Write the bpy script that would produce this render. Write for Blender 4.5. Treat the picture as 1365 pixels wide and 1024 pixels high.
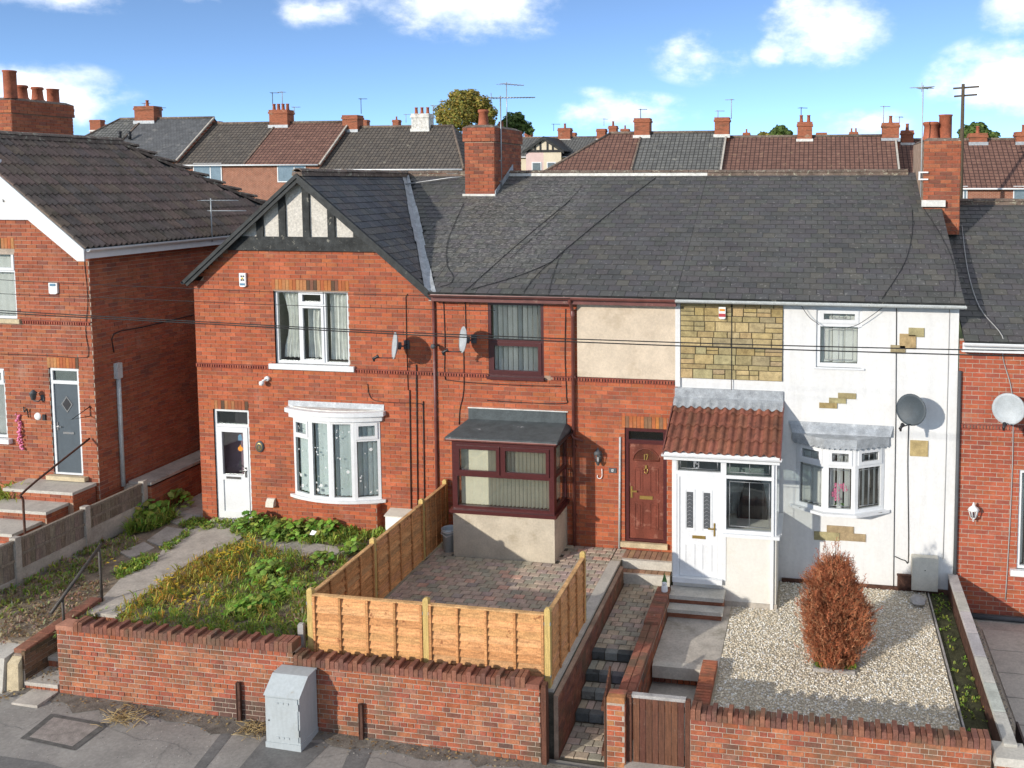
import bpy, bmesh, math, random
from mathutils import Vector, Matrix
random.seed(7)
R_ = random.Random(11)
for o in list(bpy.data.objects): bpy.data.objects.remove(o)
SC = bpy.context.scene
COL = SC.collection
SC.render.engine = 'CYCLES'
SC.cycles.max_bounces = 6; SC.cycles.diffuse_bounces = 3; SC.cycles.glossy_bounces = 2; SC.cycles.transmission_bounces = 2; SC.cycles.transparent_max_bounces = 10
SC.cycles.caustics_reflective = False; SC.cycles.caustics_refractive = False

# ------------------------------------------------------------------ camera
FPX, YAW, PITCH, ROLL, CX, CY = 1215.45, .176, .0762, -.00124, 873.975, 333.333
CAMZ = 7.27
_cy, _sy, _cp, _sp = math.cos(YAW), math.sin(YAW), math.cos(PITCH), math.sin(PITCH)
FWD = Vector((-_sy*_cp, _cy*_cp, -_sp)); _r = Vector((_cy, _sy, 0)); _u = _r.cross(FWD)
RT = _r*math.cos(ROLL) + _u*math.sin(ROLL); UP = _u*math.cos(ROLL) - _r*math.sin(ROLL)
OC = Vector((0, 0, CAMZ))
cd = bpy.data.cameras.new('camera'); cam = bpy.data.objects.new('camera', cd); COL.objects.link(cam)
cd.sensor_fit = 'HORIZONTAL'; cd.sensor_width = 36; cd.lens = 36*FPX/1365
cd.shift_x = (682.5-CX)/1365; cd.shift_y = -(512-CY)/1365
cd.clip_start = .1; cd.clip_end = 5000
cam.matrix_world = Matrix(((RT.x, UP.x, -FWD.x, OC.x), (RT.y, UP.y, -FWD.y, OC.y), (RT.z, UP.z, -FWD.z, OC.z), (0, 0, 0, 1)))
SC.camera = cam
def ray(x, y): return FWD + RT*((x-CX)/FPX) - UP*((y-CY)/FPX)
def onY(x, y, Y): d = ray(x, y); return OC + d*(Y/d.y)
def onZ(x, y, Z): d = ray(x, y); return OC + d*((Z-CAMZ)/d.z)
def onX(x, y, X): d = ray(x, y); return OC + d*(X/d.x)
def onP(x, y, P0, n):
    d = ray(x, y); n = Vector(n); return OC + d*(((Vector(P0)-OC).dot(n))/d.dot(n))
def proj(p):
    q = Vector(p)-OC; w = q.dot(FWD)
    if w < .5: return (-9999, -9999, .5)
    return (CX+FPX*q.dot(RT)/w, CY-FPX*q.dot(UP)/w, w)

# ------------------------------------------------------------------ light
SUN_AZ, SUN_EL = math.radians(33), math.radians(17.5)      # from front-left
SC.view_settings.view_transform = 'Standard'; SC.view_settings.look = 'None'
SC.view_settings.exposure = 1.05; SC.view_settings.gamma = 1
try: SC.view_settings.use_curve_mapping = False
except Exception: pass
ld = Vector((math.sin(SUN_AZ)*math.cos(SUN_EL), math.cos(SUN_AZ)*math.cos(SUN_EL), -math.sin(SUN_EL)))
sl = bpy.data.lights.new('sun', 'SUN'); sl.energy = 2.0; sl.angle = math.radians(.8); sl.color = (1, .93, .83)
so = bpy.data.objects.new('sun', sl); COL.objects.link(so); so.rotation_euler = ld.to_track_quat('-Z', 'Y').to_euler()
so.location = (-20, -20, 30)

wd = bpy.data.worlds.new('World'); SC.world = wd; wd.use_nodes = True
nt = wd.node_tree; nt.nodes.clear(); N = nt.nodes.new; LK = nt.links.new
def wm(op, a, b=None, c=None, clamp=False):
    n = N('ShaderNodeMath'); n.operation = op; n.use_clamp = clamp
    for i, v in enumerate((a, b, c)):
        if v is None: continue
        if isinstance(v, (int, float)): n.inputs[i].default_value = v
        else: LK(v, n.inputs[i])
    return n.outputs[0]
sky = N('ShaderNodeTexSky'); sky.sky_type = 'NISHITA'; sky.sun_disc = False
sky.sun_elevation = SUN_EL; sky.sun_rotation = math.atan2(-ld.x, -ld.y)
sky.altitude = 60; sky.air_density = .40; sky.dust_density = .0; sky.ozone_density = 6
hs = N('ShaderNodeHueSaturation'); hs.inputs['Saturation'].default_value = .84; hs.inputs['Hue'].default_value = .489; LK(sky.outputs[0], hs.inputs['Color'])
bg = N('ShaderNodeBackground'); bg.inputs[1].default_value = .104; LK(hs.outputs[0], bg.inputs[0])
tc = N('ShaderNodeTexCoord'); sx = N('ShaderNodeSeparateXYZ'); LK(tc.outputs['Generated'], sx.inputs[0])
AZ = wm('ARCTAN2', sx.outputs[0], sx.outputs[1]); EL = wm('ARCSINE', sx.outputs[2])
def aziel(x, y):
    d = ray(x, y).normalized(); return math.atan2(d.x, d.y), math.asin(d.z)
clouds = []
for (x, y, rx, ry, k) in [(625, 8, 125, 44, 1), (430, 16, 55, 24, .62), (1100, 36, 82, 50, .95), (1026, 70, 26, 19, .7), (932, 76, 66, 34, .56),
        (835, 150, 92, 26, .85), (1335, 104, 88, 48, 1), (1352, 16, 40, 30, .9), (70, 126, 80, 34, .9), (60, -6, 80, 18, .9),
        (1150, 166, 60, 22, .62), (790, 125, 34, 10, .45), (235, -20, 60, 20, .8), (255, 190, 60, 18, .5)]:
    a, e = aziel(x, y); clouds.append((a, e, rx/FPX*1.2, ry/FPX*1.2, k))
nz = N('ShaderNodeTexNoise'); nz.inputs['Scale'].default_value = 16; nz.inputs['Detail'].default_value = 6; nz.inputs['Roughness'].default_value = .62
mp = N('ShaderNodeMapping'); mp.inputs['Scale'].default_value = (1, 1, 1.7); LK(tc.outputs['Generated'], mp.inputs[0]); LK(mp.outputs[0], nz.inputs[0])
tot = None
for (a, e, ra, re, k) in clouds:
    u = wm('MULTIPLY', wm('SUBTRACT', AZ, a), 1/ra); v = wm('MULTIPLY', wm('SUBTRACT', EL, e), 1/re)
    d = wm('SQRT', wm('ADD', wm('MULTIPLY', u, u), wm('MULTIPLY', v, v)))
    m = wm('MULTIPLY', wm('SUBTRACT', 1.0, d, clamp=True), k)
    tot = m if tot is None else wm('MAXIMUM', tot, m)
# denser broken cloud added all round beyond the frame as fill light, one noise field
nf = N('ShaderNodeTexNoise'); nf.inputs['Scale'].default_value = 3.1; nf.inputs['Detail'].default_value = 3; LK(mp.outputs[0], nf.inputs[0])
fld = wm('MULTIPLY', wm('SUBTRACT', nf.outputs['Fac'], .42), 5.0, clamp=True)
def ramp(v, a, b): 
    m_ = N('ShaderNodeMapRange'); m_.interpolation_type = 'SMOOTHSTEP'; LK(v, m_.inputs[0]); m_.inputs[1].default_value = a; m_.inputs[2].default_value = b; return m_.outputs[0]
view = wm('MULTIPLY', wm('MULTIPLY', ramp(AZ, -1.0, -.8), wm('SUBTRACT', 1, ramp(AZ, .55, .75))), wm('SUBTRACT', 1, ramp(EL, .22, .34)))
tot = wm('MAXIMUM', tot, wm('MULTIPLY', wm('MULTIPLY', fld, wm('SUBTRACT', 1, view)), ramp(EL, 0, .1)))
dens = wm('ADD', wm('MULTIPLY', tot, 1.25), wm('MULTIPLY', wm('SUBTRACT', nz.outputs['Fac'], .5), 2.3))
mr = N('ShaderNodeMapRange'); mr.interpolation_type = 'SMOOTHSTEP'; LK(dens, mr.inputs[0])
mr.inputs[1].default_value = -.02; mr.inputs[2].default_value = 1.3; mr.inputs[4].default_value = .95
msk = wm('MULTIPLY', mr.outputs[0], wm('MULTIPLY', tot, 6.0, clamp=True))
nz2 = N('ShaderNodeTexNoise'); nz2.inputs['Scale'].default_value = 22; nz2.inputs['Detail'].default_value = 3; LK(mp.outputs[0], nz2.inputs[0])
cr = N('ShaderNodeValToRGB'); LK(nz2.outputs['Fac'], cr.inputs[0])
cr.color_ramp.elements[0].position = .35; cr.color_ramp.elements[0].color = (.66, .72, .82, 1)
cr.color_ramp.elements[1].position = .62; cr.color_ramp.elements[1].color = (.98, .97, .95, 1)
bgc = N('ShaderNodeBackground'); bgc.inputs[1].default_value = .86; LK(cr.outputs[0], bgc.inputs[0])
mx = N('ShaderNodeMixShader'); LK(msk, mx.inputs[0]); LK(bg.outputs[0], mx.inputs[1]); LK(bgc.outputs[0], mx.inputs[2])
wo = N('ShaderNodeOutputWorld'); LK(mx.outputs[0], wo.inputs[0])

# ------------------------------------------------------------------ materials
def mat(name, col=(.5, .5, .5), rough=.85, var=.15, vs=6., bump=.0, bs=60., attr=False, metal=0., spec=.3, stain=None, stain2=None, grain=None, coat=0., huev=None):
    """colour (or the piece's own colour) broken up by two noises in world space, plus fine relief"""
    m = bpy.data.materials.new(name); m.use_nodes = True
    t = m.node_tree; b = t.nodes['Principled BSDF']; n = t.nodes.new; l = t.links.new
    b.inputs['Roughness'].default_value = rough; b.inputs['Metallic'].default_value = metal
    b.inputs['Specular IOR Level'].default_value = spec
    if coat: b.inputs['Coat Weight'].default_value = coat; b.inputs['Coat Roughness'].default_value = .15
    g = n('ShaderNodeNewGeometry')
    if attr:
        a = n('ShaderNodeAttribute'); a.attribute_name = 'Col'; c = a.outputs['Color']
    else:
        a = n('ShaderNodeRGB'); a.outputs[0].default_value = (*col, 1); c = a.outputs[0]
    pos = g.outputs['Position']
    if grain:                                     # stretch the noise along one axis: wood, streaks
        mpp = n('ShaderNodeMapping'); mpp.inputs['Scale'].default_value = grain; l(pos, mpp.inputs[0]); pos2 = mpp.outputs[0]
    else: pos2 = pos
    def noise(p, s, d=5, r=.6):
        z = n('ShaderNodeTexNoise'); z.inputs['Scale'].default_value = s; z.inputs['Detail'].default_value = d; z.inputs['Roughness'].default_value = r
        l(p, z.inputs[0]); return z.outputs['Fac']
    def mulramp(cin, fac, lo, hi, p0=.3, p1=.7):
        r = n('ShaderNodeMapRange'); l(fac, r.inputs[0]); r.inputs[1].default_value = p0; r.inputs[2].default_value = p1
        r.inputs[3].default_value = lo; r.inputs[4].default_value = hi
        mm = n('ShaderNodeVectorMath'); mm.operation = 'SCALE'; l(cin, mm.inputs[0]); l(r.outputs[0], mm.inputs['Scale']); return mm.outputs[0]
    if var:
        c = mulramp(c, noise(pos2, vs, 3), 1-var, 1+var)
        c = mulramp(c, noise(pos, vs*9, 1), 1-var*.6, 1+var*.6)
    for st in (stain, stain2):
        if st:                                    # (colour, scale, threshold, softness, amount[, axis window])
            sc_, s, th, so_, am = st[:5]
            f = noise(pos2 if len(st) > 6 else pos, s, 4, .65)
            r = n('ShaderNodeMapRange'); r.interpolation_type = 'SMOOTHSTEP'; l(f, r.inputs[0])
            r.inputs[1].default_value = th; r.inputs[2].default_value = th+so_; r.inputs[3].default_value = 0; r.inputs[4].default_value = am
            fac = r.outputs[0]
            if len(st) > 5 and st[5]:             # window: (axis, lo, hi, soft)
                for (ax, lo, hi, sf) in st[5]:
                    sp = n('ShaderNodeSeparateXYZ'); l(g.outputs['Position'], sp.inputs[0])
                    w1 = n('ShaderNodeMapRange'); l(sp.outputs[ax], w1.inputs[0]); w1.inputs[1].default_value = lo-sf; w1.inputs[2].default_value = lo
                    w2 = n('ShaderNodeMapRange'); l(sp.outputs[ax], w2.inputs[0]); w2.inputs[1].default_value = hi; w2.inputs[2].default_value = hi+sf
                    w2.inputs[3].default_value = 1; w2.inputs[4].default_value = 0
                    for w in (w1, w2):
                        k = n('ShaderNodeMath'); k.operation = 'MULTIPLY'; l(fac, k.inputs[0]); l(w.outputs[0], k.inputs[1]); fac = k.outputs[0]
            x = n('ShaderNodeMix'); x.data_type = 'RGBA'; l(fac, x.inputs[0]); l(c, x.inputs[6]); x.inputs[7].default_value = (*sc_, 1); c = x.outputs[2]
    l(c, b.inputs['Base Color'])
    if bump:
        bp = n('ShaderNodeBump'); bp.inputs['Strength'].default_value = bump; bp.inputs['Distance'].default_value = .01
        l(noise(pos2, bs, 2), bp.inputs['Height']); l(bp.outputs[0], b.inputs['Normal'])
    return m
def texmat(name, kind, c1, c2, cm, w, h, mortar=.012, rough=.9, bump=.5, off=.5, var=.2, stain=None):
    """far walls and roofs: courses drawn from the surface's own metre coordinates"""
    m = mat(name, (.5, .5, .5), rough, var, 2.5, stain=stain); t = m.node_tree; b = t.nodes['Principled BSDF']; n = t.nodes.new; l = t.links.new
    uv = n('ShaderNodeUVMap'); bt = n('ShaderNodeTexBrick'); l(uv.outputs[0], bt.inputs[0])
    bt.offset = off; bt.inputs['Color1'].default_value = (*c1, 1); bt.inputs['Color2'].default_value = (*c2, 1); bt.inputs['Mortar'].default_value = (*cm, 1)
    bt.inputs['Scale'].default_value = 1; bt.inputs['Brick Width'].default_value = w; bt.inputs['Row Height'].default_value = h
    bt.inputs['Mortar Size'].default_value = mortar; bt.inputs['Mortar Smooth'].default_value = .3; bt.inputs['Bias'].default_value = 0
    rgb = [x for x in t.nodes if x.type == 'RGB'][0]
    for lk in list(rgb.outputs[0].links): l(bt.outputs[0], lk.to_socket)
    bp = n('ShaderNodeBump'); bp.inputs['Strength'].default_value = bump; bp.inputs['Distance'].default_value = .03; bp.invert = True
    l(bt.outputs['Fac'], bp.inputs['Height']); l(bp.outputs[0], b.inputs['Normal'])
    return m
def glassmat(name, tint=(.8, .86, .85), f=.0, trans=(.945, .96, .955)):
    m = bpy.data.materials.new(name); m.use_nodes = True; t = m.node_tree; t.nodes.clear(); n = t.nodes.new; l = t.links.new
    a = n('ShaderNodeBsdfTransparent'); a.inputs[0].default_value = (*trans, 1)
    g = n('ShaderNodeBsdfGlossy'); g.inputs['Roughness'].default_value = .015 if f == 0 else f; g.inputs[0].default_value = (*tint, 1)
    z = n('ShaderNodeTexNoise'); z.inputs['Scale'].default_value = 1.3; z.inputs['Detail'].default_value = 1
    ge = n('ShaderNodeNewGeometry'); l(ge.outputs['Position'], z.inputs[0])
    bp = n('ShaderNodeBump'); bp.inputs['Strength'].default_value = .12; bp.inputs['Distance'].default_value = .02; l(z.outputs['Fac'], bp.inputs['Height']); l(bp.outputs[0], g.inputs['Normal'])
    lw = n('ShaderNodeLayerWeight'); lw.inputs[0].default_value = .5; l(bp.outputs[0], lw.inputs['Normal'])
    pw = n('ShaderNodeMath'); pw.operation = 'POWER'; l(lw.outputs['Facing'], pw.inputs[0]); pw.inputs[1].default_value = 3.2
    fr = n('ShaderNodeMath'); fr.operation = 'MULTIPLY_ADD'; l(pw.outputs[0], fr.inputs[0]); fr.inputs[1].default_value = .75; fr.inputs[2].default_value = .07
    x = n('ShaderNodeMixShader'); l(fr.outputs[0], x.inputs[0]); l(a.outputs[0], x.inputs[1]); l(g.outputs[0], x.inputs[2])
    oo = n('ShaderNodeOutputMaterial'); l(x.outputs[0], oo.inputs[0]); return m

M = {}
M['brick'] = mat('brick', attr=True, rough=.92, var=.16, vs=3, bump=.5, bs=90, stain=((.10, .065, .05), 1.1, .52, .25, .42), stain2=((.5, .33, .25), 1.7, .58, .2, .3))
M['wallbrick'] = mat('wallbrick', attr=True, rough=.93, var=.25, vs=4, bump=.6, bs=80, stain=((.12, .095, .06), 1.7, .46, .22, .7), stain2=((.6, .55, .5), 5, .68, .08, .6))
M['mortar'] = mat('mortar', (.36, .25, .18), .95, .2, 5, .3, 120, stain=((.12, .10, .08), 1.5, .52, .2, .5))
M['mortarpale'] = mat('mortarpale', (.42, .34, .27), .95, .2, 5, .3, 120, stain=((.16, .13, .1), 1.8, .5, .2, .55))
M['slate'] = mat('slate', attr=True, rough=.62, var=.16, vs=2.5, bump=.35, bs=40, spec=.4, stain=((.27, .265, .24), 14, .60, .08, .55, None),
                 grain=(.35, 1, 1), stain2=((.30, .29, .265), 34, .50, .14, .7, [(0, -8.0, -6.0, 1.0), (1, 18.2, 21.2, 1.3)], 1))
M['tile'] = mat('tile', attr=True, rough=.88, var=.22, vs=3, bump=.5, bs=70, stain=((.05, .055, .03), 2.5, .55, .15, .5))
M['terracotta'] = mat('terracotta', attr=True, rough=.8, var=.25, vs=7, bump=.4, bs=80, stain=((.07, .035, .025), 6, .53, .15, .6))
M['ridge'] = mat('ridge', (.155, .115, .09), .9, .35, 5, .5, 60, stain=((.42, .40, .30), 11, .56, .1, .7))
M['lead'] = mat('lead', (.35, .37, .385), .5, .25, 6, .3, 30, metal=.15, spec=.5, stain=((.6, .62, .62), 9, .56, .15, .6))
M['flash'] = mat('flash', (.66, .65, .6), .7, .2, 8, .3, 60, stain=((.3, .27, .2), 9, .58, .1, .6))
M['pvc'] = mat('pvc', (.72, .73, .73), .35, .05, 4, spec=.5, stain=((.55, .53, .45), 3, .62, .2, .35))
M['rosewood'] = mat('rosewood', (.075, .018, .018), .32, .2, 8, spec=.5, grain=(1, 1, 8), coat=.2)
M['gutterbrown'] = mat('gutterbrown', (.16, .055, .045), .4, .2, 5, spec=.5, stain=((.4, .3, .22), 7, .6, .12, .4))
M['guttergrey'] = mat('guttergrey', (.5, .53, .52), .5, .2, 6, spec=.4, stain=((.2, .2, .18), 6, .55, .12, .5))
M['doorbrown'] = mat('doorbrown', (.155, .042, .026), .5, .3, 5, .15, 40, grain=(1, 1, .35), stain=((.36, .17, .12), 5, .57, .14, .6))
M['doorgrey'] = mat('doorgrey', (.085, .105, .12), .45, .08, 5, .1, 200)
M['render'] = mat('render', (.72, .715, .695), .93, .05, 2, .5, 55, stain=((.62, .60, .54), 1.1, .52, .25, .35), grain=(3, 3, .35), stain2=((.52, .50, .44), 1.2, .56, .2, .25, None, 1))
M['rendercream'] = mat('rendercream', (.70, .68, .62), .93, .05, 2, .5, 55, stain=((.6, .54, .4), 1.4, .52, .25, .35))
M['beige'] = mat('beige', (.60, .50, .38), .95, .1, 3, .6, 60, stain=((.42, .33, .23), 2.2, .54, .2, .5))
M['baybase'] = mat('baybase', (.52, .46, .36), .95, .12, 3, .6, 60, stain=((.25, .2, .12), 2.6, .56, .2, .5, [(2, .45, 1.2, .4)]))
M['pebble'] = mat('pebble', (.62, .58, .51), .95, .2, 25, .8, 70, stain=((.4, .36, .3), 3, .56, .2, .4))
M['timberblack'] = mat('timberblack', (.035, .037, .036), .75, .5, 9, .5, 40, grain=(.6, 1, .6), stain=((.33, .31, .25), 9, .62, .08, .6))
M['barge'] = mat('barge', (.03, .033, .033), .6, .4, 7, .3, 40, stain=((.3, .29, .22), 10, .66, .08, .6))
M['stone'] = mat('stone', attr=True, rough=.92, var=.25, vs=9, bump=1, bs=22, stain=((.16, .11, .05), 4, .6, .15, .5))
M['sillstone'] = mat('sillstone', (.52, .43, .28), .9, .2, 6, .4, 60, stain=((.25, .18, .1), 5, .58, .15, .5))
M['glass'] = glassmat('glass')
M['glassfrost'] = glassmat('glassfrost', f=.25, trans=(.6, .66, .65))
M['blind'] = mat('blind', (.82, .82, .77), .8, .06, 5)
M['blindcream'] = mat('blindcream', (.86, .80, .60), .8, .06, 5)
M['blindblue'] = mat('blindblue', (.74, .83, .81), .8, .06, 5)
M['curtain'] = mat('curtain', (.84, .84, .79), .9, .12, 7)
M['room'] = mat('room', (.22, .20, .18), .9, .2, 2)
M['roommauve'] = mat('roommauve', (.3, .2, .24), .9, .1, 2)
M['fence'] = mat('fence', attr=True, rough=.75, var=.3, vs=5, bump=.3, bs=40, grain=(1.2, 1.2, 9), stain=((.24, .085, .03), 7, .63, .07, .85, None))
M['fencepost'] = mat('fencepost', (.55, .39, .14), .75, .2, 6, .3, 40, grain=(8, 8, .8))
M['oldwood'] = mat('oldwood', (.25, .21, .165), .9, .3, 5, .4, 40, grain=(7, 7, .8), stain=((.1, .085, .06), 3, .55, .2, .5))
M['gate'] = mat('gate', (.115, .047, .028), .7, .3, 6, .3, 40, grain=(8, 8, .7), stain=((.24, .16, .12), 7, .62, .1, .5))
M['greywood'] = mat('greywood', (.36, .34, .32), .9, .25, 8, .4, 40)
M['concrete'] = mat('concrete', (.44, .40, .345), .93, .18, 3, .5, 60, stain=((.17, .16, .11), 1.9, .54, .2, .6))
M['concretepale'] = mat('concretepale', (.50, .47, .41), .93, .15, 3, .5, 60, stain=((.25, .24, .18), 3, .55, .2, .6))
M['slab'] = mat('slab', attr=True, rough=.93, var=.15, vs=4, bump=.5, bs=70, stain=((.2, .18, .13), 2.5, .56, .2, .5))
M['asphalt'] = mat('asphalt', (.325, .305, .275), .95, .16, 2.2, .8, 220, stain=((.23, .22, .21), .9, .50, .25, .5), stain2=((.5, .48, .44), 48, .60, .1, .45))
M['asphaltpatch'] = mat('asphaltpatch', (.185, .18, .17), .95, .2, 3, .8, 220, stain2=((.25, .25, .25), 70, .64, .1, .35))
M['road'] = mat('road', (.05, .05, .052), .95, .2, 2, .8, 200)
M['paver'] = mat('paver', attr=True, rough=.92, var=.2, vs=5, bump=.5, bs=70, stain=((.035, .035, .03), 3.2, .6, .1, .6))
M['joint'] = mat('joint', (.10, .09, .07), .95, .3, 8, .4, 90, stain=((.05, .075, .025), 2, .55, .15, .6))
M['bluebrick'] = mat('bluebrick', attr=True, rough=.8, var=.2, vs=6, bump=.4, bs=70, stain=((.02, .022, .02), 4, .56, .1, .6))
M['gravel'] = mat('gravel', attr=True, rough=.85, var=.15, vs=20, bump=0)
M['gravelbed'] = mat('gravelbed', (.42, .37, .28), .95, .3, 30, .6, 80)
M['dirt'] = mat('dirt', (.17, .15, .125), .97, .35, 6, .8, 60, stain=((.26, .24, .2), 9, .55, .15, .5))
M['soil'] = mat('soil', (.25, .20, .145), .97, .35, 4, .8, 40, stain=((.27, .21, .14), 7, .55, .15, .6))
M['ground'] = mat('ground', (.10, .12, .05), .97, .3, .2, stain=((.13, .10, .06), .12, .52, .2, .6))
M['leaf'] = mat('leaf', attr=True, rough=.6, var=.25, vs=3, spec=.3)
def translucent(m, k):                            # leaves let light through
    t = m.node_tree; b = t.nodes['Principled BSDF']; n = t.nodes.new; tr = n('ShaderNodeBsdfTranslucent'); x = n('ShaderNodeMixShader'); x.inputs[0].default_value = k
    t.links.new(b.inputs['Base Color'].links[0].from_socket, tr.inputs[0]); t.links.new(b.outputs[0], x.inputs[1]); t.links.new(tr.outputs[0], x.inputs[2]); t.links.new(x.outputs[0], t.nodes['Material Output'].inputs[0])
translucent(M['leaf'], .35)
M['bark'] = mat('bark', (.10, .075, .05), .95, .3, 8, .6, 30, grain=(5, 5, 1))
M['dead'] = mat('dead', attr=True, rough=.85, var=.3, vs=4)
M['rust'] = mat('rust', (.10, .05, .035), .8, .4, 9, .4, 50, metal=.2)
M['handrail'] = mat('handrail', (.095, .085, .075), .6, .35, 8, .2, 40, metal=.4)
M['cabinet'] = mat('cabinet', (.42, .455, .46), .5, .06, 4, .1, 60, spec=.4, stain=((.32, .33, .30), 3, .54, .2, .45), stain2=((.3, .24, .17), 12, .68, .06, .5), grain=(5, 5, .7))
M['dishgrey'] = mat('dishgrey', (.40, .43, .44), .55, .12, 6, .1, 50, spec=.4, stain=((.3, .22, .13), 7, .66, .08, .4))
M['dishdark'] = mat('dishdark', (.06, .075, .085), .55, .15, 6, spec=.4)
M['blackpl'] = mat('blackpl', (.022, .022, .024), .45, .2, 6, spec=.45)
M['cable'] = mat('cable', (.02, .02, .021), .6, .1, 6)
M['cablegrey'] = mat('cablegrey', (.38, .37, .35), .6, .1, 6)
M['alu'] = mat('alu', (.38, .39, .40), .45, .15, 8, metal=.6)
M['pot'] = mat('pot', (.34, .105, .055), .8, .25, 4, .3, 40, stain=((.05, .035, .03), 3, .56, .15, .6))
M['chrome'] = mat('chrome', (.7, .7, .7), .25, 0, 5, metal=1)
M['brass'] = mat('brass', (.55, .38, .12), .35, .1, 9, metal=.8)
M['bucket'] = mat('bucket', (.48, .56, .60), .4, .08, 8, spec=.5)
M['meter'] = mat('meter', (.62, .59, .50), .7, .08, 5, .2, 50, stain=((.45, .42, .33), 4, .55, .2, .4))
M['felt'] = mat('felt', (.085, .098, .10), .85, .2, 5, .4, 90, stain=((.4, .41, .4), 5, .66, .06, .8))
M['fascia'] = mat('fascia', (.42, .40, .37), .8, .2, 6)
M['white'] = mat('white', (.8, .8, .78), .5, .04, 5)
M['darkgrey'] = mat('darkgrey', (.09, .095, .1), .6, .1, 6)
M['red'] = mat('red', (.45, .06, .07), .6, .15, 12)
M['pink'] = mat('pink', (.75, .22, .36), .6, .2, 20)
M['yellow'] = mat('yellow', (.7, .5, .04), .6, .1, 12)
M['orange'] = mat('orange', (.75, .28, .04), .6, .1, 12)
M['green'] = mat('green', (.09, .19, .05), .6, .2, 12)
M['blue'] = mat('blue', (.12, .24, .34), .6, .1, 12)
M['rock'] = mat('rock', (.36, .35, .34), .9, .2, 9, .6, 40)
M['moss'] = mat('moss', (.06, .06, .03), .97, .4, 9, .8, 40, stain=((.11, .16, .02), 7, .6, .08, .8))
M['bgbrick'] = texmat('bgbrick', 'b', (.36, .125, .07), (.30, .10, .058), (.36, .27, .2), .23, .08)
M['bgtile'] = texmat('bgtile', 't', (.125, .105, .085), (.10, .088, .075), (.035, .03, .028), .3, .33, .035, off=0, stain=((.28, .26, .2), 3, .6, .12, .5))
M['bgtilegrey'] = texmat('bgtilegrey', 't', (.15, .15, .14), (.12, .12, .115), (.045, .045, .042), .3, .33, .035, off=0, stain=((.3, .29, .24), 2, .58, .15, .5))
M['bgtilered'] = texmat('bgtilered', 't', (.20, .105, .078), (.165, .088, .066), (.06, .032, .027), .3, .33, .035, off=0, stain=((.3, .22, .12), 2.5, .6, .12, .45))
M['bgslate'] = texmat('bgslate', 's', (.115, .118, .122), (.095, .098, .102), (.05, .05, .05), .25, .2, .012, stain=((.27, .26, .24), 1.3, .55, .2, .5))
M['bgpink'] = mat('bgpink', (.66, .5, .46), .9, .06, 1)
M['bgcream'] = mat('bgcream', (.68, .6, .45), .9, .06, 1)

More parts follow.
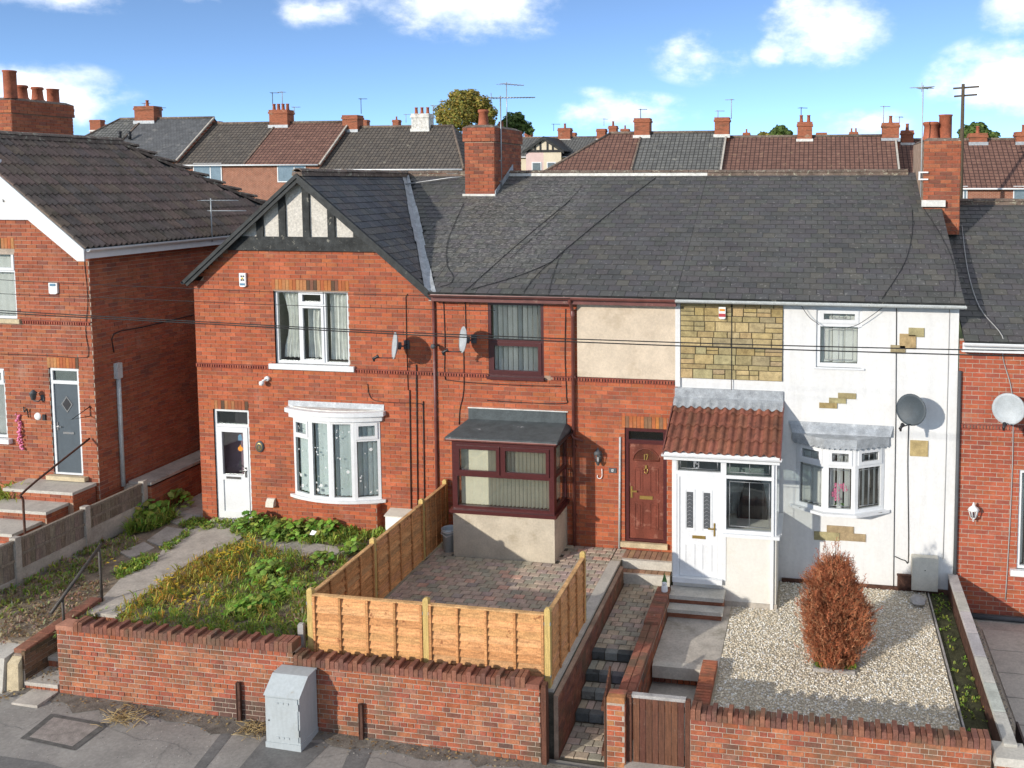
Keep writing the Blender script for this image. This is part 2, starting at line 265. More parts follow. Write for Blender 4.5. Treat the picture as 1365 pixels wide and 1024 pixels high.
# ------------------------------------------------------------------ mesh helpers
MW = {}                                           # world location of parents
class MB:
    def __init__(s): s.v = []; s.f = []; s.m = []; s.c = []; s.uv = {}; s.smooth = set()
    def poly(s, pts, mi=0, c=None, uv=None):
        i = len(s.v); s.v += [tuple(p) for p in pts]; s.f.append(tuple(range(i, i+len(pts)))); s.m.append(mi); s.c += [c]*len(pts)
        if uv: s.uv[len(s.f)-1] = uv
        return s
    def hexa(s, p, mi=0, c=None):                 # 8 points: bottom 4 ccw, top 4
        i = len(s.v); s.v += [tuple(q) for q in p]; s.c += [c]*8
        for a in ((3, 2, 1, 0), (4, 5, 6, 7), (0, 1, 5, 4), (1, 2, 6, 5), (2, 3, 7, 6), (3, 0, 4, 7)):
            s.f.append(tuple(i+k for k in a)); s.m.append(mi)
        return s
    def box(s, x0, x1, y0, y1, z0, z1, mi=0, c=None):
        return s.hexa([(x0, y0, z0), (x1, y0, z0), (x1, y1, z0), (x0, y1, z0), (x0, y0, z1), (x1, y0, z1), (x1, y1, z1), (x0, y1, z1)], mi, c)
    def obox(s, ctr, ax, ay, az, sx, sy, sz, mi=0, c=None):
        ctr = Vector(ctr); ax = Vector(ax)*(sx/2); ay = Vector(ay)*(sy/2); az = Vector(az)*(sz/2)
        return s.hexa([ctr-ax-ay-az, ctr+ax-ay-az, ctr+ax+ay-az, ctr-ax+ay-az, ctr-ax-ay+az, ctr+ax-ay+az, ctr+ax+ay+az, ctr-ax+ay+az], mi, c)
    def beam(s, a, b, w, h, up=(0, 0, 1), mi=0, c=None):
        a = Vector(a); b = Vector(b); d = (b-a); L = d.length; d.normalize(); r = d.cross(Vector(up))
        if r.length < 1e-4: r = d.cross(Vector((0, 1, 0)))
        r.normalize(); u = r.cross(d); return s.obox((a+b)/2, d, r, u, L, w, h, mi, c)
    def prism(s, pts, ext, mi=0, c=None):         # planar outline extruded along a vector
        n = len(pts); i = len(s.v); e = Vector(ext); s.v += [tuple(p) for p in pts]+[tuple(Vector(p)+e) for p in pts]; s.c += [c]*(2*n)
        s.f.append(tuple(range(i+n-1, i-1, -1))); s.f.append(tuple(range(i+n, i+2*n))); s.m += [mi, mi]
        for k in range(n):
            k2 = (k+1) % n; s.f.append((i+k, i+k2, i+n+k2, i+n+k)); s.m.append(mi)
        return s
    def tube(s, pts, r, seg=6, mi=0, c=None, cap=True):
        pts = [Vector(p) for p in pts]; n = len(pts); rings = []
        rr = r if isinstance(r, (list, tuple)) else [r]*n
        for k, p in enumerate(pts):
            d = (pts[min(k+1, n-1)]-pts[max(k-1, 0)])
            if d.length < 1e-9: d = Vector((0, 0, 1))
            d.normalize(); a = d.cross(Vector((0, 0, 1)))
            if a.length < .05: a = d.cross(Vector((0, 1, 0)))
            a.normalize(); b = d.cross(a); i = len(s.v)
            for q in range(seg):
                t = 2*math.pi*q/seg; s.v.append(tuple(p+(a*math.cos(t)+b*math.sin(t))*rr[k])); s.c.append(c)
            rings.append(i)
        for k in range(n-1):
            for q in range(seg):
                q2 = (q+1) % seg; s.f.append((rings[k]+q, rings[k]+q2, rings[k+1]+q2, rings[k+1]+q)); s.m.append(mi); s.smooth.add(len(s.f)-1)
        if cap:
            s.f.append(tuple(rings[0]+q for q in range(seg-1, -1, -1))); s.m.append(mi)
            s.f.append(tuple(rings[-1]+q for q in range(seg))); s.m.append(mi)
        return s
    def lathe(s, o, prof, seg=14, mi=0, axis=(0, 0, 1), c=None):
        o = Vector(o); az = Vector(axis).normalized(); ax = az.cross(Vector((0, 1, 0)))
        if ax.length < .05: ax = az.cross(Vector((1, 0, 0)))
        ax.normalize(); ay = az.cross(ax); i = len(s.v)
        for (r, h) in prof:
            for q in range(seg):
                t = 2*math.pi*q/seg; s.v.append(tuple(o+az*h+(ax*math.cos(t)+ay*math.sin(t))*r)); s.c.append(c)
        for k in range(len(prof)-1):
            for q in range(seg):
                q2 = (q+1) % seg; s.f.append((i+k*seg+q, i+k*seg+q2, i+(k+1)*seg+q2, i+(k+1)*seg+q)); s.m.append(mi); s.smooth.add(len(s.f)-1)
        return s
    def mesh(s, name, mats):
        me = bpy.data.meshes.new(name); me.from_pydata(s.v, [], s.f)
        for m in mats: me.materials.append(M[m] if isinstance(m, str) else m)
        if len(mats) > 1: me.polygons.foreach_set('material_index', s.m)
        if s.smooth:
            sm = [k in s.smooth for k in range(len(s.f))]; me.polygons.foreach_set('use_smooth', sm)
        if any(c is not None for c in s.c):
            at = me.color_attributes.new('Col', 'FLOAT_COLOR', 'POINT'); fl = []
            for c in s.c: fl += [*(c or (.5, .5, .5)), 1]
            at.data.foreach_set('color', fl)
        if s.uv:
            ul = me.uv_layers.new(name='UVMap')
            for fi, uv in s.uv.items():
                for li, q in zip(me.polygons[fi].loop_indices, uv): ul.data[li].uv = q
        me.update(); return me
    def build(s, name, mats, parent=None):
        if isinstance(mats, str): mats = [mats]
        o = bpy.data.objects.new(name, s.mesh(name, mats)); COL.objects.link(o)
        if parent: attach(o, parent)
        return o
def attach(o, p):
    o.parent = p; l = MW.get(p.name, Vector((0, 0, 0))); o.matrix_parent_inverse = Matrix.Translation(-l)
def thing(name, loc, label, cat, group=None):
    o = bpy.data.objects.new(name, None); COL.objects.link(o); o.location = loc; o.empty_display_size = .2
    MW[o.name] = Vector(loc); o['label'] = label; o['category'] = cat
    if group: o['group'] = group
    return o
def tag(o, label, cat, group=None):
    o['label'] = label; o['category'] = cat
    if group: o['group'] = group
    return o
def struct(o): o['kind'] = 'structure'; return o
def stuff(o, label=None, cat=None):
    o['kind'] = 'stuff'
    if label: o['label'] = label
    if cat: o['category'] = cat
    return o
def rebase(o, loc):                               # origin of a one-mesh thing to its base
    loc = Vector(loc); o.data.transform(Matrix.Translation(-loc)); o.location = loc; return o

# pieces: the 300 that show largest become objects, the rest one joined part
def unit_box(ch=0.):
    b = MB()
    if not ch: b.box(-.5, .5, -.5, .5, -.5, .5)
    else:
        i = [(-.5, .5, -.5), (.5, .5, -.5), (.5, .5, .5), (-.5, .5, .5)]
        md = [(x, -.5+ch*2, z) for x, y, z in i]; fr = [(x*(1-ch*1.2), -.5, z*(1-ch*2.4)) for x, y, z in i]
        b.v = i+md+fr; b.c = [None]*12
        for k in range(4):
            k2 = (k+1) % 4
            b.f += [(k, k2, 4+k2, 4+k), (4+k, 4+k2, 8+k2, 8+k)]; b.m += [0, 0]
        b.f += [(8, 9, 10, 11)[::-1], (0, 1, 2, 3)]; b.m += [0, 0]
        # orient outward
    return b
class Pieces:
    def __init__(s, name, mat_, parent, palette, base=None, limit=300, w=1.0):
        s.n = name; s.mat = mat_; s.p = parent; s.pal = palette; s.base = base or unit_box(); s.L = []; s.limit = limit
    def add(s, c, ax, ay, az, sx, sy, sz, ci=None):
        """ax along, ay into the surface (front is -ay), az up"""
        if ci is None: ci = R_.randrange(len(s.pal))
        s.L.append((Vector(c), Vector(ax), Vector(ay), Vector(az), sx, sy, sz, ci))
    def finish(s):
        sc = []
        for k, (c, ax, ay, az, sx, sy, sz, ci) in enumerate(s.L):
            x, y, w = proj(c); vis = -30 < x < 1395 and -30 < y < 1054
            d = (OC-c).normalized(); area = (sx*sz*max(0, -d.dot(ay))+sx*sy*abs(d.dot(az))+sy*sz*abs(d.dot(ax)))/(w*w)
            sc.append((area if vis else -1, k))
        sc.sort(reverse=True); top = {k for a, k in sc[:s.limit] if a > 0}
        rest = MB(); meshes = {}
        for k, (c, ax, ay, az, sx, sy, sz, ci) in enumerate(s.L):
            Mx = Matrix(((ax.x*sx, ay.x*sy, az.x*sz, c.x), (ax.y*sx, ay.y*sy, az.y*sz, c.y), (ax.z*sx, ay.z*sy, az.z*sz, c.z), (0, 0, 0, 1)))
            if k in top:
                if ci not in meshes:
                    b = MB(); b.v = s.base.v; b.f = s.base.f; b.m = s.base.m; b.smooth = s.base.smooth; b.c = [s.pal[ci]]*len(b.v); meshes[ci] = b.mesh(s.n, [s.mat])
                o = bpy.data.objects.new(s.n, meshes[ci]); COL.objects.link(o); attach(o, s.p); o.matrix_basis = Mx
            else:
                i = len(rest.v); rest.v += [tuple(Mx @ Vector(q)) for q in s.base.v]; rest.c += [s.pal[ci]]*len(s.base.v)
                rest.f += [tuple(i+q for q in f) for f in s.base.f]; rest.m += s.base.m
        if rest.f:
            o = rest.build(s.n+'_field', s.mat, s.p); o['kind'] = 'stuff'
def jit(c, a): 
    k = 1+R_.uniform(-a, a); return tuple(max(0, x*k*(1+R_.uniform(-a*.25, a*.25))) for x in c)
def palette(cols, n=14, a=.14, seed=3):
    r = random.Random(seed); out = []
    for i in range(n):
        c = r.choice(cols) if i >= len(cols) else cols[i]; k = 1+r.uniform(-a, a); out.append(tuple(x*k*(1+r.uniform(-.05, .05)) for x in c))
    return out
BR = palette([(.40, .105, .046), (.375, .098, .044), (.42, .118, .050), (.37, .10, .048), (.39, .108, .046), (.41, .112, .05), (.34, .092, .045), (.43, .13, .056), (.39, .105, .046), (.29, .085, .047)], 18, .06)
BRL = palette([(.36, .105, .052), (.39, .12, .058), (.33, .095, .05), (.40, .13, .062), (.24, .08, .05)], 14, .12, 4)
BRW = palette([(.36, .105, .055), (.40, .125, .06), (.31, .095, .055), (.42, .15, .07), (.22, .085, .06), (.34, .13, .07), (.14, .075, .06), (.38, .11, .05), (.27, .12, .075)], 18, .14, 6)
BRR = palette([(.38, .095, .05), (.40, .105, .053), (.36, .09, .05), (.41, .11, .056), (.39, .10, .052), (.31, .085, .052)], 14, .06, 8)
SLP = palette([(.074, .072, .07), (.070, .068, .067), (.079, .076, .073), (.074, .071, .069), (.083, .079, .075), (.071, .069, .068), (.09, .084, .078), (.066, .065, .064)], 14, .07, 9)
BRC = palette([(.34, .10, .05), (.30, .092, .05), (.37, .11, .055), (.33, .10, .052), (.22, .08, .05), (.36, .12, .06), (.28, .09, .052)], 14, .1, 19)

def brickface(wall, P0, ux, Wd, z0, z1, holes=(), course=.084, L=.2365, pal=BR, name='brick', m='brick', mask=None, limit=300, joint=.010, prot=.007, headers=0, ch=0., ciw=None, phase=0.):
    """bonded bricks on a vertical face: P0 = (x, y) of u = 0, ux = direction of u; outward normal is ux turned right"""
    ux = Vector((ux[0], ux[1], 0)).normalized(); ay = Vector((-ux.y, ux.x, 0)); up = Vector((0, 0, 1)); P0 = Vector((P0[0], P0[1], 0))
    ps = Pieces(name, m, wall, pal, unit_box(ch), limit)
    nrow = int((z1-z0)/course+.5)
    for k in range(nrow):
        za, zb = z0+k*course+joint*.5, z0+(k+1)*course-joint*.5
        if za > z1-.02: break
        zb = min(zb, z1)
        hl = L/2 if (headers and k % headers == headers-1) else L
        u = -((k % 2)*L/2)-phase if hl == L else -L*.25-phase
        while u < Wd:
            a, b = max(u+joint*.5, .004), min(u+hl-joint*.5, Wd-.004); u += hl
            if b-a < .02: continue
            segs = [(a, b, za, zb)]
            for (h0, h1, hz0, hz1) in holes:
                ns = []
                for (p, q, s, t) in segs:
                    if h1 <= p or h0 >= q or hz1 <= s or hz0 >= t: ns.append((p, q, s, t)); continue
                    if p < h0: ns.append((p, h0, s, t))
                    if q > h1: ns.append((h1, q, s, t))
                    if s < hz0: ns.append((max(p, h0), min(q, h1), s, hz0))
                    if t > hz1: ns.append((max(p, h0), min(q, h1), hz1, t))
                segs = ns
            for (p, q, s, t) in segs:
                if q-p < .025 or t-s < .012: continue
                uc, zc = (p+q)/2, (s+t)/2
                if mask and not mask(uc, zc): continue
                pr = prot+R_.uniform(-.002, .003)
                c = P0+ux*uc+up*zc+ay*(.03-pr)
                ps.add(c, ux, ay, up, q-p, .06, t-s, ciw(uc, zc) if ciw else None)
    ps.finish()
def wallslab(mb, P0, ux, Wd, z0, z1, holes=(), depth=.1, mi=0, rmi=1, extra=None):
    """mortar plane with openings cut, plus the reveals of the openings"""
    ux = Vector((ux[0], ux[1], 0)).normalized(); ay = Vector((-ux.y, ux.x, 0)); P0 = Vector((P0[0], P0[1], 0))
    us = sorted({0, Wd}|{max(0, min(Wd, h)) for q in holes for h in q[:2]}); zs = sorted({z0, z1}|{max(z0, min(z1, h)) for q in holes for h in q[2:4]})
    pt = lambda u, z, d=0: P0+ux*u+Vector((0, 0, z))+ay*d
    for a, b in zip(us, us[1:]):
        for c, d in zip(zs, zs[1:]):
            um, zm = (a+b)/2, (c+d)/2
            if any(h[0] < um < h[1] and h[2] < zm < h[3] for h in holes): continue
            mb.poly([pt(a, c), pt(b, c), pt(b, d), pt(a, d)], mi)
    for (a, b, c, d) in [q[:4] for q in holes]:
        for p, q in (((a, c), (a, d)), ((b, d), (b, c)), ((a, d), (b, d)), ((b, c), (a, c))):
            mb.poly([pt(*p), pt(*q), pt(*q, depth), pt(*p, depth)], rmi)
    return mb
# ------------------------------------------------------------------ setting: ground, pavement, yards
YF = 17.2                                         # house fronts
YW = 11.75                                        # garden wall fronts
def pz(x): return -.66-.0325*(x+11.5)             # pavement falls to the right
def terrain(x, y):
    if y < 24: return -1.9
    t = min(1, (y-24)/30.); t = t*t*(3-2*t); z = -1.9+t*5.4
    return z + max(0, y-60)*.012
g = MB(); xs = [-900, -300, -120, -60, -30, 0, 30, 60, 120, 300, 900]; ys = [-200, -40, 10, 24, 28, 32, 36, 40, 45, 50, 55, 62, 80, 120, 200, 400, 900, 2500]
for i in range(len(xs)-1):
    for j in range(len(ys)-1):
        q = [(xs[i], ys[j]), (xs[i+1], ys[j]), (xs[i+1], ys[j+1]), (xs[i], ys[j+1])]; g.poly([(a, b, terrain(a, b)) for a, b in q])
struct(g.build('ground', 'ground'))
pv = MB()
for k in range(-40, 20):
    pv.hexa([(k, 8.2, pz(k)-.4), (k+1, 8.2, pz(k+1)-.4), (k+1, 11.9, pz(k+1)-.4), (k, 11.9, pz(k)-.4), (k, 8.2, pz(k)), (k+1, 8.2, pz(k+1)), (k+1, 11.9, pz(k+1)), (k, 11.9, pz(k))])
struct(pv.build('pavement', 'asphalt'))
rd = MB(); rd.poly([(-60, -4, pz(-60)-.12), (40, -4, pz(40)-.12), (40, 8.05, pz(40)-.12), (-60, 8.05, pz(-60)-.12)]); struct(rd.build('road', 'road'))
kb = MB()
for k in range(-40, 20): kb.hexa([(k+.01, 8.03, pz(k)-.35), (k+.99, 8.03, pz(k+1)-.35), (k+.99, 8.19, pz(k+1)-.35), (k+.01, 8.19, pz(k)-.35), (k+.01, 8.05, pz(k)+.006), (k+.99, 8.05, pz(k+1)+.006), (k+.99, 8.19, pz(k+1)+.006), (k+.01, 8.19, pz(k)+.006)])
struct(kb.build('kerb', 'concretepale'))
PN = (.0325, 0, 1); PP = (-11.5, 0, -.66)
def onpave(x, y, dz=.004): p = onP(x, y, PP, PN); p.z += dz; return p
def patch(name, px, m, dz=.004):
    b = MB(); b.poly([onpave(*q, dz) for q in px]); return struct(b.build(name, m))
patch('tarmac_patch', [(246, 1040), (305, 965), (315, 972), (262, 1040)], 'asphaltpatch')
patch('tarmac_patch', [(306, 1040), (352, 985), (440, 992), (390, 1040)], 'asphaltpatch')
patch('tarmac_patch', [(-60, 1003), (0, 1008), (60, 1017), (110, 1032), (-60, 1040)], 'asphaltpatch')
patch('tarmac_patch', [(462, 1010), (478, 985), (500, 990), (482, 1034), (452, 1034)], 'asphaltpatch')
# dirt strip in the angle of wall and pavement, irregular edge
ds = MB(); x = -12.2; prev = None; rr = random.Random(2)
while x < 2.8:
    w = .17+rr.uniform(-.06, .12)+(.12 if -10.9 < x < -10.3 or -8.9 < x < -7.9 else 0); cur = (x, w)
    if prev: ds.poly([(prev[0], YW-prev[1], pz(prev[0])+.008), (x, YW-w, pz(x)+.008), (x, YW+.02, pz(x)+.03), (prev[0], YW+.02, pz(prev[0])+.03)])
    prev = cur; x += rr.uniform(.1, .22)
struct(ds.build('dirt_verge', 'dirt'))

def slab(name, x0, x1, y0, y1, z0, z1, m): b = MB(); b.box(x0, x1, y0, y1, z0, z1); return struct(b.build(name, m))
slab('garden_soil', -14.1, -7.45, 13.45, 22, -1.7, -.02, 'soil'); slab('garden_soil', -11.49, -7.45, 11.97, 13.45, -1.7, -.02, 'soil'); slab('garden_soil', -14.1, -12.32, 12.0, 13.45, -1.7, -.02, 'soil')
def gpath(name, px, z, m):
    pts = [onZ(*q, z) for q in px]; b = MB(); b.prism([(p.x, p.y, z-.06) for p in pts][::-1], (0, 0, .06)); return struct(b.build(name, m))
gpath('concrete_path', [(130, 804), (160, 772), (209, 742), (226, 722), (246, 704), (285, 697), (338, 699), (334, 708), (312, 724), (285, 730), (262, 745), (234, 762), (222, 778), (189, 793), (178, 808)], .012, 'concrete')
for q in ([(196, 720), (222, 702), (250, 706), (228, 724), (214, 728)], [(160, 736), (192, 722), (206, 730), (176, 744)], [(214, 690), (238, 664), (262, 668), (256, 690), (236, 698)],
          [(330, 720), (372, 716), (420, 724), (470, 732), (462, 744), (400, 740), (340, 734)]):
    gpath('path_slab', q, .006+R_.uniform(0, .003), 'concrete')
slab('passage_floor', -14.1, -13.03, 17.3, 24, -.3, .02, 'concrete')
# paved yard of number 17
yard = slab('paved_yard', -7.42, -3.62, 12.02, 17.16, -1.6, -.022, 'joint')
PV = palette([(.44, .355, .28), (.42, .345, .28), (.46, .365, .285), (.40, .335, .275), (.47, .36, .275), (.52, .345, .255), (.35, .30, .25), (.44, .36, .295)], 16, .12, 21)
def flatpieces(name, m, parent, x0, x1, y0, y1, z, lx, ly, pal, gap=.011, th=.05, ch=.05, limit=300, skip=None, off=.5):
    ps = Pieces(name, m, parent, pal, unit_box(ch), limit); k = 0; y = y0
    while y < y1-.02:
        ye = min(y+ly, y1); x = x0-(k % 2)*lx*off
        while x < x1-.02:
            a, b = max(x, x0), min(x+lx, x1); x += lx
            if b-a < .04: continue
            c = ((a+b)/2, (y+ye)/2)
            if skip and skip(*c): continue
            # ay points down: front face (-ay) is the top
            ps.add((c[0], c[1], z-th/2+R_.uniform(-.003, .003)), (1, 0, 0), Vector((R_.uniform(-.01, .01), R_.uniform(-.01, .01), -1)).normalized(), (0, 1, 0), b-a-gap, th, ye-y-gap)
        y += ly; k += 1
    ps.finish()
flatpieces('paver', 'paver', yard, -7.33, -3.84, 12.3, 17.15, .004, .196, .152, PV, skip=lambda x, y: (-6.9 < x < -4.86 and y > 16.3))
yb = MB(); yb.box(-3.83, -3.63, 12.05, 16.5, -.02, .03); yb.build('yard_kerb', 'concretepale', yard)
flatpieces('paver', 'paver', yard, -3.83, -3.63, 16.5, 17.15, .004, .2, .152, PV)
# path of number 17, with its steps
path = slab('stepped_path', -3.52, -2.76, 11.5, 16.45, -1.7, -.385, 'joint')
# cut to its stepped profile: a prism seen from the side
bpy.data.objects.remove(path)
b = MB(); prof = [(11.2, -1.7), (16.8, -1.7), (16.8, -.38), (13.9, -.38), (13.9, -.52), (13.49, -.52), (13.49, -.66), (13.22, -.66), (13.22, -.80), (12.86, -.80), (12.86, -.945), (11.2, -.945)]
b.prism([(-3.54, y, z) for y, z in prof], (.79, 0, 0)); path = struct(b.build('stepped_path', 'joint'))
PVP = palette([(.43, .34, .26), (.45, .36, .275), (.40, .325, .26), (.47, .37, .28), (.34, .30, .25)], 12, .12, 22)
BLU = palette([(.16, .17, .175), (.13, .14, .147), (.20, .205, .205), (.09, .096, .10)], 8, .12, 23)
flatpieces('paver', 'paver', path, -3.53, -2.77, 14.02, 16.43, -.36, .2, .152, PVP)
for (ya, yb_, z) in ((13.60, 13.88, -.50), (13.33, 13.48, -.64), (12.97, 13.21, -.78)): flatpieces('paver', 'paver', path, -3.53, -2.77, ya, yb_, z, .12, .3, PVP)
flatpieces('paver', 'paver', path, -3.53, -2.77, 12.0, 12.84, -.925, .2, .152, PVP)
ps = Pieces('nosing_block', 'bluebrick', path, BLU, unit_box(.05))
for (y, z, h) in ((13.9, -.36, .14), (13.49, -.50, .14), (13.22, -.64, .14), (12.86, -.78, .145)):
    x = -3.53
    while x < -2.8:
        w = min(.21, -2.77-x); ps.add((x+w/2, y+.052, z-h/2), (1, 0, 0), (0, 1, 0), (0, 0, 1), w-.008, .13, h-.008); x += .21
ps.finish()
# steps to the door of number 17
ds17 = thing('door_steps', (-3.15, 16.8, -.36), 'two brick paved steps with grey kerb risers at the brown front door', 'steps')
b = MB(); b.box(-3.66, -2.66, 16.72, 17.17, -.36, -.03); b.box(-3.64, -2.66, 16.46, 16.74, -.36, -.20); b.build('core', 'joint', ds17)
b = MB(); b.box(-3.67, -2.66, 16.66, 16.735, -.17, .0); b.box(-3.66, -2.66, 16.42, 16.48, -.36, -.17); b.build('riser', 'concretepale', ds17)
ps = Pieces('tread_block', 'paver', ds17, palette([(.33, .19, .12), (.30, .18, .12), (.36, .22, .14)], 6, .1, 5), unit_box(.05))
for (x0, x1, y0, y1, z) in ((-3.66, -2.67, 16.74, 17.15, 0.002), (-3.64, -2.67, 16.485, 16.66, -.168)):
    n = int((x1-x0)/.11); w = (x1-x0)/n
    for i in range(n): ps.add((x0+w*(i+.5), (y0+y1)/2, z-.025), (1, 0, 0), (0, 0, -1), (0, 1, 0), w-.008, .05, y1-y0-.008)
ps.finish()
# front of number 15
slab('gravel_bed', -1.48, 2.08, 11.9, 17.18, -1.8, -.43, 'gravelbed')
slab('earth_strip', 2.12, 2.46, 11.9, 17.18, -1.8, -.44, 'moss')
slab('concrete_landing', -2.52, -1.46, 13.85, 16.0, -1.7, -.42, 'concrete')
slab('lower_landing', -2.52, -1.7, 11.5, 13.84, -1.7, -.74, 'concrete')
b = MB(); b.box(-2.5, -1.5, 13.70, 13.86, -.60, -.405); struct(b.build('landing_edge', 'concretepale'))
ps = Pieces('riser_brick', 'brick', bpy.data.objects['lower_landing'], BRW, unit_box(.04))
for i in range(9): ps.add((-2.46+i*.1, 13.83, -.67), (1, 0, 0), (0, 1, 0), (0, 0, 1), .088, .06, .12)
ps.finish()
slab('neighbour_drive', 2.62, 9, 11.9, 17.18, -1.9, -.86, 'concrete')
for i in range(6): 
    b = MB(); b.box(3.02+.0, 3.9, 12.3+i*.74, 13.02+i*.74, -.87, -.835); struct(b.build('drive_slab', 'concretepale'))
slab('pebble_strip', 2.63, 2.98, 11.95, 17.1, -.9, -.842, 'gravelbed')
# raised ground of the house on the left
b = MB(); b.box(-30, -14.25, 12.2, 40, -1.8, .40); struct(b.build('raised_terrace', 'concretepale'))
b = MB(); b.box(-14.66, -14.22, 16.9, 24, .38, .74); struct(b.build('side_ledge', 'concrete'))

# gravel: thousands of stones
gr = MB(); rg = random.Random(31); GC = [(.74, .67, .53), (.82, .78, .69), (.62, .53, .39), (.70, .61, .45), (.54, .46, .35), (.86, .84, .78), (.67, .58, .43)]
def stone(mb, x, y, z, r, c, rg):
    a = rg.uniform(0, 6.28); ca, sa = math.cos(a), math.sin(a); i = len(mb.v); e = rg.uniform(.6, 1.0); h = rg.uniform(.45, .8)
    for (u, v) in ((1, 0), (.3, e), (-.9, e*.6), (-.7, -e*.7), (.4, -e)):
        mb.v.append((x+(u*ca-v*sa)*r, y+(u*sa+v*ca)*r, z)); mb.c.append(c)
    mb.v.append((x+rg.uniform(-.3, .3)*r, y+rg.uniform(-.3, .3)*r, z+r*h)); mb.c.append(c)
    for k in range(5): mb.f.append((i+k, i+(k+1) % 5, i+5)); mb.m.append(0)
for _ in range(30000):
    x = rg.uniform(-1.44, 2.07); y = rg.uniform(12.0, 17.15)
    if x < -.62 and y > 16: continue
    c = rg.choice(GC); k = rg.uniform(.75, 1.2)
    stone(gr, x, y, -.432+rg.uniform(0, .012), rg.uniform(.009, .021), tuple(min(.9, q*k) for q in c), rg)
for _ in range(1500): stone(gr, rg.uniform(2.64, 2.97), rg.uniform(12.0, 17.1), -.843, rg.uniform(.012, .026), rg.choice([(.3, .27, .22), (.22, .2, .17), (.4, .36, .3)]), rg)
stuff(gr.build('gravel', 'gravel'), 'pale mixed gravel covering the front garden of the white house', 'gravel')

# ------------------------------------------------------------------ generic house parts
class Face:
    def __init__(s, P0, ux):
        s.P0 = Vector((P0[0], P0[1], 0)); s.ux = Vector((ux[0], ux[1], 0)).normalized(); s.ay = Vector((-s.ux.y, s.ux.x, 0))
    def pt(s, u, z, d=0): return s.P0+s.ux*u+Vector((0, 0, z))+s.ay*d
    def box(s, mb, u0, u1, z0, z1, d0, d1, mi=0, c=None):
        return mb.obox(s.pt((u0+u1)/2, (z0+z1)/2, (d0+d1)/2), s.ux, s.ay, (0, 0, 1), abs(u1-u0), abs(d1-d0), abs(z1-z0), mi, c)
FF = Face((0, YF), (1, 0))                        # the terrace front: u is X
def U(px, py, Y=YF): p = onY(px, py, Y); return p.x, p.z
def window(parent, F, u0, u1, z0, z1, d, cols, fm='pvc', fw=.055, sw=.042, glass='glass', blind=None, bm='blind', room=True, rm='room', sill=None, sd=.05, name='window', slat=.089, rd=.8, curtains=False, dep=.07, roomout=0):
    """cols: [(fraction0, fraction1, [row fractions bottom to top], {rows with an opening sash})]"""
    b = MB(); W = u1-u0; H = z1-z0
    F.box(b, u0, u1, z0, z0+fw, d, d+dep); F.box(b, u0, u1, z1-fw, z1, d, d+dep)
    F.box(b, u0, u0+fw, z0+fw, z1-fw, d, d+dep); F.box(b, u1-fw, u1, z0+fw, z1-fw, d, d+dep)
    cells = []; hw = fw*.5
    for ci, (a, e, rows, sash) in enumerate(cols):
        ua = u0+fw if ci == 0 else u0+W*a+hw; ub = u1-fw if ci == len(cols)-1 else u0+W*e-hw
        if ci > 0: F.box(b, u0+W*a-hw, u0+W*a+hw, z0+fw, z1-fw, d+.002, d+dep)
        zz = [z0+fw]+[z0+H*r for r in rows]+[z1-fw]
        for k in range(len(zz)-1):
            za = zz[k] if k == 0 else zz[k]+hw; zb = zz[k+1] if k == len(zz)-2 else zz[k+1]-hw
            if k > 0: F.box(b, ua-.002, ub+.002, zz[k]-hw, zz[k]+hw, d+.004, d+dep)
            if k in sash:
                s = sw
                F.box(b, ua-.012, ub+.012, za-.012, za+s, d-.018, d+.03); F.box(b, ua-.012, ub+.012, zb-s, zb+.012, d-.018, d+.03)
                F.box(b, ua-.012, ua+s, za+s, zb-s, d-.018, d+.03); F.box(b, ub-s, ub+.012, za+s, zb-s, d-.018, d+.03)
                ua2, ub2, za2, zb2 = ua+s, ub-s, za+s, zb-s
            else: ua2, ub2, za2, zb2 = ua, ub, za, zb
            cells.append((ua2, ub2, za2, zb2))
    w = b.build(name, fm, parent)
    for (a, e, c, f) in cells:
        p = MB(); F.box(p, a-.004, e+.004, c-.004, f+.004, d+.028, d+.036); p.build('pane', glass, w)
    if blind:
        p = MB(); n = max(2, int((u1-u0-2*fw)/slat)); st = (u1-u0-2*fw)/n
        for i in range(n):
            u = u0+fw+st*(i+.5); c = F.pt(u, (z0+z1)/2, d+dep+.06); a = math.radians(blind+R_.uniform(-4, 4))
            ax = F.ux*math.cos(a)+F.ay*math.sin(a); p.poly([c-ax*(st*.5)-Vector((0, 0, H/2-fw)), c+ax*(st*.5)-Vector((0, 0, H/2-fw)), c+ax*(st*.5)+Vector((0, 0, H/2-fw)), c-ax*(st*.5)+Vector((0, 0, H/2-fw))])
        p.build('blind', bm, w)
    if room:
        p = MB(); a, e, c, f, q = u0-.0, u1+.0, z0, z1, d+dep+.001
        P = lambda u, z, dd: F.pt(u, z, dd)
        p.poly([P(a, c, rd), P(e, c, rd), P(e, f, rd), P(a, f, rd)]); p.poly([P(a, c, q), P(a, c, rd), P(a, f, rd), P(a, f, q)]); p.poly([P(e, c, q), P(e, f, q), P(e, f, rd), P(e, c, rd)])
        p.poly([P(a, c, q), P(e, c, q), P(e, c, rd), P(a, c, rd)]); p.poly([P(a, f, q), P(a, f, rd), P(e, f, rd), P(e, f, q)])
        p.build('room', rm, w)
    if sill:
        p = MB(); F.box(p, u0-sill[0], u1+sill[0], z0-sill[1], z0, d-sd, d+dep); p.build('sill', sill[2], w)
    return w
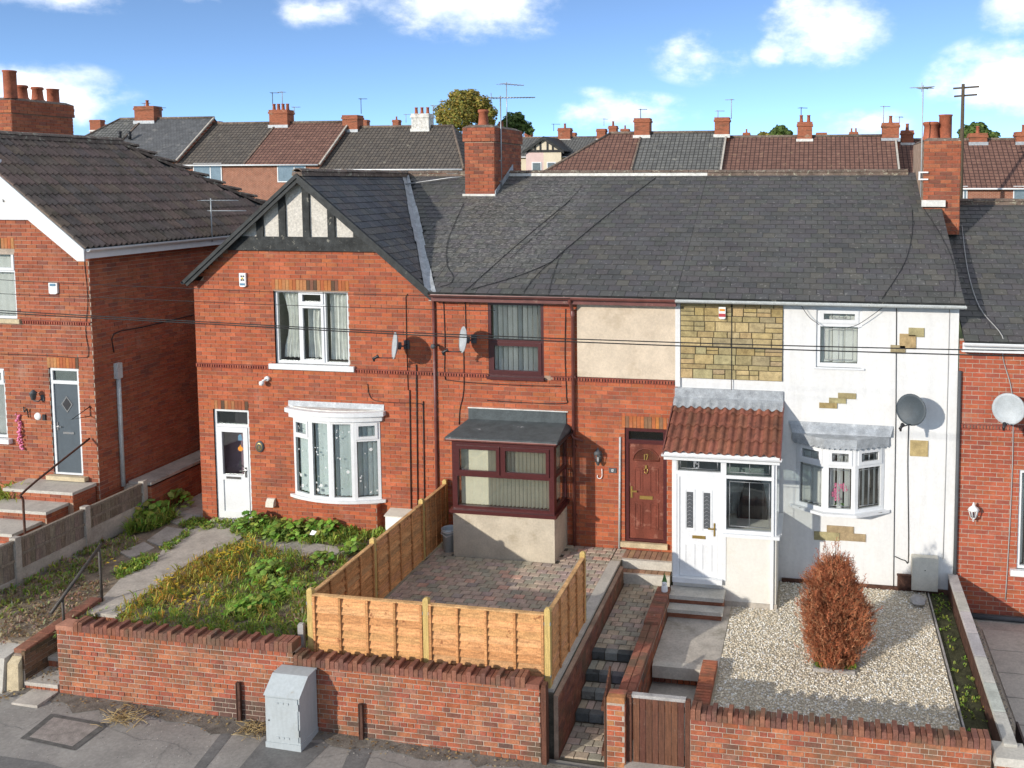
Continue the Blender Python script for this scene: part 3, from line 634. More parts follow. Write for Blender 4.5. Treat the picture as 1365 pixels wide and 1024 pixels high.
def curtain(parent, F, u0, u1, z0, z1, d, mt='curtain', folds=9, amp=.035, bunch=0., side=0, top=1.):
    n = folds*4; b = MB(); g1 = []; g2 = []; rows = 7
    for r in range(rows):
        t = r/(rows-1); row = []
        pinch = 1-bunch*math.sin(math.pi*min(1, (1-t)*1.15))
        for i in range(n+1):
            s = i/n; uu = (u0+(u1-u0)*s*pinch) if side <= 0 else (u1-(u1-u0)*(1-s)*pinch)
            row.append(F.pt(uu, z0+(z1-z0)*t, d+amp*math.sin(s*folds*2*math.pi+.6*math.sin(t*3)+.8*math.sin(s*7))))
        g1.append(row)
    for r in range(rows-1):
        for i in range(n): b.poly([g1[r][i], g1[r][i+1], g1[r+1][i+1], g1[r+1][i]])
    return b.build('curtain', mt, parent)
def soldier(parent, u0, u1, z0, z1, F=FF, d=-.012, cols=((.42, .15, .055), (.40, .12, .05), (.13, .075, .05), (.44, .2, .08), (.2, .1, .06)), w=.078):
    ps = Pieces('lintel_brick', 'brick', parent, palette(list(cols), 8, .12, 17), unit_box()); n = max(2, round((u1-u0)/w)); w = (u1-u0)/n
    for i in range(n): ps.add(F.pt(u0+w*(i+.5), (z0+z1)/2, d+.03), F.ux, F.ay, (0, 0, 1), w-.008, .06, z1-z0)
    ps.finish()
def stringcourse(parent, u0, u1, z, F=FF, skip=()):
    b = MB(); n = int((u1-u0)/.057)
    def ok(a): return not any(p < a < q for p, q in skip)
    edges = sorted([u0, u1]+[e for s in skip for e in s if u0 < e < u1])
    for a, e in zip(edges, edges[1:]):
        if not ok((a+e)/2): continue
        F.box(b, a, e, z+.068, z+.086, -.034, .02, c=(.24, .07, .05))
        F.box(b, a, e, z-.004, z+.012, -.018, .02, c=(.22, .065, .045))
    for i in range(n):
        u = u0+i*.057
        if ok(u): F.box(b, u, u+.03, z+.012, z+.068, -.032, .02, c=R_.choice([(.36, .10, .06), (.30, .075, .05), (.40, .12, .07)]))
    o = b.build('string_course', 'brick', parent); o['kind'] = 'stuff'
def cable(name, pts, r, label, m='cable', parent=None, cat='cable', seg=5):
    b = MB(); b.tube(pts, r, seg); o = b.build(name, m, parent)
    if not parent: tag(o, label, cat)
    return o
def smooth(pts, n=6):                             # Catmull-Rom
    P = [Vector(p) for p in pts]; P = [P[0]*2-P[1]]+P+[P[-1]*2-P[-2]]; out = []
    for i in range(1, len(P)-2):
        for k in range(n):
            t = k/n; a, b, c, d = P[i-1], P[i], P[i+1], P[i+2]
            out.append(.5*((2*b)+(c-a)*t+(2*a-5*b+4*c-d)*t*t+(3*b-a-3*c+d)*t**3))
    out.append(P[-2]); return out
def dish(loc, aim, r, label, m='dishgrey', wall_d=.35, feed=None):
    loc = Vector(loc); aim = Vector(aim).normalized(); t = thing('satellite_dish', (loc.x, YF-.01, loc.z), label, 'satellite dish')
    b = MB(); prof = [(.001, 0)]+[(r*k/6, .16*r*(k/6)**2*1.3) for k in range(1, 7)]+[(r*1.01, .16*r*1.3-.012), (r*.98, .16*r*1.3-.02), (r*.5, .16*r*.3-.02), (.001, -.02)]
    b.lathe(loc, prof, 26, axis=aim); b.build('reflector', m, t)
    b = MB(); back = loc-aim*.03; wp = Vector((loc.x+.02, YF-.005, loc.z-.05)); b.tube([back, back-aim*.06, Vector((wp.x, (back.y+YF)/2, wp.z)), wp], .017, 8); b.lathe(back, [(.001, -.05), (.075, -.05), (.075, .01), (.001, .01)], 10, axis=aim)
    b.box(wp.x-.06, wp.x+.06, YF-.02, YF-.008, wp.z-.09, wp.z+.09); b.build('bracket', 'darkgrey', t)
    dn = Vector((0, 0, -1)); side = aim.cross(dn).cross(aim).normalized()      # down in the dish's plane
    e0 = loc+side*r*.92; e1 = loc+aim*r*1.45+side*r*.95
    b = MB(); b.tube([e0, e1], .011, 6); b.build('feed_arm', 'darkgrey', t)
    hd = (loc+side*r*.1-e1).normalized(); b = MB(); b.lathe(e1, [(.001, -.06), (.026, -.06), (.028, .03), (.04, .05), (.04, .07), (.001, .075)], 10, axis=hd); b.tube([e1-hd*.02-dn*.0, e1-hd*.03+dn*.06], .02, 8); b.build('receiver', 'blackpl', t)
    return t
def roofslates(name, m, parent, quadpt, rows, width, ulen, vlen, inside, pal, thick=.008, lift=.012, base=None, limit=300, n=None, ux=None, uv_=None, joint=.009, over=1.25, uoff=0):
    """quadpt(u, v): world point at u along the eave, v up the slope"""
    ps = Pieces(name, m, parent, pal, base or unit_box(), limit); gv = vlen/rows
    for k in range(rows):
        u = -(k % 2)*width/2+uoff
        while u < ulen:
            a, b_ = max(u, 0), min(u+width, ulen); u += width
            if b_-a < .025: continue
            uc, vc = (a+b_)/2, (k+.5)*gv
            if not inside(uc, vc): continue
            sl = R_.uniform(-.0015, .0015); ll = gv*over
            c = quadpt(uc, vc+gv*(over-1)/2)+n*(lift*.55+R_.uniform(-.001, .002))
            az = (uv_-n*((lift+sl)/ll)*1.0).normalized(); ay = az.cross(ux).normalized(); 
            ps.add(c, ux, -n if False else (ux.cross(az)*-1 if ux.cross(az).dot(n) > 0 else ux.cross(az)), az, b_-a-joint, thick, ll)
    ps.finish()
# ------------------------------------------------------------------ terrace: shared roof planes
EZ, EY, RZ, RY = 5.05, 16.93, 7.42, 22.0          # eave and ridge of the main roof
SL = (RZ-EZ)/(RY-EY)
mn = Vector((0, -SL, 1)).normalized(); mv = Vector((0, 1, SL)).normalized(); mlen = math.hypot(RY-EY, RZ-EZ)
def mainpt(x): return lambda u, v: Vector((x+u, EY, EZ))+mv*v
GX, GZ0 = -10.42, 5.02                            # gable ridge
gk = (RZ-EZ)/(-7.58-GX)                           # its slope
XA, XB, XC, XD = -13.0, -7.62, -2.63, 2.56

def chimney(parent, x0, x1, y0, y1, z0, z1, pots, pal=BR, corbel=True, course=.084, faces=('f', 'r'), potmat='pot', m='brick', limit=120):
    """stack of bonded bricks on a mortar core, oversailing courses, flaunching and pots"""
    b = MB(); b.box(x0+.004, x1-.004, y0+.004, y1-.004, z0, z1)
    c = b.build('chimney', 'mortar', parent)
    cz = z1-course*4 if corbel else z1
    lim = limit//2
    for f in faces:
        P, ux, W = {'f': ((x0, y0), (1, 0), x1-x0), 'r': ((x1, y0), (0, 1), y1-y0), 'l': ((x0, y1), (0, -1), y1-y0), 'b': ((x1, y1), (-1, 0), x1-x0)}[f]
        brickface(c, P, ux, W, z0, cz, course=course, pal=pal, m=m, limit=lim, prot=.009)
        if corbel:
            o = .035; ux_ = Vector((*ux, 0)); ay = Vector((-ux_.y, ux_.x, 0))
            brickface(c, (P[0]-ay.x*o-ux_.x*o, P[1]-ay.y*o-ux_.y*o), ux, W+2*o, cz, z1, course=course, pal=pal, m=m, limit=lim, prot=.009)
    if corbel:
        q = MB(); q.box(x0-.03, x1+.03, y0-.03, y1+.03, cz, z1-.001); q.build('corbel', 'mortar', c)
    o = .04 if corbel else .01
    q = MB(); i = .1
    q.hexa([(x0-o, y0-o, z1), (x1+o, y0-o, z1), (x1+o, y1+o, z1), (x0-o, y1+o, z1), (x0+i, y0+i, z1+.07), (x1-i, y0+i, z1+.07), (x1-i, y1-i, z1+.07), (x0+i, y1-i, z1+.07)])
    q.build('flaunching', 'ridge' if m == 'brick' else 'concrete', c)
    for (px, py, r, h, kind) in pots:
        q = MB()
        if kind == 0: pr = [(r*1.15, 0), (r*1.1, h*.12), (r*.95, h*.2), (r*.82, h*.8), (r*1.0, h*.84), (r*1.02, h*.93), (r*.9, h), (r*.72, h), (r*.66, h*.7), (.001, h*.6)]
        else: pr = [(r*1.05, 0), (r, h*.1), (r*.98, h*.93), (r*1.08, h*.95), (r*1.08, h), (r*.8, h), (r*.75, h*.7), (.001, h*.6)]
        q.lathe((px, py, z1+.04), pr, 16); q.build('chimney_pot', potmat, c)
    return c
def aerial(base, h, label, boom=.9, ang=0., m='alu', els=8, thick=.012, name='tv_aerial', top=0.):
    t = thing(name, base, label, 'aerial'); bx, by, bz = base
    q = MB(); q.tube([(bx, by, bz), (bx, by, bz+h)], thick*1.3, 6); q.build('mast', m, t)
    ca, sa = math.cos(ang), math.sin(ang); z = bz+h-.05
    q = MB(); q.tube([(bx-ca*boom*.25, by-sa*boom*.25, z), (bx+ca*boom*.75, by+sa*boom*.75, z)], thick, 6)
    for i in range(els):
        s = -.2*boom+i*(.93*boom/els); L = .16 if i > 1 else .26; p = Vector((bx+ca*s, by+sa*s, z)); q.tube([p+Vector((-sa, ca, 0))*L, p-Vector((-sa, ca, 0))*L], thick*.55, 4)
    if top: q.tube([(bx-ca*boom*.2, by-sa*boom*.2, z-top), (bx-ca*boom*.2, by-sa*boom*.2, z+top)], thick*.7, 4)
    q.build('boom', m, t); return t
def gutter(parent, x0, x1, y, z, m, r=.055, axis='x', name='gutter', fascia=None):
    q = MB(); n = 6; pr = []
    for i in range(n+1):
        a = math.pi+math.pi*i/n; pr.append((math.cos(a)*r, math.sin(a)*r))
    inner = [(p*.85, w*.85) for p, w in pr][::-1]; outl = pr+inner
    if axis == 'x': q.prism([(x0, y+p, z+w) for p, w in outl], (x1-x0, 0, 0))
    else: q.prism([(y+p, x0, z+w) for p, w in outl], (0, x1-x0, 0))
    o = q.build(name, m, parent)
    if fascia:
        q = MB(); q.box(x0, x1, y+r+.004, y+r+.03, z-.15, z+.03); q.build('fascia', fascia, parent)
    return o
def ridgetiles(parent, a, b, n, r=.11, m='ridge', ang=1.9, bed='ridge'):
    a = Vector(a); b = Vector(b); d = (b-a)/n; un = d.normalized(); sd = Vector((-un.y, un.x, 0)); 
    mb = MB(); pr = []
    for i in range(7):
        t = -ang/2+ang*i/6; pr.append((math.sin(t), math.cos(t)))
    base = MB(); k = len(pr)
    for e in (0, 1):
        for rr in (1., .86):
            for (s, c) in pr: base.v.append((s*rr, e-.5, c*rr-.42)); base.c.append(None)
    for i in range(k-1):
        base.f += [(i, i+1, 2*k+i+1, 2*k+i), (k+i, 2*k+k+i, 2*k+k+i+1, k+i+1), (i, k+i, k+i+1, i+1), (2*k+i, 2*k+i+1, 3*k+i+1, 3*k+i)]; base.m += [0]*4
    ps = Pieces('ridge_tile', m, parent, [(.2, .2, .2)], base); r = r*1.3
    for i in range(n):
        c = a+d*(i+.5)+Vector((0, 0, R_.uniform(-.006, .006))); ps.add(c, sd, un, (0, 0, 1), r*(1+R_.uniform(-.03, .03)), d.length-.012, r)
    ps.finish()
    q = MB(); h = .07; q.prism([a+sd*r*.82-Vector((0, 0, h)), a-sd*r*.82-Vector((0, 0, h)), a-sd*r*.7+Vector((0, 0, .01)), a+sd*r*.7+Vector((0, 0, .01))], b-a); q.build('ridge_bedding', bed, parent)
def deck(parent, pts, down=.05, m='timberblack', name='roof'):
    """a closed roof shell under the slates"""
    q = MB(); P = [Vector(p) for p in pts]; n = (P[1]-P[0]).cross(P[2]-P[0]).normalized()
    if n.z < 0: P = P[::-1]; n = -n
    q.prism([p-n*down for p in P], n*(down-.004)); return q.build(name, m, parent)

# ------------------------------------------------------------------ GABLE HOUSE
gh = thing('gabled_brick_house', (-10.3, YF, 0), 'red brick terrace end with black timbered gable, white windows and white half glazed door', 'house')
def R4(px0, py0, px1, py1, Y=YF):
    a = onY(px0, (py0+py1)/2, Y).x; b = onY(px1, (py0+py1)/2, Y).x; c = onY((px0+px1)/2, py1, Y).z; d = onY((px0+px1)/2, py0, Y).z; return a, b, c, d
gw = R4(366, 387, 465, 486); gd = R4(287, 546, 334, 691); gb = R4(393, 556, 508, 661)
gd = (gd[0], gd[1], .03, gd[3])
holes = [gw, gd, gb]
def fu(h): return (h[0]-XA, h[1]-XA, h[2], h[3])
q = MB(); wallslab(q, (XA, YF), (1, 0), XB-XA, -.3, 4.98, [fu(h) for h in holes], depth=.10)
# gable above eaves, up to the tie beam
ZB0, ZB1 = 5.83, 6.12
rakeL = lambda z: GX-(RZ-z)/gk; rakeR = lambda z: GX+(RZ-z)/gk
q.poly([(XA, YF, 4.98), (XB, YF, 4.98), (rakeR(ZB0+.1), YF, ZB0+.1), (rakeL(ZB0+.1), YF, ZB0+.1)])
q.poly([(XA, YF, -.3), (XA, YF, 4.98), (XA, 24.5, 4.98), (XA, 24.5, -.3)]); q.poly([(XA, 24.5, -.3), (XA, 24.5, 4.98), (XB, 24.5, 4.98), (XB, 24.5, -.3)])
gwall = q.build('wall', ['mortar', 'brick'], gh)
SOL = [(gw[0]-.03, gw[1]+.03, gw[3], gw[3]+.21), (gd[0]-.04, gd[1]+.0, gd[3], gd[3]+.19)]
SZ = 3.32
def gmask(u, z):
    x = u+XA
    if z > 4.8 and not (rakeL(z)+.2 < x < rakeR(z)-.2): return False
    return True
brickface(gwall, (XA, YF), (1, 0), XB-XA, -.04, ZB0+.05, [fu(h) for h in holes]+[fu(h) for h in SOL]+[(0, 9, SZ, SZ+.09)], mask=gmask)
brickface(gwall, (XA, 24.5), (0, -1), 24.5-YF, -.04, 4.95, limit=0)
for s in SOL: soldier(gwall, *s)
stringcourse(gwall, XA, XB, SZ, skip=[(gw[0]-.12, gw[1]+.12)])
# timbered gable
q = MB(); q.poly([(rakeL(ZB0), YF-.012, ZB0), (rakeR(ZB0), YF-.012, ZB0), (GX, YF-.012, RZ)]); q.build('gable_render', 'pebble', gh)
q = MB(); q.prism([(rakeL(ZB0)+.05, YF-.07, ZB0), (rakeR(ZB0)-.05, YF-.07, ZB0), (rakeR(ZB1)-.05, YF-.07, ZB1), (rakeL(ZB1)+.05, YF-.07, ZB1)], (0, .068, 0)); q.build('tie_beam', 'timberblack', gh)
for (pa, pb) in ((342, 351), (372, 381), (404, 413), (437, 446.5), (471, 480)):
    a, b_ = onY(pa, 318, YF-.05).x, onY(pb, 318, YF-.05).x; xm = (a+b_)/2
    zt = RZ-abs(xm-GX)*gk-.02
    q = MB(); q.prism([(a, YF-.055, ZB1+.002), (b_, YF-.055, ZB1+.002), (b_, YF-.055, RZ-abs(b_-GX)*gk-.06), (a, YF-.055, RZ-abs(a-GX)*gk-.06)], (0, .041, 0)); q.build('timber_stud', 'timberblack', gh)
# roof of the gable
YG = 17.03; XLE = -13.08; ZLE = RZ-gk*(GX-XLE)
zg = EZ+SL*(YG-EY); roofR = deck(gh, [(GX, YG, RZ), (GX+(RZ-zg)/gk, YG, zg), (GX, RY, RZ)])
deck(gh, [(GX, YG, RZ), (GX, 24.5, RZ), (XLE, 24.5, ZLE), (XLE, YG, ZLE)])
gn = Vector((gk, 0, 1)).normalized(); gv = Vector((-1, 0, gk)).normalized(); glen = math.hypot(-7.58-GX, RZ-EZ)
def gpt(u, v): return Vector((-7.58, YG+u, EZ))+gv*v
def valleyY(z): return EY+(z-EZ)/SL
roofslates('slate', 'slate', roofR, gpt, 19, .25, RY-YG, glen, lambda u, v: YG+u < valleyY(EZ+gv.z*v)-.06, palette([(.06, .064, .07), (.052, .055, .06), (.07, .07, .074), (.08, .072, .066)], 12, .14, 12), n=gn, ux=Vector((0, 1, 0)), uv_=gv)
ln = Vector((-gk, 0, 1)).normalized(); lv = Vector((1, 0, gk)).normalized()
roofslates('slate', 'slate', bpy.data.objects[roofR.name], lambda u, v: Vector((XLE, 24.5-u, ZLE))+lv*v, 19, .25, 24.5-YG, math.hypot(GX-XLE, RZ-ZLE), lambda u, v: True, SLP, n=ln, ux=Vector((0, -1, 0)), uv_=lv, limit=20)
ridgetiles(roofR, (GX, YG-.02, RZ+.02), (GX, RY, RZ+.02), 11)
# the strip of main roof between valley and chimney
roofS = deck(gh, [(-7.58, EY, EZ), (XB, EY, EZ), (XB, RY, RZ), (GX, RY, RZ)])
vx = lambda z: GX+(RZ-z)/gk
roofslates('slate', 'slate', roofS, mainpt(GX), 28, .25, XB-GX, mlen, lambda u, v: GX+u > vx(EZ+mv.z*v)+.06, SLP, n=mn, ux=Vector((1, 0, 0)), uv_=mv, limit=220)
deck(gh, [(GX, RY, RZ), (XB, RY, RZ), (XB, 26.5, 5.3), (-13, 26.5, 5.3), (-13, 24.5, ZLE)], m='bgslate')
ridgetiles(roofS, (GX+.1, RY, RZ+.02), (XB, RY, RZ+.02), 6)
# valley lead: rising strip, a few lapped sheets
a = Vector((-7.56, EY, EZ+.012)); b_ = Vector((GX, RY-.05, RZ+.02)); 
for i in range(9):
    p, r = a.lerp(b_, i/9), a.lerp(b_, (i+1.06)/9); q = MB(); w = .11+R_.uniform(-.015, .03)
    sA = Vector((0, 0, .012+.004*(i % 2)))
    q.poly([p+Vector((w, 0, 0))+sA, r+Vector((w*.9, 0, 0))+sA, r+sA+Vector((0, 0, -.012)), p+sA+Vector((0, 0, -.012))]); q.poly([p+sA+Vector((0, 0, -.012)), r+sA+Vector((0, 0, -.012)), r+Vector((-w*.9, 0, w*.9*gk+.0))+sA, p+Vector((-w, 0, w*gk))+sA])
    q.build('valley_lead', 'lead', roofS)
# bargeboards
for s in (-1, 1):
    q = MB(); top = Vector((GX, 0, RZ+.0)); foot = Vector((XLE-.02, 0, ZLE-.02)) if s < 0 else Vector((-7.50, 0, EZ-.05))
    d = (foot-top).normalized(); nn = Vector((d.z, 0, -d.x)); nn = nn if nn.z < 0 else -nn
    for (dep_, y0, y1, o) in ((.145, YG-.035, YG, .0), (.07, YG-.06, YG-.036, .0)):
        q.prism([Vector((0, y0, 0))+top+nn*o-d*(.0), Vector((0, y0, 0))+foot+nn*o, Vector((0, y0, 0))+foot+nn*(o+dep_), Vector((0, y0, 0))+top+Vector((0, 0, -(o+dep_)/max(.2, abs(nn.z))))], (0, y1-y0, 0))
    q.prism([Vector((0, YG+.001, 0))+top+nn*.04, Vector((0, YG+.001, 0))+foot+nn*.04, Vector((0, YG+.001, 0))+foot+nn*.06, Vector((0, YG+.001, 0))+top+Vector((0, 0, -.08))], (0, YF-YG-.02, 0))
    q.build('bargeboard', 'barge', gh)
gutter(gh, 17.0, 24.4, XLE-.03, ZLE-.04, 'blackpl', axis='y')
chm = chimney(gh, -8.40, -7.655, 20.95, 22.95, 6.75, 8.54, [(-8.1, 21.45, .13, .42, 0), (-7.85, 22.0, .06, .16, 1)], limit=240, pal=BRC)
q = MB(); q.box(-8.44, -7.61, 20.86, 20.943, 6.79, 6.95); q.build('flashing', 'flash', gh)
q = MB(); q.prism([(-7.632, 20.9, 6.85), (-7.632, 22.2, 7.52), (-7.632, 22.2, 7.68), (-7.632, 20.9, 7.02)], (.02, 0, 0)); q.build('flashing', 'lead', gh)
# openings
w = window(gh, FF, *gw, .045, [(0, .335, [], set()), (.335, .665, [.80], {0, 1}), (.665, 1, [], set())], sill=(.12, .11, 'pvc'), sd=.12)
L = gw[1]-gw[0]
curtain(w, FF, gw[0]+.07, gw[0]+L*.30, gw[2]+.1, gw[3]-.08, .22, folds=5, bunch=.28, side=1); curtain(w, FF, gw[0]+L*.37, gw[0]+L*.62, gw[2]+.1, gw[3]-.3, .24, folds=4, bunch=.1)
curtain(w, FF, gw[0]+L*.68, gw[1]-.07, gw[2]+.08, gw[3]-.08, .22, folds=6, amp=.03)
# bow window: four lights on a shallow arc
def bowwin(parent, x0, x1, z0, z1, sag, n, cols, name='bow_window', blind=None, bm='blind', fw=.06, glass='glass'):
    P = []; W = x1-x0
    for i in range(n+1):
        t = i/n*2-1; P.append(Vector((x0+W*i/n, YF-.02-sag*(1-t*t), 0)))
    first = None
    for i in range(n):
        d = P[i+1]-P[i]; F = Face((P[i].x, P[i].y), (d.x, d.y))
        w = window(parent, F, 0, d.length, z0, z1, 0, [(0, 1, *cols[i])], blind=blind, bm=bm, fw=fw, room=False, name=name, dep=.06)
        if first is None: first = w
    # room behind, one box
    q = MB(); y0, y1 = YF+.10, YF+1.2
    q.poly([(x0, y1, z0), (x1, y1, z0), (x1, y1, z1), (x0, y1, z1)]); q.poly([(x0, y0, z0), (x0, y1, z0), (x0, y1, z1), (x0, y0, z1)]); q.poly([(x1, y0, z0), (x1, y1, z0), (x1, y1, z1), (x1, y0, z1)][::-1])
    q.build('room', 'room', first)
    def arc(off, ex, z0_, z1_, nm, m, back=YF+.02):
        q = MB(); o = [(x0-ex, back)]; k = 12
        for i in range(k+1):
            t = i/k*2-1; o.append((x0-ex+(W+2*ex)*i/k, YF-.02-off-(sag)*(1-t*t)))
        o.append((x1+ex, back)); q.prism([(a, b, z0_) for a, b in o], (0, 0, z1_-z0_)); return q.build(nm, m, first)
    return first, arc, P
first, arc, P = bowwin(gh, gb[0], gb[1], gb[2], gb[3]-.02, .26, 4, [([.76], {1}), ([], set()), ([], set()), ([.76], {1})], blind=24, bm='blindblue')
arc(.03, .10, gb[2]-.06, gb[2]-.001, 'sill', 'pvc'); arc(.05, .07, gb[3]-.02, gb[3]+.09, 'head', 'pvc'); arc(.10, .13, gb[3]+.091, gb[3]+.18, 'cornice', 'pvc'); arc(-.02, .10, gb[3]+.181, gb[3]+.20, 'canopy', 'flash')
q = MB(); q.prism([(gb[0]-.10, YF-.03, gb[3]+.2), (gb[0]-.10, YF-.008, gb[3]+.2), (gb[0]-.10, YF-.008, gb[3]+.31), (gb[0]-.10, YF-.014, gb[3]+.31)], (gb[1]-gb[0]+.2, 0, 0)); q.build('flashing', 'lead', first)
for i in range(44):                               # snowflake stickers on the panes
    k = R_.randrange(4); F = Face((P[k].x, P[k].y), (P[k+1].x-P[k].x, P[k+1].y-P[k].y)); L = (P[k+1]-P[k]).length
    if i == 0: sn = MB()
    u = R_.uniform(.1, .32)*L+.04 if R_.random() < .7 else R_.uniform(.4, .85)*L; z = R_.uniform(gb[2]+.12, gb[3]-.2); r = R_.choice([.012, .012, .018, .035]); 
    for t in range(3):
        a = t*math.pi/3; dx, dz = math.cos(a)*r, math.sin(a)*r; sn.obox(F.pt(u, z, .022), F.ux*math.cos(a)+Vector((0, 0, math.sin(a))), F.ay, F.ux*-math.sin(a)+Vector((0, 0, math.cos(a))), 2*r, .003, r*.5)
sn.build('snowflake_stickers', 'white', first)['kind'] = 'stuff'
# brick apron under the bow
q = MB(); q.box(gb[0]+.02, gb[1]-.02, YF-.2, YF-.001, -.1, gb[2]-.06); ap = q.build('apron', 'mortar', gh)
brickface(ap, (gb[0]+.02, YF-.2), (1, 0), gb[1]-gb[0]-.04, -.04, gb[2]-.06, limit=60); brickface(ap, (gb[1]-.02, YF-.2), (0, 1), .2, -.04, gb[2]-.06, limit=0)
def panel_door(parent, u0, u1, z0, z1, d, m, label=None): pass
def door_glazed(parent):
    u0, u1, z0, z1 = gd; zt = onY(310, 568, YF).z; q = MB(); f = .055
    FF.box(q, u0, u0+f, z0, z1, .03, .1); FF.box(q, u1-f, u1, z0, z1, .03, .1); FF.box(q, u0+f, u1-f, z1-f, z1, .03, .1); FF.box(q, u0+f, u1-f, zt-.03, zt+.03, .032, .1); FF.box(q, u0+f, u1-f, z0, z0+.05, .03, .1)
    fr = q.build('door_frame', 'pvc', parent); q = MB(); FF.box(q, u0+f, u1-f, zt+.03, z1-f, .07, .08); q.build('transom_pane', 'glassfrost', fr)
    q = MB(); a, b, c, e = u0+f+.006, u1-f-.006, z0+.052, zt-.034; s = .105; zm = c+(e-c)*.44
    FF.box(q, a, a+s, c, e, .015, .07); FF.box(q, b-s, b, c, e, .015, .07); FF.box(q, a+s, b-s, c, c+s, .015, .07); FF.box(q, a+s, b-s, e-s, e, .015, .07); FF.box(q, a+s, b-s, zm-.06, zm+.06, .015, .07); FF.box(q, a+s, b-s, c+s, zm-.06, .04, .06)
    dr = q.build('door', 'pvc', parent)
    q = MB(); FF.box(q, a+s, b-s, zm+.06, e-s, .045, .052); q.build('pane', 'glass', dr)
    q = MB(); FF.box(q, u0, u1, z0, z1, .35, .36); FF.box(q, u0-.02, u0, z0, z1, .1, .36); FF.box(q, u1, u1+.02, z0, z1, .1, .36); q.build('hall', 'roommauve', dr)
    q = MB(); FF.box(q, a+s+.08, b-s-.08, zm-.03, zm+.02, .005, .014); q.build('letter_plate', 'chrome', dr)
    q = MB(); FF.box(q, b-.08, b-.04, zm+.02, zm+.24, .002, .014); FF.box(q, b-.19, b-.05, zm+.15, zm+.175, -.03, -.012); FF.box(q, b-.07, b-.05, zm+.15, zm+.175, -.03, .006); q.build('door_handle', 'chrome', dr)
    uc = b-s-.09
    for (z, mm, kind) in ((e-s-.12, 'blue', 0), (e-s-.36, 'orange', 1), (zm+.27, 'blackpl', 2)):
        q = MB()
        if kind == 0: q.prism([FF.pt(uc+x, z+y, .0435) for x, y in ((-.05, -.07), (-.03, -.05), (0, -.07), (.03, -.05), (.055, -.07), (.045, .03), (.02, .07), (-.02, .07), (-.045, .03))], (0, .0012, 0))
        elif kind == 1: q.prism([FF.pt(uc+math.cos(t/10*6.28)*.06, z+math.sin(t/10*6.28)*.055, .0435) for t in range(10)], (0, .0012, 0)); FF.box(q, uc-.01, uc+.01, z+.05, z+.085, .0435, .0447)
        else: q.prism([FF.pt(uc+x, z+y, .0435) for x, y in ((-.07, -.03), (.07, -.03), (.06, -.01), (.02, 0), (-.02, .14), (-.035, .1), (-.03, 0), (-.06, -.01))], (0, .0012, 0))
        q.build('sticker', mm, dr)
    q = MB(); FF.box(q, u0-.08, u1+.1, z0-.09, z0, -.12, .1); q.build('door_sill', 'concretepale', parent)
door_glazed(gh)
def digits(mb, F, s, u, z, h, d, th=.002):
    seg = {'1': [(.5, 0, .5, 1)], '7': [(0, 1, .6, 1), (.6, 1, .2, 0)], '5': [(.6, 1, 0, 1), (0, 1, 0, .55), (0, .55, .5, .55), (.5, .55, .6, .3), (.6, .3, .5, 0), (.5, 0, 0, 0)]}
    for i, ch in enumerate(s):
        for (x0, y0, x1, y1) in seg[ch]:
            a = F.pt(u+(i*.8+x0)*h*.7, z+y0*h, d); b = F.pt(u+(i*.8+x1)*h*.7, z+y1*h, d); mb.beam(a, b, h*.19, th, up=F.ay)
# things fixed to the gable house
def alarm(name, px, py, w, h, label, dot, Y=YF, F=FF):
    x, z = onY(px, py, Y).x, onY(px, py, Y).z; t = thing(name, (x, Y, z), label, 'alarm box'); q = MB()
    q.prism([(x-w/2, Y-.05, z-h/2+.02), (x-w*.3, Y-.055, z-h/2), (x+w*.3, Y-.055, z-h/2), (x+w/2, Y-.05, z-h/2+.02), (x+w/2, Y-.05, z+h/2), (x-w/2, Y-.05, z+h/2)], (0, .042, 0)); q.build('cover', 'white', t)
    for (dx, dz, ww, hh, mm) in dot:
        q = MB(); q.box(x+dx-ww/2, x+dx+ww/2, Y-.06, Y-.0505, z+dz-hh/2, z+dz+hh/2); q.build('emblem', mm, t)
alarm('alarm_box', 325, 373, .15, .29, 'white alarm box with blue strip high under the timbered gable', [(0, -.09, .11, .045, 'blue'), (-.02, .08, .03, .03, 'blackpl'), (.03, .08, .03, .03, 'blackpl'), (0, .035, .035, .035, 'yellow'), (-.02, 0, .03, .03, 'blackpl'), (.03, 0, .03, .03, 'blackpl')])
x, z = U(355, 506); t = thing('security_camera', (x, YF, z), 'small white security camera fixed above the bow window', 'camera')
q = MB(); q.lathe((x+.05, YF-.01, z+.03), [(.001, .06), (.05, .06), (.055, 0), (.001, 0)], 12, axis=(0, -1, 0)); q.build('mount', 'white', t)
q = MB(); q.lathe((x-.03, YF-.12, z-.05), [(.001, .05), (.05, .03), (.055, 0), (.05, -.04), (.001, -.06)], 14, axis=(0, 0, 1)); q.tube([(x+.05, YF-.06, z+.02), (x-.02, YF-.12, z)], .018, 8); q.build('head', 'white', t)
x, z = U(347, 595); q = MB(); q.lathe((x, YF-.012, z), [(.001, .03), (.07, .03), (.095, .022), (.1, 0)], 20, axis=(0, -1, 0)); o = q.build('wall_plaque', 'darkgrey'); tag(o, 'dark oval plaque with pale rim beside the half glazed door', 'plaque'); rebase(o, (x, YF, z)); o.scale = (1, 1, 1.25)
q = MB(); q.lathe((x, YF-.0425, z), [(.05, .002), (.068, .002), (.068, 0)], 20, axis=(0, -1, 0)); q.box(x-.012, x+.012, YF-.047, YF-.0425, z-.03, z+.02); e = q.build('emblem', 'brass'); e.parent = o; e.matrix_parent_inverse = Matrix.Translation(-Vector((x, YF, z)))
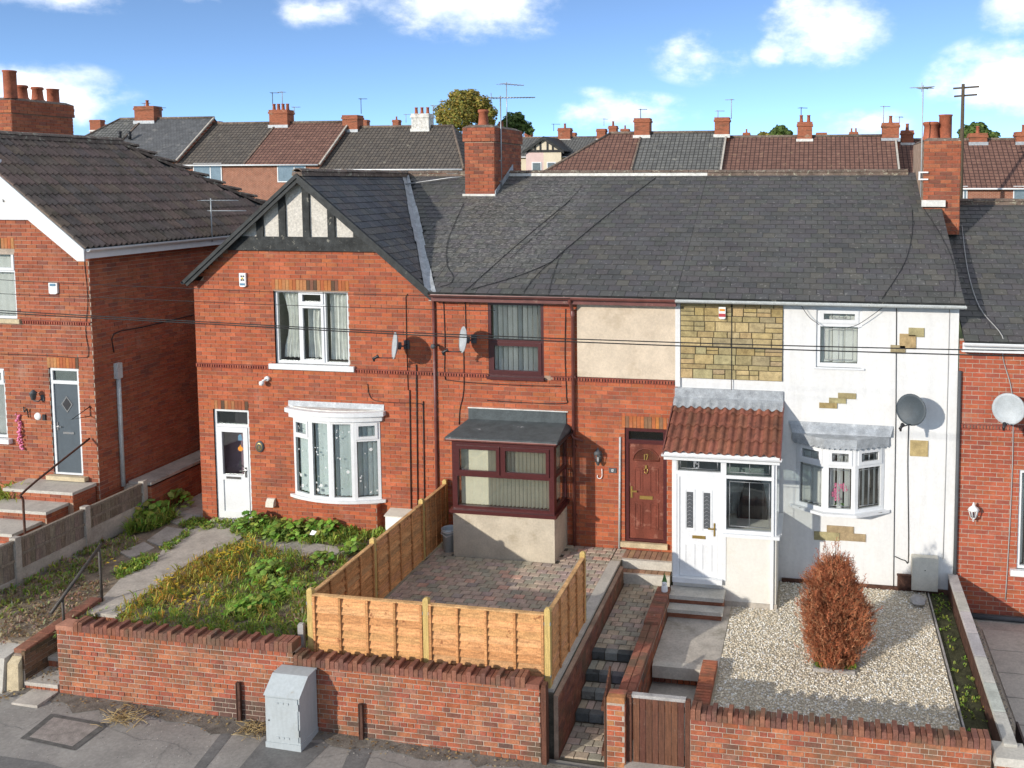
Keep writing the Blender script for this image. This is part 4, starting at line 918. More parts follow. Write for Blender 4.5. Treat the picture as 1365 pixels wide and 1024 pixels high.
x, z = U(363, 669); q = MB(); q.prism([(x-.09, YF-.12, z-.08), (x-.09, YF-.01, z-.08), (x-.09, YF-.01, z+.09), (x-.09, YF-.05, z+.085), (x-.09, YF-.1, z+.02)], (.18, 0, 0)); tag(rebase(q.build('vent_cowl', 'meter'), (x, YF, z)), 'pale boiler vent cowl low on the brick wall beside the bow window', 'vent')
dish(onY(529, 461, YF-.42), (-.82, -.55, .12), .27, 'grey satellite dish on the gabled house near the brick corner')
a = onZ(525, 697, 0); t = thing('meter_box', (-8.45, 17, 0), 'white meter cabinet on the ground between bow window and timber fence', 'meter box')
q = MB(); q.box(-8.62, -8.18, 16.9, 17.17, -.02, .44); q.build('cabinet', 'white', t); q = MB(); q.prism([(-8.64, 16.88, .44), (-8.16, 16.88, .44), (-8.16, 17.18, .5), (-8.64, 17.18, .5)], (0, 0, .02)); q.build('lid', 'meter', t); q = MB(); q.box(-8.58, -8.22, 16.892, 16.899, .04, .4); q.build('door', 'white', t)
for (px, y0, y1, top) in ((546, 520, 678, 1), (555, 486, 676, 0), (564, 535, 672, 0)):
    p0, p1 = onY(px, y0, YF-.025), onY(px+2, y1, YF-.025); cable('wall_pipe', [p0, p1], .012, {546: 'thin dark pipe on brick wall, nearest the white meter cabinet', 555: 'thin dark pipe dropping from the satellite dish of the gabled house', 564: 'thin dark pipe beside the dark drainpipe joint of the brick terrace'}[px], 'cable', cat='pipe')
cable('wall_cable', [onY(543, 392, YF-.02), onY(541, 396, YF-.02), onY(542, 460, YF-.02), onY(544, 520, YF-.02)], .008, 'dark cable running down beside the dish of the gabled house')
cable('wall_cable', smooth([onY(490, 512, YF-.02), onY(492, 525, YF-.02), onY(500, 534, YF-.02), onY(530, 537, YF-.02), onY(560, 538, YF-.02), onY(564, 545, YF-.02)]), .007, 'dark cable curving across the brick above the bow window')
# recessed dark joint and downpipe between the two brick houses
q = MB(); q.tube([(-7.60, YF-.035, .0), (-7.60, YF-.035, 4.9)], .034, 8); tag(rebase(q.build('drainpipe', 'gutterbrown'), (-7.6, YF, 0)), 'dark brown drainpipe at the joint between gabled house and maroon bay', 'drainpipe')
x, z = U(585, 460); q = MB(); q.lathe((x, YF-.01, z), [(.02, 0), (.02, .14), (.05, .15), (.05, .19), (.001, .2)], 12, axis=(-.3, -1, 0)); tag(rebase(q.build('boiler_flue', 'darkgrey'), (x, YF, z)), 'small dark flue sticking out at the joint between the brick houses', 'flue')
# ------------------------------------------------------------------ NUMBER 17
h17 = thing('brick_terrace_house', (-5.1, YF, 0), 'red brick mid terrace house with maroon framed box bay and brown panelled door', 'house')
aw = R4(651, 403, 725, 502); ad = R4(833, 571, 889, 726); ar = R4(771, 403, 905, 500)
ad = (ad[0], min(ad[1], XC-.12), .15, ad[3])
BX0, BX1, BY = -6.9, -4.86, 16.3
bayhole = (BX0+.15, BX1-.15, .9, 2.28)
hol = [aw, ad, bayhole]
def fu2(h, X=XB): return (h[0]-X, h[1]-X, h[2], h[3])
q = MB(); wallslab(q, (XB, YF), (1, 0), XC-XB, -.4, 5.0, [fu2(h) for h in hol], depth=.1)
w17 = q.build('wall', ['mortar', 'brick'], h17); q = MB(); q.box(XB+.01, XC-.01, 25.8, 26, -.4, 5.2); q.build('rear_wall', 'mortar', h17)
SOL = [(ad[0]-.06, ad[1], ad[3], ad[3]+.23)]
rp = (-4.62, XC, 3.43, 5.0)
brickface(w17, (XB, YF), (1, 0), XC-XB, -.04, 4.98, [fu2(h) for h in hol]+[fu2(h) for h in SOL]+[fu2(rp)]+[(0, 9, SZ, SZ+.09)], phase=.06)
for s in SOL: soldier(w17, *s, cols=((.46, .17, .05), (.44, .14, .05), (.48, .22, .07), (.25, .13, .07)))
stringcourse(w17, XB+.1, XC, SZ, skip=[(aw[0]-.02, aw[1]+.14)])
q = MB(); q.box(rp[0], XC-.005, YF-.03, YF-.004, 3.42, 4.97); q.build('render_panel', 'beige', h17)
r17 = deck(h17, [(XB, EY, EZ), (XC, EY, EZ), (XC, RY, RZ), (XB, RY, RZ)]); deck(h17, [(XB, RY, RZ), (XC, RY, RZ), (XC, 26.8, 5.2), (XB, 26.8, 5.2)], m='bgslate')
roofslates('slate', 'slate', r17, mainpt(XB), 28, .25, XC-XB, mlen, lambda u, v: not (u < .06 and False), SLP, n=mn, ux=Vector((1, 0, 0)), uv_=mv)
ridgetiles(r17, (XB, RY, RZ+.02), (XC, RY, RZ+.02), 11, bed='flash')
gutter(h17, XB+.06, XC, EY-.035, EZ-.03, 'gutterbrown'); q = MB(); q.box(XB+.06, XC, EY+.03, EY+.055, EZ-.17, EZ-.03); q.build('fascia', 'gutterbrown', h17); q = MB(); q.box(XB, XC, EY+.055, YF-.034, EZ-.17, EZ-.155); q.build('soffit', 'fascia', h17)
window(h17, FF, *aw, -.0, [(0, 1, [.47], {0})], fm='rosewood', fw=.06, sw=.06, blind=52, bm='blind', sill=(.015, .06, 'rosewood'), sd=.09, slat=.1)
# box bay
q = MB(); q.box(BX0, BX1, BY, YF-.002, -.1, .86); q.build('bay_base', 'baybase', h17)
FB = Face((0, BY), (1, 0)); FR = Face((BX1, BY), (0, 1)); FL = Face((BX0, YF), (0, -1))

# front of the bay: two opening sashes over one wide pane, drawn member by member
q = MB(); f = .10; zm = 1.62; z0, z1 = .93, 2.27
FB.box(q, BX0, BX0+f, z0, z1, 0, .09); FB.box(q, BX1-f, BX1, z0, z1, 0, .09); FB.box(q, BX0+f, BX1-f, z0, z0+.07, 0, .09); FB.box(q, BX0+f, BX1-f, z1-.09, z1, 0, .09); FB.box(q, BX0+f, BX1-f, zm-.035, zm+.035, .0, .09)
xm = (BX0+BX1)/2-.03; FB.box(q, xm-.035, xm+.035, zm+.035, z1-.09, .002, .09)
cells = [(BX0+f, BX1-f, z0+.07, zm-.035, 0)]
for (a, e) in ((BX0+f, xm-.035), (xm+.035, BX1-f)):
    s = .055; za, zb = zm+.035, z1-.09
    FB.box(q, a-.01, e+.01, za-.01, za+s, -.02, .03); FB.box(q, a-.01, e+.01, zb-s, zb+.01, -.02, .03); FB.box(q, a-.01, a+s, za+s, zb-s, -.02, .03); FB.box(q, e-s, e+.01, za+s, zb-s, -.02, .03); cells.append((a+s, e-s, za+s, zb-s, 0))
sd_ = .55
for F, W in ((FR, YF-BY), (FL, YF-BY)):
    o = 0 if F is FR else 0
    a0, a1 = (.091, W-.0) if F is FR else (0., W-.091)
    F.box(q, a0, a0+.07, z0, z1, 0, .08); F.box(q, a1-.07, a1, z0, z1, 0, .08); F.box(q, a0+.07, a1-.07, z0, z0+.07, 0, .08); F.box(q, a0+.07, a1-.07, z1-.09, z1, 0, .08); F.box(q, a0+.07, a1-.07, zm-.03, zm+.03, 0, .08)
bw = q.build('bay_window', 'rosewood', h17)
for (a, e, c, g_, s) in cells: q = MB(); FB.box(q, a-.003, e+.003, c-.003, g_+.003, .03, .037); q.build('pane', 'glass', bw)
for F, W in ((FR, YF-BY), (FL, YF-BY)):
    a0, a1 = (.161, W-.07) if F is FR else (.07, W-.161)
    for (c, g_) in ((z0+.07, zm-.03), (zm+.03, z1-.09)): q = MB(); F.box(q, a0-.003, a1+.003, c-.003, g_+.003, .03, .037); q.build('pane', 'glass', bw)
q = MB()
n = 23
for i in range(n):
    st = (BX1-BX0-.24)/n; u = BX0+.12+st*(i+.5); a = math.radians(16 if i < 7 else 50); ax = Vector((math.cos(a), math.sin(a), 0)); c = Vector((u, BY+.17, 0)); w_ = st*.52
    q.poly([c-ax*w_+Vector((0, 0, z0+.05)), c+ax*w_+Vector((0, 0, z0+.05)), c+ax*w_+Vector((0, 0, z1-.08)), c-ax*w_+Vector((0, 0, z1-.08))])
for i in range(5):
    for X in (BX0+.15, BX1-.15):
        c = Vector((X, BY+.28+i*.13, 0)); ax = Vector((.35, .94, 0)); q.poly([c-ax*.06+Vector((0, 0, z0+.05)), c+ax*.06+Vector((0, 0, z0+.05)), c+ax*.06+Vector((0, 0, z1-.08)), c-ax*.06+Vector((0, 0, z1-.08))])
q.build('blind', 'blindcream', bw)
q = MB(); a, e = BX0+.16, BX1-.16
q.poly([(a, YF+2, .9), (e, YF+2, .9), (e, YF+2, 2.28), (a, YF+2, 2.28)]); q.poly([(a, YF+.1, .9), (a, YF+2, .9), (a, YF+2, 2.28), (a, YF+.1, 2.28)]); q.poly([(e, YF+.1, .9), (e, YF+.1, 2.28), (e, YF+2, 2.28), (e, YF+2, .9)]); q.poly([(a, BY+.1, .9), (e, BY+.1, .9), (e, YF+2, .9), (a, YF+2, .9)]); q.poly([(a, YF+.1, 2.28), (a, YF+2, 2.28), (e, YF+2, 2.28), (e, YF+.1, 2.28)])
q.build('room', 'room', bw)
q = MB(); q.box(BX0-.05, BX1+.05, BY-.06, YF-.004, .861, .929); q.build('sill', 'rosewood', bw)
# its hipped felt roof
ez, tz = 2.37, 2.47; ex0, ex1, ey = BX0-.09, BX1+.10, BY-.11; tx0, tx1 = BX0+.0, BX1-.0
q = MB(); B = [(ex0, ey, ez), (ex1, ey, ez), (ex1, YF-.005, ez), (ex0, YF-.005, ez)]; q.poly([(ex0, ey, ez), (ex1, ey, ez), (tx1, YF-.03, tz), (tx0, YF-.03, tz)]); q.poly([(ex1, ey, ez), (ex1, YF-.005, ez), (tx1, YF-.005, tz), (tx1, YF-.03, tz)]); q.poly([(ex0, YF-.005, ez), (ex0, ey, ez), (tx0, YF-.03, tz), (tx0, YF-.005, tz)])
q.poly([(ex0, ey, ez-.05), (ex1, ey, ez-.05), (ex1, ey, ez), (ex0, ey, ez)]); q.poly([(ex1, ey, ez-.05), (ex1, YF-.005, ez-.05), (ex1, YF-.005, ez), (ex1, ey, ez)]); q.poly([(ex0, YF-.005, ez-.05), (ex0, ey, ez-.05), (ex0, ey, ez), (ex0, YF-.005, ez)]); q.poly([(ex0, ey, ez-.05), (ex0, YF-.005, ez-.05), (ex1, YF-.005, ez-.05), (ex1, ey, ez-.05)])
q.box(tx0, tx1, YF-.03, YF-.006, tz-.02, tz+.22); br = q.build('bay_roof', 'felt', h17)
q = MB(); q.box(tx0-.01, tx1+.04, YF-.035, YF-.006, tz+.222, tz+.242); q.build('mortar_fillet', 'flash', br)
q = MB(); q.box(BX0-.01, BX1+.01, BY-.02, YF-.01, 2.271, 2.318); q.build('bay_soffit', 'rosewood', br)
gutter(br, ex0+.02, ex1-.02, ey-.03, ez-.03, 'gutterbrown', r=.035)
gutter(br, ey+.05, YF-.05, ex1+.03, ez-.035, 'blackpl', r=.035, axis='y')
cable('bay_outlet', [(ex1+.03, YF-.14, ez-.07), (ex1+.06, YF-.1, ez-.16), (-4.50, YF-.08, ez-.22)], .03, '', 'gutterbrown', parent=br, seg=8)
# door
def door17(parent):
    u0, u1, z0, z1 = ad; q = MB(); f = .075; zt = onY(860, 590, YF).z
    FF.box(q, u0, u0+f, z0, z1, .02, .1); FF.box(q, u1-f, u1, z0, z1, .02, .1); FF.box(q, u0+f, u1-f, z1-f, z1, .02, .1); FF.box(q, u0+f, u1-f, zt-.04, zt+.04, .022, .1); FF.box(q, u0+f, u1-f, z0, z0+.05, .02, .1)
    fr = q.build('door_frame', 'rosewood', parent); q = MB(); FF.box(q, u0+f, u1-f, zt+.04, z1-f, .07, .08); q.build('transom_pane', 'glassfrost', fr)
    a, b, c, e = u0+f+.005, u1-f-.005, z0+.052, zt-.044; q = MB(); FF.box(q, a, b, c, e, .045, .09); W = b-a; H = e-c
    def raised(x0, x1, y0, y1):
        g_ = .022; FF.box(q, x0, x1, y0, y0+g_, .034, .046); FF.box(q, x0, x1, y1-g_, y1, .034, .046); FF.box(q, x0, x0+g_, y0+g_, y1-g_, .034, .046); FF.box(q, x1-g_, x1, y0+g_, y1-g_, .034, .046); FF.box(q, x0+.05, x1-.05, y0+.05, y1-.05, .036, .046)
    for (fx0, fx1) in ((.14, .40), (.60, .86)):
        raised(a+W*fx0, a+W*fx1, c+H*.10, c+H*.385); raised(a+W*fx0, a+W*fx1, c+H*.49, c+H*.75)
    dr = q.build('door', 'doorbrown', parent)
    cxx = (a+b)/2; zc = c+H*.83; rw, rh = W*.36, H*.115
    q = MB(); q.prism([FF.pt(cxx+math.cos(math.pi*t/14)*rw, zc+math.sin(math.pi*t/14)*rh, .038) for t in range(15)], (0, .006, 0)); q.build('fanlight', 'glass', dr)
    q = MB(); pts = [FF.pt(cxx+math.cos(math.pi*t/14)*rw*1.06, zc+math.sin(math.pi*t/14)*rh*1.08, .036) for t in range(15)]; q.tube(pts+[pts[0]], .014, 5); q.build('fanlight_trim', 'doorbrown', dr)
    q = MB(); digits(q, FF, '17', cxx-.07, zc+.012, .11, .030); q.build('number', 'brass', dr)
    q = MB(); q.tube([FF.pt(cxx, c+H*.755, .03), FF.pt(cxx+.03, c+H*.735, .02), FF.pt(cxx+.028, c+H*.705, .02), FF.pt(cxx, c+H*.695, .02), FF.pt(cxx-.028, c+H*.705, .02), FF.pt(cxx-.03, c+H*.735, .02), FF.pt(cxx, c+H*.755, .03)], .009, 6); FF.box(q, cxx-.02, cxx+.02, c+H*.75, c+H*.78, .02, .046); q.build('knocker', 'brass', dr)
    q = MB(); FF.box(q, cxx-.13, cxx+.13, c+H*.42, c+H*.455, .03, .046); q.build('letter_plate', 'brass', dr)
    q = MB(); FF.box(q, a+.03, a+.065, c+H*.43, c+H*.55, .03, .046); FF.box(q, a+.04, a+.16, c+H*.495, c+H*.512, -.005, .012); FF.box(q, a+.04, a+.058, c+H*.495, c+H*.512, .0, .032); q.build('door_handle', 'brass', dr)
    q = MB(); FF.box(q, u0-.08, u1+.02, z0-.10, z0-.001, -.08, .1); q.build('door_sill', 'sillstone', parent)
door17(h17)
q = MB(); q.tube([(-4.70, YF-.06, -.0), (-4.70, YF-.06, 4.72), (-4.70, EY+.0, 4.94), (-4.70, EY-.03, 5.0)], .036, 8); q.lathe((-4.70, YF-.06, 4.62), [(.05, 0), (.05, .1), (.036, .12)], 8)
for z in (.6, 2.0, 3.4): q.box(-4.75, -4.65, YF-.08, YF-.008, z, z+.04)
tag(rebase(q.build('drainpipe', 'gutterbrown'), (-4.7, YF, 0)), 'brown drainpipe running from gutter to ground beside the beige render panel', 'drainpipe')
a, b = U(827, 582), U(826, 738); q = MB(); q.tube([(a[0], YF-.03, a[1]), (b[0], YF-.03, 0.0)], .022, 8); tag(rebase(q.build('conduit', 'guttergrey'), (a[0], YF, 0)), 'pale grey conduit pipe standing beside the brown front door', 'pipe')
dish(onY(620, 453, YF-.42), (-.80, -.58, .12), .26, 'pale grey satellite dish above the maroon bay window')
x, z = U(799, 608); t = thing('wall_lantern', (x, YF, z), 'black coach lantern on brick wall beside the brown door', 'lamp')
q = MB(); q.box(x-.05, x+.05, YF-.03, YF-.008, z-.1, z+.1); q.tube([(x, YF-.03, z-.02), (x, YF-.09, z-.12), (x, YF-.11, z-.1)], .014, 6); q.build('back_plate', 'darkgrey', t)
q = MB(); q.lathe((x, YF-.12, z-.09), [(.02, -.06), (.04, -.02), (.05, 0), (.055, .01), (.001, .01)], 6); q.lathe((x, YF-.12, z-.09), [(.001, .16), (.09, .16), (.075, .2), (.03, .25), (.012, .29), (.001, .3)], 6)
for k in range(6):
    a = k*math.pi/3; q.tube([(x+math.cos(a)*.05, YF-.12+math.sin(a)*.05, z-.085), (x+math.cos(a)*.075, YF-.12+math.sin(a)*.075, z+.075)], .006, 4)
q.build('lantern_frame', 'darkgrey', t); q = MB(); q.lathe((x, YF-.12, z-.085), [(.046, 0), (.07, .15)], 6); q.build('pane', 'glass', t); q = MB(); q.lathe((x, YF-.12, z-.07), [(.02, 0), (.022, .08), (.001, .09)], 8); q.build('bulb', 'white', t)
x, z = U(817, 627); t = thing('number_plaque', (x, YF, z), 'small slate house number plaque on brick between lantern and pale pipe', 'sign'); q = MB(); q.box(x-.075, x+.075, YF-.022, YF-.008, z-.05, z+.05); q.build('plate', 'darkgrey', t); q = MB(); digits(q, FF, '17', x-.035, z-.025, .05, -.0235, .003); q.build('number', 'white', t)
x, z = U(801, 632); cable('hook', smooth([(x+.03, YF-.04, z+.12), (x+.03, YF-.04, z-.03), (x-.01, YF-.04, z-.08), (x-.06, YF-.04, z-.06), (x-.06, YF-.04, z-.01)]), .009, 'white metal hook on brick below the coach lantern', 'white', cat='hook')
for (pts, lab) in (([(591, 395), (593, 450), (593, 500), (600, 507), (640, 511), (700, 514), (748, 515)], 'dark cable looping down and across brick under the maroon upper window'),
        ([(620, 398), (621, 440)], 'dark cable dropping from the gutter to the dish above the bay'), ([(618, 465), (618, 520), (613, 545), (612, 566)], 'thick dark cable running from the dish behind the felt bay roof'),
        ([(754, 412), (753, 470), (754, 500), (755, 530), (752, 538), (700, 537), (650, 534)], 'dark cable down beside the brown drainpipe and across above the bay')):
    cable('wall_cable', smooth([onY(*p, YF-.02) for p in pts], 4), .009, lab)
# ------------------------------------------------------------------ NUMBER 15
h15 = thing('white_rendered_house', (0, YF, -.4), 'white rendered terrace house with yellow stone panel, tiled porch and canopied bow window', 'house')
cw = R4(1088, 409, 1149, 490); cb = (-.28, 1.24, 1.10, 2.42)
hol = [cw, cb]; fu3 = lambda h: (h[0]-XC, h[1]-XC, h[2], h[3])
q = MB(); wallslab(q, (XC, YF-.004), (1, 0), XD-XC, -.6, 5.0, [fu3(h) for h in hol], depth=.1, rmi=0)
q.poly([(XD, YF-.004, -.8), (XD, 26, -.8), (XD, 26, 5.0), (XD, RY, RZ-.08), (XD, YF-.004, 5.0)]); q.poly([(XC, 26, -.6), (XC, 26, 5.2), (XD, 26, 5.2), (XD, 26, -.6)]); q.build('wall', 'render', h15)
q = MB(); q.box(-.60, XD-.02, YF-.05, YF-.006, -.6, -.36); q.build('plinth', 'rust', h15)
q = MB(); q.box(XC-.04, XC+.055, YF-.05, YF-.006, 3.3, 4.95); q.build('pilaster', 'render', h15)
# stone cladding, block by block
sp = (XC+.06, -.62, 3.47, 4.93); q = MB(); q.box(sp[0], sp[1], YF-.02, YF-.005, sp[2], sp[3]); sb = q.build('stone_panel', 'joint', h15)
STP = palette([(.36, .27, .12), (.40, .31, .15), (.32, .235, .105), (.43, .34, .17), (.30, .235, .12), (.37, .30, .16)], 14, .12, 41)
ps = Pieces('stone_block', 'stone', sb, STP, unit_box(.06)); rs = random.Random(13)
z = sp[2]
rowsh = [.19, .095, .19, .155, .17, .12, .19, .11, .16, .1]
for hh in rowsh:
    if z+.05 > sp[3]: break
    hh = min(hh, sp[3]-z); x = sp[0]
    while x < sp[1]-.03:
        w = min(rs.uniform(.2, .55) if hh < .15 else rs.uniform(.18, .42), sp[1]-x)
        if sp[1]-x-w < .12: w = sp[1]-x
        if hh > .15 and w < .34 and rs.random() < .45:
            for (za, zb) in ((z, z+hh/2), (z+hh/2, z+hh)): ps.add((x+w/2, YF-.025, (za+zb)/2), (1, 0, 0), (0, 1, 0), (0, 0, 1), w-.014, .035+rs.uniform(0, .012), zb-za-.014)
        else: ps.add((x+w/2, YF-.025, z+hh/2), (1, 0, 0), (0, 1, 0), (0, 0, 1), w-.014, .035+rs.uniform(0, .014), hh-.014)
        x += w
    z += hh
ps.finish()
# odd stones left showing in the render
ps = Pieces('feature_stone', 'stone', h15, STP, unit_box(.05))
def fst(x0, y0, x1, y1):
    a, b, c, d = R4(x0, y0, x1, y1); ps.add(((a+b)/2, YF-.012, (c+d)/2), (1, 0, 0), (0, 1, 0), (0, 0, 1), b-a, .03, d-c)
for r in ((1211, 437, 1232, 449), (1199, 445, 1221, 465), (1187, 460, 1207, 471), (1117, 524, 1141, 531.5), (1105, 530.5, 1128, 537.5), (1092, 537, 1116, 544), (1213, 587, 1237, 608), (1102, 701, 1138, 710), (1085, 709, 1119, 720), (1119.5, 711, 1154, 721)): fst(*r)
ps.finish()
r15 = deck(h15, [(XC, EY, EZ), (XD+.06, EY, EZ), (XD+.06, RY, RZ), (XC, RY, RZ)]); deck(h15, [(XC, RY, RZ), (XD+.06, RY, RZ), (XD+.06, 26.8, 5.2), (XC, 26.8, 5.2)], m='bgslate')
roofslates('slate', 'slate', r15, mainpt(XC), 28, .25, XD+.06-XC, mlen, lambda u, v: True, SLP, n=mn, ux=Vector((1, 0, 0)), uv_=mv)
ridgetiles(r15, (XC, RY, RZ+.02), (2.05, RY, RZ+.02), 10)
gutter(h15, XC, XD+.08, EY-.035, EZ-.03, 'guttergrey'); q = MB(); q.box(XC, XD+.04, EY+.03, EY+.05, EZ-.10, EZ-.03); q.build('fascia', 'fascia', h15); q = MB(); q.box(XC, XD, EY+.05, YF-.055, EZ-.10, EZ-.085); q.build('soffit', 'fascia', h15)
chr_ = chimney(h15, 2.22, 2.98, 20.35, 22.6, 6.1, 8.10, [(2.42, 20.9, .17, .40, 0), (2.74, 21.0, .14, .56, 1), (2.5, 21.7, .15, .42, 0), (2.75, 21.9, .13, .45, 1)], pal=BRC, limit=240, corbel=False)
q = MB(); q.box(2.19, 2.68, 20.25, 20.34, 6.70, 6.84); q.build('flashing', 'flash', h15)
def lead(px_list): pass
w = window(h15, FF, *cw, .03, [(0, 1, [.70], {1})], fw=.075, sw=.06, blind=14, sill=(.05, .03, 'pvc'), sd=.07, bm='blind', slat=.2)
def leading(parent, F, u0, u1, z0, z1, d):
    q = MB(); t = .006
    for (a, b) in (((u0, z0), (u1, z0)), ((u0, z1), (u1, z1)), ((u0, z0), (u0, z1)), ((u1, z0), (u1, z1)), (((u0+u1)/2, z0), ((u0+u1)/2, z1))): q.tube([F.pt(*a, d), F.pt(*b, d)], t, 4)
    q.build('leading', 'alu', parent)
leading(w, FF, cw[0]+.16, cw[1]-.16, cw[2]+.14, cw[2]+.72, .05)
leading(w, FF, cw[0]+.28, cw[1]-.28, cw[2]+.93, cw[2]+1.0, .05)
# three sided bay window
bx = [cb[0]-.06, .19, .74, cb[1]+.04]; by = [YF-.02, 16.86, 16.86, YF-.02]; bz0, bz1 = 1.11, 2.36; fst_ = None
for i in range(3):
    d = Vector((bx[i+1]-bx[i], by[i+1]-by[i])); F = Face((bx[i], by[i]), d)
    w = window(h15, F, 0, d.length, bz0, bz1, 0, [(0, 1, [.70], {1})], fw=.07, sw=.055, blind=40, slat=.11, room=False, name='bay_window', dep=.06)
    leading(w, F, .16, d.length-.16, bz0+.96, bz0+1.09, .02); leading(w, F, .11, d.length-.11, bz0+.12, bz0+.80, .02)
    if i == 1: fst_ = w
q = MB(); a, e = cb[0], cb[1]; q.poly([(a, YF+1.2, 1.1), (e, YF+1.2, 1.1), (e, YF+1.2, 2.42), (a, YF+1.2, 2.42)]); q.poly([(a, YF+.1, 1.1), (a, YF+1.2, 1.1), (a, YF+1.2, 2.42), (a, YF+.1, 2.42)]); q.poly([(e, YF+.1, 1.1), (e, YF+.1, 2.42), (e, YF+1.2, 2.42), (e, YF+1.2, 1.1)]); q.poly([(a, YF-.2, 1.105), (e, YF-.2, 1.105), (e, YF+1.2, 1.105), (a, YF+1.2, 1.105)]); q.build('room', 'room', fst_)
ol = [(bx[0]-.13, YF-.006), (bx[0]-.11, YF-.06), (bx[1]-.03, by[1]-.11), (bx[2]+.03, by[1]-.11), (bx[3]+.11, YF-.06), (bx[3]+.13, YF-.006)]
q = MB(); q.prism([(x, y, bz0-.05) for x, y in ol], (0, 0, .049)); q.build('sill', 'pvc', fst_)
ol2 = [(bx[0]-.10, YF-.006), (bx[0]-.08, YF-.06), (bx[1]-.02, by[1]-.07), (bx[2]+.02, by[1]-.07), (bx[3]+.08, YF-.06), (bx[3]+.10, YF-.006)]
q = MB(); q.prism([(x, y, bz1+.001) for x, y in ol2], (0, 0, .14)); q.prism([(x, y, bz1+.1411) for x, y in ol2], (0, 0, .012)); cn = q.build('canopy', 'lead', h15)
for i in range(16):                               # scalloped lower edge
    t = i/15*4.0; k = min(3, 1+int(i*3/16)); a, b = ol2[k], ol2[k+1]; f = (i*3/16) % 1; p = (a[0]+(b[0]-a[0])*f, a[1]+(b[1]-a[1])*f)
q = MB(); n = 0
for k in (1, 2, 3):
    a, b = Vector((*ol2[k], 0)), Vector((*ol2[k+1], 0)); m_ = 6
    for i in range(m_):
        p, r = a.lerp(b, i/m_), a.lerp(b, (i+1)/m_); o = Vector((0, -.008, 0)); q.prism([p+o+Vector((0, 0, bz1+.02)), r+o+Vector((0, 0, bz1+.02)), r+o+Vector((0, 0, bz1-.01)), (p+r)/2+o+Vector((0, 0, bz1-.045)), p+o+Vector((0, 0, bz1-.01))], (0, .006, 0))
q.build('lead_apron', 'lead', cn)
q = MB(); q.poly([(bx[0]-.08, YF-.10, bz1+.154), (bx[3]+.1, YF-.10, bz1+.154), (bx[3]+.16, YF-.01, bz1+.34), (bx[0]-.16, YF-.01, bz1+.36)]); q.poly([(bx[0]-.16, YF-.009, bz1+.36), (bx[3]+.16, YF-.009, bz1+.34), (bx[3]+.1, YF-.009, bz1+.154), (bx[0]-.08, YF-.009, bz1+.154)]); q.build('lead_flashing', 'lead', cn)
# orchid on the window board
t = thing('orchid', (.46, 17.05, 1.12), 'pink flowering orchid standing inside the white bay window', 'plant'); q = MB(); q.tube(smooth([(.46, 17.02, 1.13), (.44, 17.0, 1.35), (.40, 16.98, 1.55), (.50, 16.97, 1.6)]), .006, 5); q.build('stem', 'green', t)
q = MB()
for (x, z, r) in ((.38, 1.42, .06), (.40, 1.5, .05), (.42, 1.34, .05), (.52, 1.58, .055), (.41, 1.6, .045), (.56, 1.52, .04)):
    for k in range(5): a = k*1.2566; q.poly([(x, 16.965, z), (x+math.cos(a-.5)*r, 16.955, z+math.sin(a-.5)*r), (x+math.cos(a)*r*1.25, 16.96, z+math.sin(a)*r*1.25), (x+math.cos(a+.5)*r, 16.955, z+math.sin(a+.5)*r)])
q.build('flower', 'pink', t); q = MB(); q.lathe((.46, 17.02, 1.12), [(.05, 0), (.06, .1), (.001, .1)], 10); q.build('pot', 'white', t)
q = MB()
for a in (-.6, .3, .9, 2.4): q.poly([(.46, 17.0, 1.22), (.46+math.cos(a)*.08, 16.97, 1.26), (.46+math.cos(a)*.14, 16.96, 1.2), (.46+math.cos(a)*.07, 16.99, 1.22)])
q.build('leaf', 'green', t)
# ------------------------------------------------------------------ porch of number 15
PX0, PX1, PY = -2.53, -.66, 16.0
po = thing('porch', ((PX0+PX1)/2, 16.6, -.42), 'white glazed entrance porch with red pantile roof on the rendered house', 'porch')
FP = Face((0, PY), (1, 0)); FPR = Face((PX1, PY), (0, 1)); FPL = Face((PX0, YF-.05), (0, -1)); DX1 = -1.62; zs = .93; zt = 2.33
q = MB(); q.box(DX1, PX1, PY, YF-.052, -.6, zs-.06); q.box(PX0, DX1-.002, PY, YF-.052, -.6, .03); q.build('base_wall', 'rendercream', po)
q = MB(); q.box(PX0-.02, PX0+.09, PY+.003, YF-.052, .03, zt); q.build('side_wall', 'rendercream', po)
q = MB(); q.box(PX0+.01, PX1+.02, PY-.02, PY+.02, -.6, -.34); q.build('plinth', 'concrete', po)
q = MB(); FP.box(q, PX0+.0, PX0+.07, .03, zt, -.012, .07); FP.box(q, DX1-.04, DX1+.06, .03, zt, -.012, .07); FP.box(q, PX1-.075, PX1, zs, zt, -.012, .07); FP.box(q, PX0+.07, PX1-.075, zt-.06, zt, -.012, .07); FP.box(q, PX0+.07, DX1-.04, 1.965, 2.03, -.012, .07); FP.box(q, DX1+.06, PX1-.075, zs, zs+.06, -.012, .07); FP.box(q, DX1+.06, PX1-.075, 1.93, 1.99, -.012, .07)
FPR.box(q, .075, .12, zs, zt, 0, .07); FPR.box(q, 1.08, 1.145, zs, zt, 0, .07); FPR.box(q, .12, 1.08, zs, zs+.06, 0, .07); FPR.box(q, .12, 1.08, zt-.06, zt, 0, .07); FPR.box(q, .12, 1.08, 1.93, 1.99, 0, .07); fr = q.build('porch_frame', 'pvc', po)
